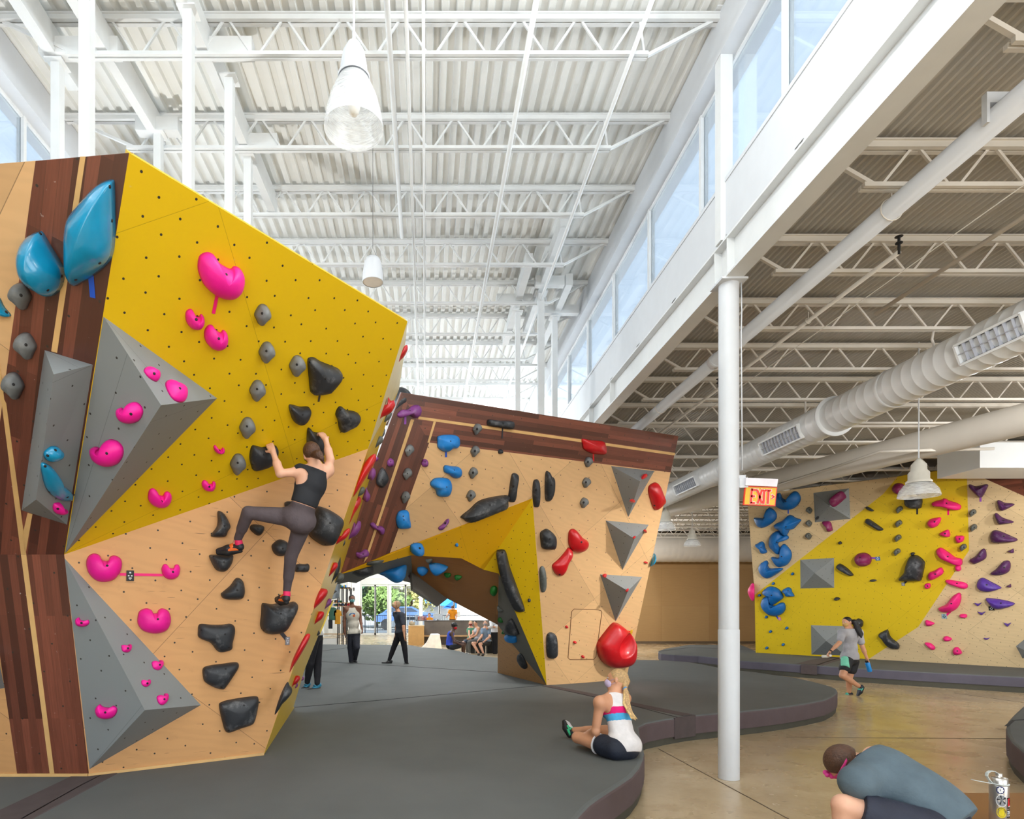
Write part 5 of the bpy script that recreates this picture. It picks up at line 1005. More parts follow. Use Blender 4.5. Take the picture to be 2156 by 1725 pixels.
car('white car parked close outside the glass door', -3.0, 1.4, 47.5, -.02, pm('car_white', (236, 236, 238), .3, coat=.5), 1.25)
rl = thing('outdoor_railing', 'dark metal railing outside the entrance windows', 'railing', (0, 45, 0)); b = MB().box(-5, 5, 45, 45.04, 1.28, 1.33).box(-5, 5, 45, 45.04, .2, .24)
x = -5
while x < 5: b.box(x, x+.02, 45.01, 45.03, .2, 1.3); x += .13
b.build('bars', pm('rail_metal', (52, 56, 70), .5), rl)
for x in (-4.5, -3.6, .6): MB().box(x, x+.07, 44.98, 45.05, 0, 1.35).build('post', pm('rail_metal', (52, 56, 70), .5), rl)
# reception desk
DD = 30.2
def dx(px): return (px-CX)/F*DD
def dz(py): return CZ+(CY-py)/F*DD
ds = thing('reception_desk', 'grey stained reception counter with bench ledge behind the seated people', 'counter', (dx(960), DD, 0))
rust = pm('blackened_steel', (104, 96, 88), .5, .25, 1.5)
MB().box(dx(893), dx(1056), DD, DD+.6, 0, dz(1308)).build('front_panel', rust, ds); MB().box(dx(875), dx(1058), DD-.03, DD+.7, dz(1308), dz(1306.5)).build('countertop', pm('dark_top', (70, 68, 66), .4), ds)
MB().box(dx(893), dx(1056), DD-.5, DD, dz(1340), dz(1337.5)).build('bench_ledge', pm('ledge_wood', (196, 156, 108), .5), ds)
cb = thing('wooden_cabinet', 'pale wooden cabinet at the left end of the reception counter', 'cabinet', (dx(876), DD-.6, 0))
MB().box(dx(860.5), dx(893), DD-.7, DD-.05, 0, dz(1318)).build('body', pm('desk_ply', (208, 160, 96), .5, .06), cb); MB().box(dx(860), dx(893.5), DD-.72, DD-.03, dz(1318), dz(1316.5)).build('top', pm('desk_top_ply', (214, 190, 150), .5), cb)
def mon(label, x0, x1, y0, y1, c):
    t = thing('desk_monitor', label, 'monitor', (dx((x0+x1)/2), DD+.3, dz(1306.5))); MB().box(dx(x0), dx(x1), DD+.28, DD+.31, dz(y1), dz(y0)).build('screen_back', pm('monitor_%d' % x0, c, .4), t); MB().box(dx((x0+x1)/2)-.04, dx((x0+x1)/2)+.04, DD+.3, DD+.34, dz(1306.5), dz(y0+3)).build('stand', pm('monitor_stand', (120, 124, 128), .4), t)
mon('silver monitor on the reception counter, seen from behind', 912, 932, 1293, 1304.5, (196, 204, 212)); mon('tilted tablet at the left end of the counter', 874, 879, 1295, 1305, (170, 178, 190))
rk = random.Random(3)
for i in range(9):
    x = 880+i*2.1; c = rk.choice(((150, 60, 50), (180, 90, 70), (200, 180, 160), (120, 70, 60)))
    o = MB().box(dx(x), dx(x+1.6), DD+.2, DD+.3, dz(1306.5), dz(1297+rk.random()*2)).build('snack_box', pm('snack_%d' % (i % 4), c, .6)); tag(o, 'small reddish snack box in the row on the counter left of the seated staff member', 'box', 'snack boxes on the reception counter')
bk = thing('wire_basket', 'small basket of goods on the pale wooden cabinet', 'basket', (dx(868), DD-.4, dz(1316.5))); MB().lathe((dx(868), DD-.4, dz(1316.5)), [(.0, 0), (.12, 0), (.16, .16), (.15, .16), (.11, .01)], 16).build('bowl', pm('basket', (190, 176, 150), .6), bk, True); MB().ell((dx(867), DD-.4, dz(1314)+.05), .1, .1, .08).build('contents', pm('goods', (206, 150, 80), .6), bk, True)
# electrical boxes on the lobby wall
for i, (x0, x1, y0, y1) in enumerate(((958, 965, 1281, 1286), (969, 981, 1284, 1304), (986, 997, 1290, 1305))):
    o = MB().box(dx(x0), dx(x1), 41.8, 41.95, dz(y1), dz(y0)).build('wall_cabinet', pm('panel_grey', (190, 196, 194), .5)); tag(o, 'grey utility box on the lobby wall, %s' % ('small upper one', 'middle one', 'right one')[i], 'utility box', 'utility boxes on the lobby wall')
# white foam ramp seat standing in the sun
rp = thing('foam_ramp', 'white sloped floor seat standing beyond the mat in the sun', 'ramp', (dx(915), 25.2, 0))
a = 25.6
def rx(px): return (px-CX)/F*a
def rz(py): return max(.0, CZ+(CY-py)/F*a)
MB().prism([Vector((rx(883), a, rz(1392))), Vector((rx(931), a, rz(1392))), Vector((rx(926), a, rz(1337.5))), Vector((rx(922), a, rz(1336))), Vector((rx(907), a, rz(1336.5))), Vector((rx(898), a, rz(1355)))], Vector((0, .9, 0))).build('wedge', pm('foam_white', (240, 238, 232), .5), rp)
# retail shelving at the left
SD = 25.4
def sx_(px): return (px-CX)/F*SD
def sz_(py): return CZ+(CY-py)/F*SD
sh = thing('display_shelf', 'open black metal display rack with wooden shelves by the entrance', 'shelf', (sx_(705), SD, 0)); bm_ = pm('black_metal', (30, 30, 32), .5)
b = MB()
for px in (672, 711, 720, 729, 737.5): b.box(sx_(px)-.02, sx_(px)+.02, SD, SD+.04, 0, sz_(1238)).box(sx_(px)-.02, sx_(px)+.02, SD+.4, SD+.44, 0, sz_(1238))
b.box(sx_(672), sx_(737.5), SD, SD+.04, sz_(1239), sz_(1237)).build('frame', bm_, sh)
for y in (1238, 1269, 1276, 1335, 1296): MB().box(sx_(672), sx_(737.5), SD, SD+.44, sz_(y)-.03, sz_(y)).build('shelf_board', pm('ledge_wood', (196, 156, 108), .5), sh)
MB().box(sx_(675), sx_(711), SD+.02, SD+.4, 0, sz_(1345)).build('base_cabinet', wh, sh)
def shirt(label, px, py, w, h, c):
    t = thing('hanging_shirt', label, 'shirt', (sx_(px), SD-.15, sz_(py+h))); x, z = sx_(px), sz_(py); w = w/F*SD; h = h/F*SD
    MB().prism([Vector((x-w*.2, SD-.2, z)), Vector((x-w*.5, SD-.2, z-h*.12)), Vector((x-w*.55, SD-.2, z-h*.45)), Vector((x-w*.38, SD-.2, z-h*.42)), Vector((x-w*.4, SD-.2, z-h)), Vector((x+w*.4, SD-.2, z-h)), Vector((x+w*.38, SD-.2, z-h*.42)), Vector((x+w*.55, SD-.2, z-h*.45)), Vector((x+w*.5, SD-.2, z-h*.12)), Vector((x+w*.2, SD-.2, z))], Vector((0, .12, 0))).build('fabric', c, t)
    MB().tube([(x-w*.2, SD-.14, z), (x, SD-.14, z+.07), (x, SD-.14, z+.16)], .01, 6).build('hanger', bm_, t)
shirt('green shirt hanging on the display rack', 701, 1279, 17, 27, pm('shirt_green', (60, 100, 82), .8)); shirt('mustard shirt hanging behind the green one', 712, 1284, 14, 30, pm('shirt_mustard', (200, 140, 30), .8)); 
o = MB().box(sx_(693), sx_(701), SD-.2, SD-.1, sz_(1324), sz_(1305)).build('hanging_trousers', pm('cloth_black', (30, 32, 38), .8)); tag(o, 'black trousers hanging below the green shirt', 'trousers')
gd = random.Random(5); gc = [(30, 110, 60), (200, 40, 40), (230, 200, 50), (40, 110, 180), (220, 220, 215), (140, 90, 60), (60, 60, 66)]
for n, (y, x0, x1) in enumerate(((1269, 703, 716), (1276, 701, 734), (1296, 722, 734), (1335, 722, 735), (1238, 716, 728))):
    x = x0
    while x < x1:
        w = gd.uniform(2.4, 4.5); hgt = gd.uniform(3.5, 6.5); ci = gd.randrange(7); o = MB().box(sx_(x), sx_(x+w)-.015, SD+.1, SD+.3, sz_(y), sz_(y-hgt)).build('boxed_goods', pm('goods_%d' % ci, gc[ci], .6)); tag(o, 'small coloured boxed item among the goods on the display rack', 'box', 'goods on the display rack'); x += w
lk = thing('white_locker', 'tall white locker doors left of the entrance windows', 'locker', (wx(735), 38, 0)); lx = lambda p: (p-CX)/F*38
MB().box(lx(722), lx(756), 38, 38.6, 0, CZ+(CY-1215)/F*38).build('body', wh, lk)
for k2, p_ in enumerate((740, 749)):
    dd = MB().box(lx(p_-8), lx(p_)-.02, 37.97, 38, .1, 3.6).build('door', pm('locker_door', (234, 236, 238), .5), lk)
    MB().box(lx(p_)-.14, lx(p_)-.08, 37.94, 37.97, 2.9, 3.1).box(lx(p_)-.14, lx(p_)-.08, 37.94, 37.97, 1.2, 1.4).build('hinge', bm_, dd)
# dark bench boxes under the seated group
for i, (x0, x1) in enumerate(((985, 1000), (1003, 1022), (1026, 1052))):
    a2 = 24.0; o = MB().box((x0-CX)/F*a2, (x1-CX)/F*a2, a2, a2+.5, 0, .48).build('bench_box', pm('bench_black', (26, 26, 28), .6)); tag(o, ('black box bench under the couple', 'black box bench under the man in black shorts', 'black box bench with wooden top at the arch leg')[i], 'bench', 'box benches behind the mat')
# near bench and bottle
bn = thing('wooden_bench', 'orange-brown plywood bench top in the bottom right corner', 'bench', (3.3, 3.6, 0))
yb = 1.22*F/385
MB().box(3.12, 5.0, 2.85, yb, .44, .48).build('seat', panel_mat('bench_ply', (196, 134, 62), nut=False, width=3, height=3), bn)
for x, y in ((3.2, 2.93), (3.2, yb-.06), (4.9, 2.93), (4.9, yb-.06)): MB().box(x-.03, x+.03, y-.03, y+.03, 0, .44).build('leg', stripe, bn)
o = MB().prism([P(2141, 1725, 3.1), P(2200, 1725, 3.1), P(2200, 1690, 3.2), P(2160, 1706, 3.2)], Vector((0, 0, .01))).build('paper_sheet', pm('paper', (226, 222, 210), .7)); o.location.z = .48; tag(o, 'corner of a white sheet on the bench at the picture corner', 'paper')
BX, BY, BZ = (2103.5-CX)/F*3.5, 3.5, .48
bt = thing('water_bottle', 'steel insulated bottle with stickers and looped carry strap on the bench', 'bottle', (BX, BY, BZ))
steel = pm('brushed_steel', (206, 202, 196), .28, .03, 5, metal=.85); R_ = .044
S = 3.5/F
def bz(py): return CZ+(CY-py)*S
MB().lathe((BX, BY, 0), [(0, BZ), (R_*.94, BZ), (R_, BZ+.008), (R_, bz(1656)), (R_*.97, bz(1653)), (R_*.9, bz(1651)), (0, bz(1651))], 40).build('body', steel, bt, True)
MB().lathe((BX, BY, 0), [(R_*.9, bz(1651)), (R_*.88, bz(1638)), (R_*.8, bz(1637)), (R_*.36, bz(1637)), (R_*.34, bz(1631)), (R_*.36, bz(1629)), (0, bz(1628.5))], 36).build('cap', steel, bt, True)
MB().lathe((BX, BY, bz(1651)), [(R_*.9, 0), (R_*1.04, .001), (R_*1.04, .005), (R_*.9, .006)], 36).build('ring', pm('strap_grey', (200, 206, 204), .5), bt, True)
MB().bar(P(2088, 1650, 3.5), P(2048, 1642.5, 3.48), .022, .003).build('carry_loop', pm('strap_grey', (200, 206, 204), .5), bt)
lp = [P(x, y, 3.5) for x, y in ((2099, 1628), (2092, 1624), (2084, 1624), (2078, 1628), (2077, 1634), (2081, 1641), (2087, 1648))]
b = MB()
for a_, c_ in zip(lp, lp[1:]): b.bar(a_, c_, .003, .018, (0, 1, 0))
b.build('carry_loop', pm('strap_grey', (200, 206, 204), .5), bt)
def sticker(name, a, py, w, h, m, shape='round', lift=.0006, dy=0):
    v = []; n = 20; f = []
    if shape == 'round': pts = [(w*math.cos(2*PI*i/n), h*math.sin(2*PI*i/n)) for i in range(n)]
    elif shape == 'rect': pts = [(w*x, h*y) for x, y in [(-1+2*i/6, -1) for i in range(7)]+[(1-2*i/6, 1) for i in range(7)]]
    else: pts = [(w*x, h*y) for x, y in shape]
    n = len(pts)
    for x, y in pts+[(0, 0)]:
        t = a+x/R_; v.append((BX+(R_+lift)*math.sin(t), BY-(R_+lift)*math.cos(t), bz(py)+dy+y))
    c = n; f = [(i, (i+1) % n, c) for i in range(n)]
    return make(name, v, f, m, bt)
navy = pm('sticker_navy', (20, 34, 96), .4); swh = pm('sticker_white', (236, 236, 236), .4); sbk = pm('sticker_black', (16, 16, 18), .4); sgy = pm('sticker_grey', (140, 142, 146), .4); syl = pm('sticker_yellow', (222, 200, 30), .4); srd = pm('sticker_red', (206, 24, 36), .4)
sticker('sticker', -.62, 1660.5, .018, .0225, navy)
for i in range(7): sticker('sticker', -.62+.2*math.cos(i*.9), 1660.5, .0052, .0052, swh, lift=.0012, dy=.0125*math.sin(i*.9))
sticker('sticker', -.62, 1660.5, .009, .009, swh, lift=.0011); sticker('sticker', -.64, 1660.5, .006, .009, navy, [(-.6, 0), (.1, 1), (0, .2), (.6, .2), (-.2, -1), (0, -.1)], .0018)
sticker('sticker', -.5, 1682.5, .025, .0345, swh); sticker('sticker', -.5, 1682.5, .0225, .031, sgy, lift=.0011)
for i in range(5): sticker('sticker', -.5, 1681, .021, .028, sbk, [(.1*math.cos(.5+i*1.25), .1*math.sin(.5+i*1.25)), (math.cos(.4+i*1.25), math.sin(.4+i*1.25)), (math.cos(.75+i*1.25), math.sin(.75+i*1.25))], .0016)
sticker('sticker', -.5, 1707, .022, .031, syl); sticker('sticker', -.5, 1708, .0145, .021, pm('sticker_ochre', (176, 150, 20), .4), lift=.0011); sticker('sticker', -.5, 1708, .0125, .0185, syl, lift=.0015)
for i in range(9): t_ = .1+i*.3; sticker('sticker', -.5+.018*math.cos(t_)/R_, 1707, .0016, .0026, sbk, 'rect', .0016, .026*math.sin(t_))
sticker('sticker', .52, 1687, .0195, .03, sbk, 'rect'); sticker('sticker', .56, 1685.5, .015, .0225, srd, 'rect', .0011)
sticker('sticker', .56, 1684, .011, .017, sbk, [(-.9, .9), (-.2, .1), (.1, 1), (.35, .2), (.9, .5), (.3, -.2), (.2, -1), (-.2, -1), (-.1, -.3)], .0016)
for i in range(5): sticker('sticker', .32+i*.12, 1694, .0019, .0035, swh, 'rect', .0016)
sticker('sticker', .52, 1702.5, .0195, .0015, sbk, 'rect', dy=.004); sticker('sticker', .52, 1706.5, .0195, .013, sbk, 'rect')
for a_, shp in ((.22, [(-1, 1), (1, 1), (1, .6), (-.2, -.6), (1, -.6), (1, -1), (-1, -1), (-1, -.6), (.2, .6), (-1, .6)]), (.52, [(-1, 1), (-.4, 1), (-.4, -.5), (.4, -.5), (.4, 1), (1, 1), (1, -.7), (.7, -1), (-.7, -1), (-1, -.7)]), (.82, [(1, 1), (-.7, 1), (-1, .7), (-1, -.7), (-.7, -1), (1, -1), (1, -.55), (-.3, -.5), (-.3, .5), (1, .55)])): sticker('sticker', a_, 1706.5, .0048, .0095, swh, shp, .0014)
sticker('sticker', .52, 1713.5, .0195, .004, swh, 'rect', .0006); sticker('sticker', .52, 1716, .0195, .0045, sbk, 'rect', .001)
# ---------------------------------------------------------------- people
def sdf_mesh(name, prims, res, m, parent, cuts=(), mats=None, matfn=None, label=None):
    """one continuous skin round tapered limbs and rounded masses, blended where they meet"""
    lo = np.array([1e9]*3); hi = -lo
    for p in prims:
        if p[0] == 'c':
            for q, r in ((p[1], p[3]), (p[2], p[4])): lo = np.minimum(lo, np.array(q)-r); hi = np.maximum(hi, np.array(q)+r)
        elif p[0] == 'e': r = max(p[3]); lo = np.minimum(lo, np.array(p[1])-r); hi = np.maximum(hi, np.array(p[1])+r)
    lo -= res*3; hi += res*3; n = np.ceil((hi-lo)/res).astype(int)+1
    ax = [lo[i]+res*np.arange(n[i]) for i in range(3)]; D = np.full(tuple(n), .5, dtype=np.float32)
    for p in prims:
        if p[0] == 'c': a, b = np.array(p[1]), np.array(p[2]); l0 = np.minimum(a-p[3], b-p[4]); h0 = np.maximum(a+p[3], b+p[4]); k = p[5]
        else: c = np.array(p[1]); R = np.array(p[2]); l0 = c-max(p[3]); h0 = c+max(p[3]); k = p[4]
        mg = abs(k)*1.6+res*3; i0 = np.maximum(np.floor((l0-mg-lo)/res).astype(int), 0); i1 = np.minimum(np.ceil((h0+mg-lo)/res).astype(int)+1, n)
        X, Y, Zz = np.meshgrid(ax[0][i0[0]:i1[0]], ax[1][i0[1]:i1[1]], ax[2][i0[2]:i1[2]], indexing='ij'); Q = np.stack([X, Y, Zz], -1)
        if p[0] == 'c':
            ba = b-a; t = np.clip(((Q-a)@ba)/max(ba@ba, 1e-9), 0, 1); d = np.linalg.norm(Q-a-t[..., None]*ba, axis=-1)-(p[3]+(p[4]-p[3])*t)
        else:
            L = (Q-c)@R.T; r = np.array(p[3]); k0 = np.linalg.norm(L/r, axis=-1); k1 = np.linalg.norm(L/(r*r), axis=-1)+1e-9; d = k0*(k0-1)/k1
        sl = tuple(slice(i0[i], i1[i]) for i in range(3)); o = D[sl]
        if p[-1] == 'cut': D[sl] = np.maximum(o, -d); continue
        kk = max(k, 1e-4); h = np.clip(.5+.5*(o-d)/kk, 0, 1); D[sl] = o*(1-h)+d*h-kk*h*(1-h)
    if cuts:
        X, Y, Zz = np.meshgrid(*ax, indexing='ij')
        for q, nn in cuts: nn = Vector(nn).normalized(); D = np.maximum(D, (X-q[0])*nn[0]+(Y-q[1])*nn[1]+(Zz-q[2])*nn[2])
    s = D < 0; cs = [(i, j, k) for i in (0, 1) for j in (0, 1) for k in (0, 1)]; nx, ny, nz = D.shape
    cnt = sum(s[i:nx-1+i, j:ny-1+j, k:nz-1+k].astype(np.int8) for i, j, k in cs); act = (cnt > 0) & (cnt < 8)
    idx = -np.ones(act.shape, dtype=np.int64); ci = np.argwhere(act); idx[act] = np.arange(len(ci))
    acc = np.zeros((len(ci), 3)); w = np.zeros(len(ci))
    for a in cs:
        for axn in range(3):
            if a[axn]: continue
            b = list(a); b[axn] = 1; da = D[ci[:, 0]+a[0], ci[:, 1]+a[1], ci[:, 2]+a[2]]; db = D[ci[:, 0]+b[0], ci[:, 1]+b[1], ci[:, 2]+b[2]]
            x = (da < 0) != (db < 0); t = np.where(x, da/(da-db+1e-12*(~x)), 0); pt = np.array(a, float)+np.zeros((len(ci), 3)); pt[:, axn] += t; acc[x] += pt[x]; w[x] += 1
    V = lo+res*(ci+acc/w[:, None]); Fs = []
    for axn in range(3):
        u, v = [(1, 2), (2, 0), (0, 1)][axn]
        sa = [slice(0, None)]*3; sb = [slice(0, None)]*3; sa[axn] = slice(0, -1); sb[axn] = slice(1, None); ch = s[tuple(sa)] != s[tuple(sb)]
        e = np.argwhere(ch); e = e[(e[:, u] > 0) & (e[:, v] > 0) & (e[:, u] < D.shape[u]-1) & (e[:, v] < D.shape[v]-1)]
        q = []
        for du, dv in ((1, 1), (0, 1), (0, 0), (1, 0)): g = e.copy(); g[:, u] -= du; g[:, v] -= dv; q.append(idx[g[:, 0], g[:, 1], g[:, 2]])
        q = np.stack(q, 1); fl = ~s[e[:, 0], e[:, 1], e[:, 2]]; q[fl] = q[fl][:, ::-1]; Fs.append(q)
    Fq = np.concatenate(Fs); Fq = Fq[(Fq >= 0).all(1)]; fm = None
    if matfn is not None: fm = [int(x) for x in matfn(V[Fq].mean(1))]
    return make(name, [tuple(x) for x in V.tolist()], Fq.tolist(), m, parent, smooth=True, mats=mats, fm=fm, label=label)
def cap(a, b, ra, rb, k=.03): return ('c', tuple(a), tuple(b), ra, rb, k)
def ell(c, ax, r, k=.03): return ('e', tuple(c), [tuple(a) for a in ax], tuple(r), k)
def sphere_cut(c, r): return ('e', tuple(c), [(1, 0, 0), (0, 1, 0), (0, 0, 1)], (r, r, r), .002, 'cut')
def hand(w, d, nrm, side, S=1, curl=.7, spread=.0):
    """palm, four unequal jointed fingers and a thumb; nrm points out of the palm"""
    d = Vector(d).normalized(); nrm = Vector(nrm); nrm = (nrm-d*nrm.dot(d)).normalized(); sd = d.cross(nrm)*side; o = []; w = Vector(w)
    o.append(cap(w, w+d*.03*S, .022*S, .021*S, .015))
    for i, (off, L) in enumerate(((.027, .074), (.009, .082), (-.009, .076), (-.026, .06))):
        b = w+d*.085*S+sd*off*S; o.append(cap(w+d*.022*S+sd*off*.6*S, b, .0145*S, .0115*S, .012))
        a = curl*.35; p = b
        for j, fr in enumerate((.45, .31, .24)):
            dr = d*math.cos(a)+nrm*math.sin(a)+sd*spread*off*8; q = p+dr.normalized()*L*fr*S*1.05; o.append(cap(p, q, (.0098-.0008*j)*S, (.009-.0009*j)*S, .003)); p = q; a += curl
    t0 = w+d*.03*S+sd*.024*S; t1 = t0+(d*.6+sd*.7+nrm*.35).normalized()*.04*S; t2 = t1+(d*.85+sd*.15+nrm*.5).normalized()*.032*S
    o += [cap(w+d*.02*S+sd*.01*S, t0, .016*S, .014*S, .01), cap(t0, t1, .0125*S, .0105*S, .006), cap(t1, t2, .0105*S, .0085*S, .003)]; return o
def axes(J):
    up = (J['neck']-J['pel']).normalized(); rt = (J['shR']-J['shL']); rt = (rt-up*rt.dot(up)).normalized(); return rt, up, up.cross(rt)   # right, up, forward
def head_axes(J):
    if 'face' in J: f = (J['face']-J['head']).normalized()
    else: f = axes(J)[2]
    up = (J['head']-J['neck']).normalized(); up = (up-f*up.dot(f)).normalized() if abs(up.dot(f)) < .95 else Vector((0, 0, 1)); rt = f.cross(up); return rt, up, f
def torso(J, S, g=0, wd=1, fem=False):
    rt, up, fw = axes(J); A = (rt, fw, up); c = J['chest']; b = J['belly']; p = J['pel']; cw = (.148 if fem else .165)*wd
    o = [ell(c, A, (cw*S+g, .1*S*wd+g, .17*S+g), .04), ell(b, A, (.122*S*wd+g, .09*S*wd+g, .14*S+g), .05), ell(p, A, ((.165 if fem else .155)*S*wd+g, (.115)*S*wd+g, .12*S+g), .05),
         cap(J['shL'], J['neck']-up*.02*S, .05*S+g, .05*S+g, .04), cap(J['shR'], J['neck']-up*.02*S, .05*S+g, .05*S+g, .04), cap(J['shL'], c, .055*S+g, .08*S+g, .04), cap(J['shR'], c, .055*S+g, .08*S+g, .04)]
    if fem: o += [ell(c+fw*.075*S+rt*.065*S-up*.01, A, (.055*S+g, .05*S+g, .055*S+g), .04), ell(c+fw*.075*S-rt*.065*S-up*.01, A, (.055*S+g, .05*S+g, .055*S+g), .04)]
    return o
def arm(J, s, S, g=0, k0=0, k1=1):
    a, e, w = J['sh'+s], J['el'+s], J['wr'+s]; o = [cap(a, a.lerp(e, min(k1*2, 1)), .05*S+g, (.05-.012*min(k1*2, 1))*S+g, .03)]
    if k1 > .5: o += [cap(e, e.lerp(w, (k1-.5)*2), .039*S+g, (.039-.012*(k1-.5)*2)*S+g, .02)]
    if k1 == 1: o.append(cap(e, e.lerp(w, .45), .036*S+g, .042*S+g, .02))
    return o
def leg(J, s, S, g=0, k1=1, loose=0, fem=False):
    h, k, a = J['hp'+s], J['kn'+s], J['an'+s]; r0 = (.092 if fem else .088)*S
    t = min(k1*2, 1); o = [cap(h, h.lerp(k, t), r0+g, r0+(.056*S-r0)*t+g+loose, .04)]
    if k1 > .5:
        t = (k1-.5)*2; o += [cap(k, k.lerp(a, t), .054*S+g+loose, (.054-.018*t)*S+g+loose, .02)]
        if t > .4: back = (h-k).normalized().cross((a-k).normalized()); o.append(cap(k.lerp(a, .12), k.lerp(a, min(.6, t)), .05*S+g, .045*S+g, .02))
    return o
def head(J, S, face=True):
    rt, up, f = head_axes(J); A = (rt, f, up); c = J['head']
    o = [ell(c+up*.02*S, A, (.074*S, .092*S, .09*S), .02), ell(c-up*.045*S+f*.025*S, A, (.054*S, .06*S, .062*S), .03), ell(c-up*.082*S+f*.06*S, A, (.026*S, .02*S, .02*S), .02),
         cap(J['neck'], c-up*.03*S-f*.02*S, .053*S, .05*S, .025), cap(J['neck'], J['neck']-(J['neck']-J['pel']).normalized()*.05*S, .055*S, .06*S, .03)]
    if face: o += [cap(c+f*.088*S+up*.015*S, c+f*.108*S-up*.02*S, .008*S, .014*S, .008), cap(c+f*.082*S+up*.032*S-rt*.03*S, c+f*.082*S+up*.032*S+rt*.03*S, .01*S, .01*S, .012), cap(c+f*.086*S-up*.052*S-rt*.014*S, c+f*.086*S-up*.052*S+rt*.014*S, .009*S, .009*S, .006)]
    for s in (-1, 1): o += [ell(c+rt*s*.076*S-up*.005*S-f*.008*S, A, (.01*S, .018*S, .03*S), .006)]
    if face:
        for s in (-1, 1): o.append(('e', tuple(c+f*.088*S+up*.012*S+rt*s*.03*S), [tuple(v) for v in A], (.014*S, .008*S, .008*S), .002, 'cut'))
    return o
def eyes(J, S, t):
    rt, up, f = head_axes(J); c = J['head']
    for s in (-1, 1):
        e = MB().ell(c+f*.078*S+up*.012*S+rt*s*.03*S, .011*S, .011*S, .011*S, 12, 8).build('eye', pm('eye_white', (226, 222, 216), .2), t, True)
        MB().ell(c+f*.0865*S+up*.012*S+rt*s*.03*S, .0048*S, .0048*S, .0048*S, 10, 6).build('iris', pm('iris_dark', (40, 28, 20), .2), e, True)
def mask(J, S, t, m):
    rt, up, f = head_axes(J); c = J['head']; A = (rt, f, up)
    sdf_mesh('face_mask', [ell(c-up*.04*S+f*.042*S, A, (.06*S, .066*S, .056*S), .01), ell(c-up*.03*S+f*.09*S, A, (.022*S, .024*S, .026*S), .02)], .006, m, t, cuts=[(c+f*.035*S, -f)])
    MB().tube([c+f*.06*S+rt*.06*S-up*.02*S, c+rt*.078*S+up*.005*S, c-f*.02*S+rt*.082*S-up*.0*S, c+rt*.078*S-up*.035*S, c+f*.04*S+rt*.058*S-up*.055*S], .0022*S, 5).tube([c+f*.06*S-rt*.06*S-up*.02*S, c-rt*.078*S+up*.005*S, c-f*.02*S-rt*.082*S, c-rt*.078*S-up*.035*S, c+f*.04*S-rt*.058*S-up*.055*S], .0022*S, 5).build('mask_strap', m, t, True)
def hair(J, S, t, m, style='short', res=.007, tail=None):
    rt, up, f = head_axes(J); c = J['head']; A = (rt, f, up); o = [ell(c+up*.032*S-f*.012*S, A, (.081*S, .094*S, .088*S), .01)]
    cuts = [(c+f*.055*S+up*.05*S, f*.8-up*.6)]; o.append(('e', tuple(c+f*.09*S-up*.03*S), [tuple(v) for v in A], (.085*S, .07*S, .095*S), .002, 'cut'))
    if style == 'short': cuts.append((c-up*.02*S-f*.04*S, -up-f*.3))
    if style == 'bob': o[0:1] = [ell(c+up*.025*S-f*.015*S, A, (.09*S, .1*S, .1*S), .01), ell(c-up*.045*S-f*.03*S, A, (.085*S, .075*S, .08*S), .03)]
    if style == 'afro': o = [ell(c+up*.05*S-f*.02*S, A, (.11*S, .115*S, .1*S), .01)]+[ell(c+up*(.05+.09*math.cos(b_))*S+rt*.1*math.sin(b_)*math.cos(a_)*S-f*(.02-.1*math.sin(b_)*math.sin(a_))*S, A, (.028*S,)*3, .01) for a_ in np.arange(0, 6.2, .7) for b_ in (.4, .9, 1.4)]+[('e', tuple(c+f*.1*S-up*.04*S), [tuple(v) for v in A], (.085*S, .07*S, .09*S), .002, 'cut')]; cuts = []
    if style in ('tail', 'bun'): cuts.append((c-up*.055*S, -up+f*.5))
    if tail: sdf_mesh('ponytail' if style == 'tail' else 'hair_bun', [cap(tail[i][0], tail[i+1][0], tail[i][1], tail[i+1][1], .012) for i in range(len(tail)-1)], res, m, t)
    return sdf_mesh('hair', o, res, m, t, cuts)
def shoe(a, heel, toe, S, t, up, m, m2, sole, res=.007, name='shoe'):
    a, heel, toe, up = Vector(a), Vector(heel), Vector(toe), Vector(up).normalized(); mid = heel.lerp(toe, .55)
    o = sdf_mesh(name, [cap(heel+up*.025*S, mid+up*.02*S, .034*S, .04*S, .02), cap(mid+up*.018*S, toe+up*.01*S, .04*S, .026*S, .02), cap(heel+up*.03*S, a, .034*S, .034*S, .02)], res, m, t, cuts=[(a+up*.0, (a-heel))])
    sdf_mesh('sole', [cap(heel-up*.006*S, mid-up*.012*S, .028*S, .04*S, .01), cap(mid-up*.012*S, toe-up*.008*S, .04*S, .025*S, .01)], res, sole, o, cuts=[(mid+up*.004*S, up)])
    sdf_mesh('side_patch', [cap(heel.lerp(toe, .1)+up*.02*S, heel.lerp(toe, .45)+up*.012*S, .0375*S, .043*S, .01)], res, m2, o, cuts=[(mid+up*.026*S, up), (mid-up*.004*S, -up)])
    sdf_mesh('shoe_strap', [cap(mid.lerp(a, .35), mid.lerp(a, .5), .04*S, .038*S, .01)], res, m2, o, cuts=[(mid.lerp(a, .34), -(a-mid)), (mid.lerp(a, .6), (a-mid))]); return o
def JP(f, d, text):
    J = {}
    for w in text.split():
        k, v = w.split(':'); v = [float(q) for q in v.split(',')]; x, y = Z(f, (v[0], v[1]))[0]; J[k] = P(x, y, v[2] if len(v) > 2 else d)
    return J
def skin(name, c): return pm('skin_'+name, c, .5, .06, 12)
sk1, sk2, sk3, sk4 = skin('light', (222, 170, 142)), skin('tan', (206, 150, 116)), skin('brown', (128, 84, 62)), skin('deep', (84, 56, 46))
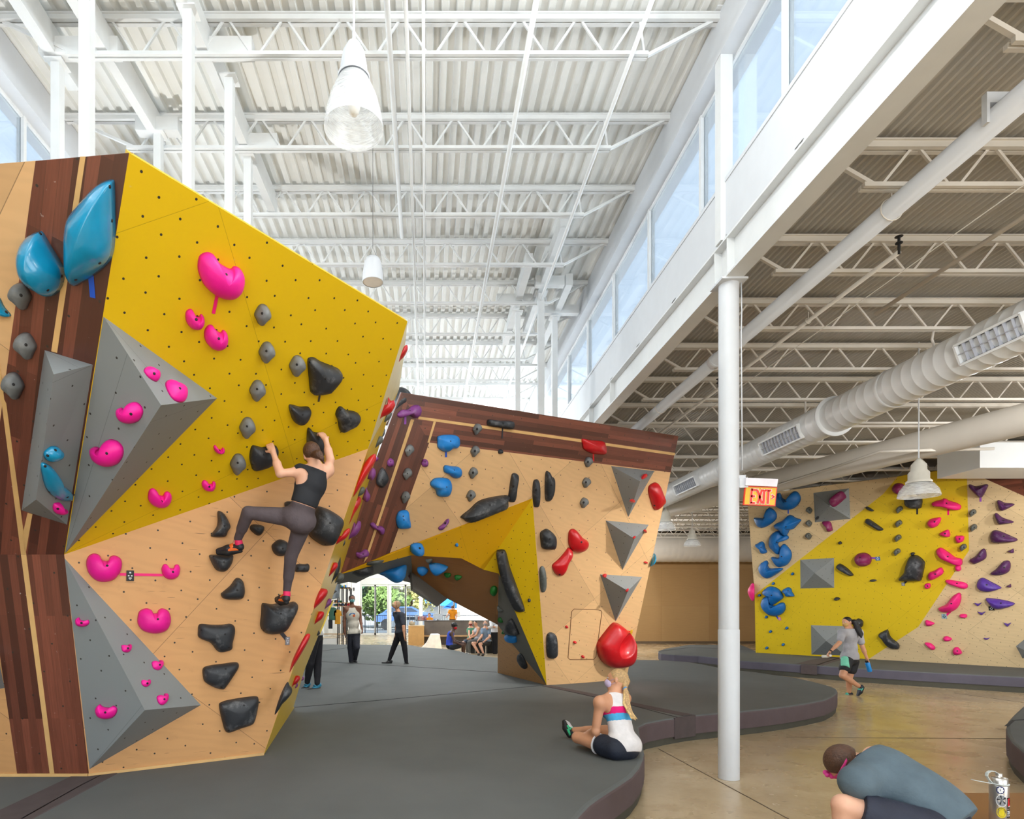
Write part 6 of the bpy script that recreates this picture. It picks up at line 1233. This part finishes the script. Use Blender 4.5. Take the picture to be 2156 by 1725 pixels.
HR = dict(brown=pm('hair_brown', (84, 56, 40), .5, .35, 60, .8, 90), blonde=pm('hair_blonde', (196, 160, 112), .45, .3, 60, .8, 90), black=pm('hair_black', (24, 20, 20), .4, .25, 60, .8, 90), grey=pm('hair_ashblonde', (160, 130, 96), .5, .25, 60, .8, 90))
def cl(name, c, rough=.85): return pm('cloth_'+name, c, rough, .1, 10, .7, 20)
# --- the climber
t = thing('person', 'person climbing on the left wall in black tank top, grey leggings and orange shoes', 'person', tuple(P(628, 1092, 5.1)))
J = JP('e', 5.1, 'head:1058,318,5.03 neck:1085,420,5.03 chest:1045,570,5.03 belly:995,720,5.0 pel:945,870,5.05 shL:955,465,5.0 shR:1190,455,5.12 elL:780,482,4.92 elR:1212,360,5.12 wrL:720,300,4.99 wrR:1175,190,5.16 hpL:900,865,5.06 hpR:980,900,5.1 knL:505,820,4.98 knR:872,1205,5.2 anL:415,1045,5.16 anR:838,1490,5.33 face:1020,330,5.3')
S = .88
wallU, wallL = F2U.n, F2L.n
pr = torso(J, S, 0, .95, True)+head(J, S)+arm(J, 'L', S*.92)+arm(J, 'R', S*.92)+leg(J, 'L', S, -.006, 1, 0, True)+leg(J, 'R', S, -.006, 1, 0, True)
pr += hand(J['wrL'], P(*ZZ('e', 690, 235), 5.03)-J['wrL'], (.3, .6, -.75), 1, S*1.02, .75)+hand(J['wrR'], P(*ZZ('e', 1140, 140), 5.2)-J['wrR'], (-.2, .6, -.75), -1, S*1.02, .7)
for s in 'LR': pr.append(cap(J['an'+s], J['an'+s]+(J['an'+s]-J['kn'+s]).normalized()*.05, .033*S, .033*S, .02))
sdf_mesh('body', pr, .0062, sk1, t)
rt, up, fw = axes(J)
sdf_mesh('tank_top', torso(J, S, .009, .97, True)[:6]+torso(J, S, .009, .97, True)[7:][:0]+[cap(J['shL'].lerp(J['neck'], .58)+up*.035-fw*.02, J['chest'], .04, .1, .03), cap(J['shR'].lerp(J['neck'], .58)+up*.035-fw*.02, J['chest'], .04, .1, .03), sphere_cut(J['shL']-rt*.0-up*.045-fw*.05, .082*S), sphere_cut(J['shR']+rt*.02-up*.03-fw*.03, .074*S)], .007, cl('black', (24, 26, 34)), t, cuts=[(J['belly']-up*.03, -up), (J['neck']-up*.02, up)])
sdf_mesh('leggings', torso(J, S, .006, .97, True)[1:3]+leg(J, 'L', S, .002, 1, 0, True)+leg(J, 'R', S, .002, 1, 0, True)+[ell(J['pel']-fw*.045+up*-.03+rt*.0, (rt, fw, up), (.13*S, .1*S, .1*S), .04)], .007, cl('leggings', (84, 74, 78)), t,
         cuts=[(J['belly']-up*.035, up)])
for s, h_, t_ in (('L', (435, 1140, 5.17), (245, 1158, 5.2)), ('R', (835, 1588, 5.32), (752, 1575, 5.46))):
    hp, tp = P(*ZZ('e', h_[0], h_[1]), h_[2]), P(*ZZ('e', t_[0], t_[1]), t_[2])
    shoe(J['an'+s]+(hp-J['an'+s])*.35, hp, tp, S*.95, t, (0, -.1, 1), cl('shoe_black', (34, 34, 40), .5), cl('shoe_orange', (232, 110, 40), .5), cl('rubber', (26, 26, 28), .6), .006)
    sdf_mesh('shoe_collar', [cap(J['an'+s]+(hp-J['an'+s])*.2, J['an'+s]+(hp-J['an'+s])*.45, .036*S, .038*S, .01)], .006, cl('shoe_pink', (220, 30, 90), .6), t)
rt_, up_, f_ = head_axes(J); c = J['head']; bn_ = P(*ZZ('e', 1110, 318), 4.93)
hair(J, S, t, HR['brown'], 'bun', .006, [(c-f_*.07+up_*.0, .03), (bn_, .034), (P(*ZZ('e', 1140, 350), 4.92), .02), (P(*ZZ('e', 1160, 395), 4.94), .006)])
MB().lathe(bn_.lerp(c, .35), [(.03, -.004), (.033, 0), (.03, .004)], 16, bn_-c).build('hair_tie', cl('hair_tie', (60, 40, 40)), t, True)
mask(J, S, t, cl('mask_black', (30, 30, 34))); eyes(J, S, t)
MB().ell(J['head']+rt_*-.078*S-up_*.034*S, .006, .006, .006, 8, 6).build('earring', pm('earring', (30, 30, 30), .3), t, True)
# --- the seated woman
t = thing('person', 'person with a blonde ponytail sitting on the mat edge in a striped white tank top', 'person', tuple(P(1315, 1590, 5.65)))
FR['t'] = (1160, 1400, .12752); FR['u'] = (1656, 1425, .2319); FR['v'] = (860, 1220, .1043)
J = JP('t', 5.7, 'head:1090,262,5.86 neck:1060,450,5.84 chest:1090,720,5.8 belly:1150,1050,5.72 pel:1200,1360,5.68 shL:810,620,5.70 shR:1215,555,5.98 elL:735,1100,5.74 elR:1200,1000,6.15 wrL:560,1180,6.0 wrR:800,1120,6.25 hpL:1060,1390,5.6 hpR:1150,1330,5.9 knL:440,1200,5.98 knR:900,1090,6.25 anL:850,1290,6.1 anR:390,1085,6.45 face:880,235,5.92')
S = .98; rt, up, fw = axes(J)
pr = torso(J, S, 0, .98, True)+head(J, S)+arm(J, 'L', S)+arm(J, 'R', S)+leg(J, 'L', S, 0, 1, 0, True)+leg(J, 'R', S, 0, 1, 0, True)
pr += hand(J['wrL'], J['wrL']-J['elL'], (0, .2, -1), 1, S, .4)+hand(J['wrR'], (J['wrR']-J['elR']), (0, .2, -1), -1, S, .4)+[cap(J['anL'], P(*ZZ('t', 960, 1250), 6.12), .034, .03, .02)]
sdf_mesh('body', pr, .0065, sk2, t)
wtop, pk_, bl_ = cl('white_top', (226, 222, 222)), cl('top_pink', (222, 14, 110)), cl('top_blue', (70, 164, 214))
c0 = J['chest']; cu = P(*ZZ('t', 1085, 850), 5.6); upn = np.array(up)
def strp(C):
    z = (C-np.array(c0))@upn; return np.where(z > .0, 0, np.where(z > -.062, 1, np.where(z > -.125, 2, 0)))
tk = torso(J, S, .014, 1.0, True)
sdf_mesh('tank_top', tk[:3]+tk[7:]+[cap(J['shL'].lerp(J['neck'], .55), J['chest'], .04, .1, .03), cap(J['shR'].lerp(J['neck'], .55), J['chest'], .04, .1, .03), ell(J['pel']+up*.02, (rt, fw, up), (.185, .15, .12), .06), sphere_cut(J['shL']-rt*.005-up*.055, .098*S), sphere_cut(J['shR']-up*.05, .095*S)], .0065, wtop, t,
         cuts=[(J['pel']-up*.055, -up), (J['neck']-up*.02-fw*.0, up*.9+fw*.5)], mats=[wtop, pk_, bl_], matfn=strp)
sh_ = cl('shorts_navy', (24, 32, 48), .7)
sdf_mesh('shorts', torso(J, S, .016, 1.02, True)[2:3]+leg(J, 'L', S, .014, .14, .01, True)+leg(J, 'R', S, .014, .12, .01, True), .0065, sh_, t)
sdf_mesh('shorts_trim', [cap(J['hpL'].lerp(J['knL'], .42), J['hpL'].lerp(J['knL'], .44), .103*S, .102*S, .002)], .006, wtop, t, cuts=[(J['hpL'].lerp(J['knL'], .445), J['knL']-J['hpL']), (J['hpL'].lerp(J['knL'], .42), J['hpL']-J['knL'])])
shoe(J['anR']+(P(*ZZ('t', 320, 1150), 6.47)-J['anR'])*.25, P(*ZZ('t', 318, 1165), 6.47), P(*ZZ('t', 235, 940), 6.5), S*1.05, t, (.75, -.3, .25), cl('shoe_black2', (36, 38, 40), .5), cl('shoe_mint', (70, 210, 150), .5), cl('rubber', (26, 26, 28), .6))
b = MB(); hp, tp = P(*ZZ('t', 345, 1050), 6.40), P(*ZZ('t', 262, 915), 6.44)
for k in range(5): q_ = hp.lerp(tp, .15+k*.17); b.bar(q_+Vector((-.022, 0, .012)), q_+Vector((.022, 0, -.012)), .006)
b.build('laces', wtop, t)
shoe(P(*ZZ('t', 920, 1262), 6.1), P(*ZZ('t', 960, 1290), 6.1), P(*ZZ('t', 860, 1320), 6.2), S*.9, t, (0, 0, 1), cl('shoe_black2', (36, 38, 40), .5), cl('shoe_mint', (70, 210, 150), .5), cl('rubber', (26, 26, 28), .6))
r_, u_, f_ = head_axes(J); c = J['head']; tie = P(*ZZ('t', 1222, 392), 5.78)
pts = [(c-f_*.075*S, .05), (tie, .018), (P(*ZZ('t', 1240, 470), 5.76), .026), (P(*ZZ('t', 1240, 620), 5.72), .032), (P(*ZZ('t', 1290, 760), 5.66), .026), (P(*ZZ('t', 1350, 860), 5.62), .016), (P(*ZZ('t', 1400, 920), 5.6), .004)]
hr = hair(J, S, t, HR['blonde'], 'tail', .006, pts)
b = MB(); rr = random.Random(2)
for k in range(16):
    a0 = rr.uniform(-.02, .02); a1 = rr.uniform(-.03, .04)
    b.tube([tie+Vector((a0*.3, -.01, 0)), P(*ZZ('t', 1240, 500), 5.735)+Vector((a0, 0, 0)), P(*ZZ('t', 1245+a1*600, 650), 5.69)+Vector((a0, 0, 0)), P(*ZZ('t', 1300+a1*900, 780), 5.635), P(*ZZ('t', 1370+a1*1500, 900), 5.59)], [.006, .008, .008, .006, .002], 5)
b.build('ponytail_strands', pm('hair_gold', (222, 188, 128), .4, .25, 60, .8, 90), t, True)
MB().lathe(tie, [(.018, -.008), (.024, -.004), (.024, .004), (.018, .008)], 16, pts[2][0]-c).build('hair_tie', cl('tie_blue', (90, 140, 190)), t, True)
mask(J, S, t, cl('mask_lilac', (206, 190, 226))); eyes(J, S, t)
# --- the man bent over on the bench
t = thing('person', 'person in grey t-shirt and dark shorts bent forward on the bench at bottom right', 'person', tuple(P(1985, 1740, 3.25)))
J = JP('u', 3.5, 'head:552,800,3.62 neck:700,800,3.58 chest:900,930,3.46 belly:1160,1120,3.36 pel:1400,1330,3.28 shL:650,960,3.3 shR:800,730,3.72 elL:720,1180,3.35 elR:780,1130,3.8 wrL:640,1500,3.45 wrR:700,1450,3.7 hpL:1260,1400,3.15 hpR:1350,1300,3.45 knL:520,1170,3.28 knR:640,1330,3.75 anL:560,2080,3.3 anR:640,1950,3.75 face:480,940,3.66')
S = 1.02; rt, up, fw = axes(J)
pr = torso(J, S)+head(J, S)+arm(J, 'L', S)+arm(J, 'R', S)+leg(J, 'L', S)+leg(J, 'R', S)+hand(J['wrL'], (0, .3, -1), (-1, 0, 0), 1, S, .5)+hand(J['wrR'], (0, -.3, -1), (-1, 0, 0), -1, S, .5)
for s in 'LR': a_ = J['an'+s]; pr += [cap(a_, a_+Vector((.02, .03, -.04)), .04, .036, .02), cap(a_+Vector((.02, .03, -.04)), a_+Vector((-.15, -.02, -.05)), .036, .026, .02)]
sdf_mesh('body', pr, .0075, sk1, t)
sdf_mesh('t_shirt', torso(J, S, .03, 1.04)+arm(J, 'L', S, .03, 0, .36)+arm(J, 'R', S, .03, 0, .36)+[ell(J['chest'].lerp(J['belly'], .4)-fw*.03+up*.02, (rt, fw, up), (.2, .13, .24), .08), ell(J['belly']-fw*.045-up*.07, (rt, fw, up), (.175, .13, .2), .08)], .0085, cl('shirt_slate', (86, 102, 112)), t, cuts=[(J['neck']+up*.015, up), (J['pel']-up*.06, -up)])
sdf_mesh('shorts', torso(J, S, .012)[2:3]+leg(J, 'L', S, .024, .4, .01)+leg(J, 'R', S, .024, .38, .01), .008, cl('shorts_dark', (36, 40, 56), .7), t, cuts=[(J['hpL'].lerp(J['knL'], .8), J['knL']-J['hpL'])])
hair(J, S*1.05, t, HR['brown'], 'short', .0065)
r_, u_, f_ = head_axes(J); c = J['head']
sdf_mesh('bandana', [cap(J['neck']-rt*.03+up*.015, J['neck']+rt*.03+up*.015, .066, .066, .02)], .007, cl('bandana', (30, 36, 50)), t, cuts=[(J['neck']+up*.045, up), (J['neck']-up*.005, -up)])
hb = [c+(f_*math.cos(a)+r_*math.sin(a)*.86)*.1+u_*.035 for a in np.arange(0, 2*PI+.1, .3)]
MB().tube(hb, .009, 6).build('headband', cl('pink_band', (222, 60, 140)), t, True)
b = MB()
for k in range(5): b.ell(c+f_*(.1)+u_*(.06+.02*math.sin(k*1.3))+r_*.022*math.cos(k*1.3), .015, .012, .015, 8, 6)
b.build('headband_flower', cl('pink_flower', (232, 70, 160)), t, True); eyes(J, S, t)
# --- the walking woman
t = thing('person', 'person walking left with a long black ponytail, grey t-shirt and blue bottle', 'person', tuple(M(1785, 1464, 0)))
J = JP('n', 12.2, 'head:1312,598,12.2 neck:1345,665,12.2 chest:1352,755,12.2 belly:1350,890,12.2 pel:1342,1010,12.2 shL:1262,705,12.12 shR:1440,715,12.3 elL:1225,830,12.05 elR:1485,870,12.3 wrL:1125,925,12.0 wrR:1535,1000,12.3 hpL:1310,1040,12.12 hpR:1380,1040,12.28 knL:1262,1200,12.02 knR:1335,1235,12.3 anL:1440,1318,12.1 anR:1335,1385,12.32 face:1225,612,12.15')
S = .95; rt, up, fw = axes(J)
pr = torso(J, S, 0, 1, True)+head(J, S)+arm(J, 'L', S)+arm(J, 'R', S)+leg(J, 'L', S, .006, 1, 0, True)+leg(J, 'R', S, .004, 1, 0, True)+hand(J['wrL'], J['wrL']-J['elL'], (0, -.5, -1), 1, S, .9)+hand(J['wrR'], J['wrR']-J['elR'], (-1, 0, 0), -1, S, .9)
sdf_mesh('body', pr, .0095, sk2, t)
sdf_mesh('t_shirt', torso(J, S, .028, 1.02, True)+arm(J, 'L', S, .026, 0, .34)+arm(J, 'R', S, .026, 0, .34)+[ell(J['pel']+up*.06, (rt, fw, up), (.17, .15, .12), .05)], .0095, cl('tee_grey', (168, 166, 170)), t, cuts=[(J['neck']-up*.005, up), (J['pel']-up*.01, -up)])
sdf_mesh('shorts', torso(J, S, .02, 1, True)[2:3]+leg(J, 'L', S, .02, .25, .01, True)+leg(J, 'R', S, .02, .25, .01, True), .0095, cl('shorts_black', (26, 27, 30), .7), t)
sdf_mesh('shorts_side', [cap(J['hpL']+Vector((-.06, -.03, .04)), J['hpL'].lerp(J['knL'], .45)+Vector((-.03, -.05, 0)), .07, .075, .01)], .0095, cl('shorts_mint', (120, 208, 176), .7), t, cuts=[(J['hpL'].lerp(J['knL'], .5), J['knL']-J['hpL'])])
r_, u_, f_ = head_axes(J); c = J['head']
hair(J, S, t, HR['black'], 'tail', .008, [(c-f_*.07, .05), (P(*ZZ('n', 1395, 590), 12.15), .045), (P(*ZZ('n', 1435, 670), 12.1), .055), (P(*ZZ('n', 1465, 730), 12.05), .045), (P(*ZZ('n', 1475, 770), 12.0), .012)])
mask(J, S, t, cl('mask_ochre', (196, 156, 96))); eyes(J, S, t)
MB().lathe(J['wrL'], [(.032, -.012), (.034, 0), (.032, .012)], 14, J['wrL']-J['elL']).build('wristwatch', cl('watch', (20, 20, 22), .4), t, True)
for s, h_, t_ in (('R', (1358, 1425), (1235, 1428)), ('L', (1490, 1335), (1430, 1425))):
    dd = J['an'+s].y; hp, tp = P(*ZZ('n', *h_), dd), P(*ZZ('n', *t_), dd); shoe(J['an'+s]+(hp-J['an'+s])*.35, hp, tp, S, t, (0, 0, 1) if s == 'R' else (-.75, 0, .5), cl('shoe_navy', (28, 34, 48), .5), cl('shoe_teal', (84, 190, 170), .5), cl('rubber', (26, 26, 28), .6), .009)
bo = thing('water_bottle', 'bright blue water bottle held by the walking woman', 'bottle', tuple(P(*ZZ('n', 1560, 1110), 12.3)))
a_, b_ = P(*ZZ('n', 1540, 1050), 12.3), P(*ZZ('n', 1572, 1158), 12.3); ln = (b_-a_).length
MB().lathe(a_, [(0, 0), (.036, .004), (.042, .02), (.042, ln-.02), (.036, ln), (0, ln)], 20, b_-a_).build('body', pm('bottle_blue', (24, 140, 220), .35), bo, True); MB().lathe(a_, [(.03, -.03), (.034, -.002), (0, 0)], 16, b_-a_).build('cap', cl('rubber', (26, 26, 28), .6), bo, True)
o = MB().tube([P(*ZZ('n', 1030, 985), 12.0), P(*ZZ('n', 1080, 985), 12.0), P(*ZZ('n', 1130, 972), 12.0)], .026, 10).build('rolled_paper', pm('paper', (226, 222, 210), .7), None, True); tag(o, 'rolled white cloth in the walking woman\'s other hand', 'cloth')
# --- everybody beyond the arch
def far_person(label, f, d, joints, S, sk, top, bottom, shoes, hs, hm_, mk=None, sleeve=.3, tank=False, k_leg=1, fem=False, res=.011, feet=True, loose=0, top_low=.0, extra=None):
    t = thing('person', label, 'person', (0, 0, 0)); J = JP(f, d, joints); t.location = (J['pel'].x, J['pel'].y, min(J['anL'].z, J['anR'].z))
    rt, up, fw = axes(J); pr = torso(J, S, 0, 1, fem)+head(J, S)+arm(J, 'L', S)+arm(J, 'R', S)+leg(J, 'L', S)+leg(J, 'R', S)
    for s, sg in (('L', 1), ('R', -1)): pr += hand(J['wr'+s], J['wr'+s]-J['el'+s], (-sg*.8, .3, 0), sg, S, .5)
    sdf_mesh('body', pr, res, sk, t)
    cut_ = [sphere_cut(J['shL']-up*.04, .085*S), sphere_cut(J['shR']-up*.04, .085*S)] if tank else []
    tt = torso(J, S, .02, 1.03, fem); sdf_mesh('tank_top' if tank else 't_shirt', (tt[:3]+[cap(J['shL'].lerp(J['neck'], .5), J['chest'], .04, .1, .03), cap(J['shR'].lerp(J['neck'], .5), J['chest'], .04, .1, .03)]+tt[7:] if tank else tt+arm(J, 'L', S, .022, 0, sleeve)+arm(J, 'R', S, .022, 0, sleeve))+cut_, res, top, t, cuts=[(J['neck']-up*.02, up+fw*.3), (J['pel']-up*top_low, -up)])
    if bottom: sdf_mesh('trousers' if k_leg > .6 else 'shorts', torso(J, S, .012, 1, fem)[2:3]+leg(J, 'L', S, .014, k_leg, loose)+leg(J, 'R', S, .014, k_leg, loose), res, bottom, t, cuts=[(J['belly'], up)])
    hair(J, S, t, hm_, hs, min(res, .009), extra(J) if extra else None)
    if mk: mask(J, S, t, mk)
    eyes(J, S, t)
    for s in 'LR':
        if 'to'+s in J: a_ = J['an'+s]; h_ = a_+(a_-J['to'+s])*.25; h_.z = a_.z-.07; shoe(a_+Vector((0, 0, -.03)), h_, J['to'+s], S, t, (0, 0, 1), shoes, shoes, cl('rubber', (26, 26, 28), .6), res)
    return t, J
ch = cl('charcoal_pants', (34, 36, 46)); bk2 = cl('black_pants', (22, 22, 28)); shk = cl('shoe_black2', (36, 38, 40), .5)
t, J = far_person('person standing in cream tank top with rainbow print and surgical mask, looking up', 'r', 15.9, 'head:741,1262,15.9 neck:741,1276,15.95 chest:743,1295 belly:744,1315 pel:745,1333 shL:756.5,1281,15.9 shR:728,1282,15.9 elL:759,1305,15.9 elR:725,1308,15.9 wrL:762,1323,15.75 wrR:726,1332,15.9 hpL:750,1338 hpR:739,1338 knL:751,1363,15.7 knR:738,1364 anL:747,1388,16.1 anR:739.5,1392 toL:751,1393,15.9 toR:742,1396.5,15.7 face:754,1258,14.9', 1.0, sk3, cl('cream_top', (206, 200, 186)), ch, shk, 'short', HR['black'], cl('mask_teal', (110, 176, 180)), tank=True, loose=.012, top_low=.03)
c = J['chest']; b = MB(); rt, up, fw = axes(J)
for k in range(9): a = .3+k*.28; b.ell(c+fw*.118-up*.02+rt*(.07*math.cos(a))+up*(.05*math.sin(a)), .016, .006, .016, 8, 6)
b.build('shirt_print', cl('print_blue', (40, 110, 170)), t); MB().ell(c+fw*.118-up*.03-rt*.035, .04, .006, .035, 10, 8).build('shirt_print', cl('print_orange', (220, 110, 60)), t)
far_person('person with a blonde bob in dark t-shirt and trousers stepping through the arch', 'r', 15.6, 'head:834,1274,15.6 neck:838,1288,15.6 chest:841,1303 belly:842,1319 pel:843,1333 shL:833,1292,15.75 shR:846,1295,15.45 elL:836,1314,15.8 elR:849.5,1319,15.35 wrL:833,1334,15.7 wrR:851.5,1339,15.3 hpL:840,1337,15.7 hpR:847,1337,15.5 knL:829,1364,15.7 knR:852,1366,15.5 anL:820,1389,15.7 anR:855.5,1394,15.5 toL:805,1395,15.7 toR:847,1399,15.45 face:822,1266,15.55', .95, sk2, cl('tee_charcoal', (56, 60, 70)), bk2, shk, 'bob', HR['grey'], cl('mask_khaki', (176, 156, 120)), sleeve=.4, fem=True)
far_person('person half hidden behind the yellow edge with black leggings and blue shoes', 'r', 10.75, 'head:668,1255 neck:664,1275 chest:662,1296 belly:662,1318 pel:664,1338 shL:655,1282,10.6 shR:669,1282,10.95 elL:650,1312,10.6 elR:668,1312,10.95 wrL:652,1335,10.5 wrR:672,1330,10.9 hpL:660,1346,10.65 hpR:668,1346,10.85 knL:653,1397,10.65 knR:668.5,1400,10.8 anL:647,1436,10.8 anR:668,1438,10.7 toL:636,1450,10.7 toR:649,1453,10.55 face:676,1250,10.3', 1.0, sk1, cl('tee_pale', (196, 194, 192)), bk2, cl('shoe_aqua', (50, 130, 160), .5), 'short', HR['brown'], None, fem=True)
v_ = 'v'
far_person('person in royal blue tank top and red face mask sitting at the mat edge', v_, 21.5, 'head:930,960 neck:900,1030 chest:850,1130 belly:825,1240 pel:830,1340 shL:870,1090,21.3 shR:850,1090,21.8 elL:930,1270,21.2 elR:950,1250,21.9 wrL:1040,1310,21.3 wrR:1060,1280,21.7 hpL:880,1380,21.3 hpR:880,1370,21.7 knL:1100,1330,21.4 knR:1130,1300,21.8 anL:1090,1500,21.6 anR:1120,1490,22.0 face:1010,975,21.4', 1.0, sk4, cl('royal_top', (60, 84, 200)), cl('shorts_black', (26, 27, 30), .7), shk, 'afro', HR['black'], cl('mask_red', (196, 30, 40)), tank=True, k_leg=.35, res=.013)
far_person('person in green top and dark red mask at the left of the seated couple', v_, 23.9, 'head:1255,895 neck:1255,960 chest:1265,1040 belly:1270,1120 pel:1270,1200 shL:1300,1000 shR:1225,1000 elL:1310,1100,23.7 elR:1225,1110,23.7 wrL:1240,1170,23.6 wrR:1240,1170,23.55 hpL:1290,1220 hpR:1240,1220 knL:1130,1260,23.5 knR:1090,1290,23.3 anL:1130,1440,23.5 anR:1090,1450,23.4 face:1250,900,22.9', .95, sk1, cl('green_top', (90, 150, 120)), cl('blue_shorts', (60, 74, 92)), shk, 'short', HR['blonde'], cl('mask_maroon', (130, 30, 40)), tank=True, k_leg=.4, res=.013)
far_person('person with a dark bun in white tank top holding a phone beside the green-topped one', v_, 23.7, 'head:1355,895 neck:1370,960 chest:1390,1040 belly:1395,1130 pel:1390,1220 shL:1420,1000,23.5 shR:1370,1000,23.9 elL:1370,1130,23.3 elR:1330,1120,23.8 wrL:1250,1190,23.2 wrR:1260,1180,23.5 hpL:1380,1240,23.5 hpR:1370,1240,23.8 knL:1220,1270,23.3 knR:1200,1290,23.6 anL:1230,1480,23.4 anR:1180,1460,23.6 toL:1170,1500,23.3 toR:1150,1490,23.5 face:1290,900,23.5', .95, sk2, cl('white_tank', (200, 200, 206)), cl('grey_tracks', (110, 112, 112)), cl('shoe_white', (220, 220, 220)), 'bun', HR['black'], None, tank=True, res=.013, fem=True)
far_person('person in grey-blue t-shirt, black shorts and grey mask sitting nearest the arch leg', v_, 23.2, 'head:1550,890 neck:1550,965 chest:1555,1060 belly:1560,1160 pel:1575,1260 shL:1620,1020 shR:1500,1020 elL:1640,1160,23.0 elR:1480,1150,23.0 wrL:1510,1270,22.9 wrR:1410,1230,22.8 hpL:1600,1290 hpR:1540,1290 knL:1440,1310,22.8 knR:1300,1295,22.8 anL:1510,1490,22.7 anR:1420,1490,22.7 toL:1480,1525,22.4 toR:1400,1525,22.4 face:1540,895,22.2', 1.0, sk1, cl('tee_bluegrey', (120, 138, 158)), cl('shorts_black', (26, 27, 30), .7), shk, 'short', HR['brown'], cl('mask_grey', (150, 152, 160)), k_leg=.36, res=.013)
far_person('person in white long-sleeved top and black leggings standing beside the arch leg', v_, 23.6, 'head:1735,735 neck:1735,800 chest:1735,880 belly:1735,970 pel:1740,1070 shL:1790,850 shR:1675,850 elL:1800,960 elR:1670,960,23.3 wrL:1740,960,23.2 wrR:1600,985,23.1 hpL:1765,1090 hpR:1715,1090 knL:1765,1310 knR:1730,1310 anL:1765,1520 anR:1735,1520 toL:1745,1560,23.3 toR:1710,1565,23.3 face:1725,740,22.6', 1.0, sk2, cl('white_sweater', (214, 214, 216)), bk2, cl('shoe_lilac', (150, 110, 190)), 'short', HR['brown'], None, sleeve=.9, res=.013)
t, J = far_person('person in orange staff t-shirt standing behind the reception counter', v_, 31.6, 'head:895,575 neck:895,610 chest:893,670 belly:890,740 pel:890,810 shL:840,640 shR:950,640 elL:800,700,31.5 elR:970,720,31.5 wrL:775,745,31.2 wrR:975,800,31.3 hpL:870,830 hpR:910,830 knL:870,1010 knR:910,1010 anL:870,1180 anR:910,1180 face:895,575,32.6', 1.0, sk1, cl('staff_orange', (236, 150, 24)), ch, shk, 'short', HR['brown'], None, res=.013)
rt, up, fw = axes(J); b = MB()
for i in range(5):
    x = (i-2)*.045; q_ = J['chest']-fw*.13+up*.1+rt*x*(-1)
    b.obox(q_+up*.02, rt, fw, up, .014, .003, .004); b.obox(q_, rt, fw, up, .004 if i != 2 else .006, .003, .02)
b.build('staff_lettering', cl('print_dark', (70, 50, 20)), t)
far_person('person in orange t-shirt sitting low behind the counter beside the snack boxes', v_, 31.4, 'head:420,725 neck:425,770 chest:425,830 belly:425,900 pel:425,960 shL:390,800 shR:465,800 elL:380,880 elR:470,880 wrL:380,930,31.2 wrR:450,930,31.2 hpL:410,980 hpR:440,980 knL:400,1000,31.1 knR:430,1000,31.1 anL:400,1150,31.1 anR:430,1150,31.1 face:380,730,31.2', .95, sk1, cl('staff_orange', (236, 150, 24)), ch, shk, 'short', HR['brown'], None, res=.013)
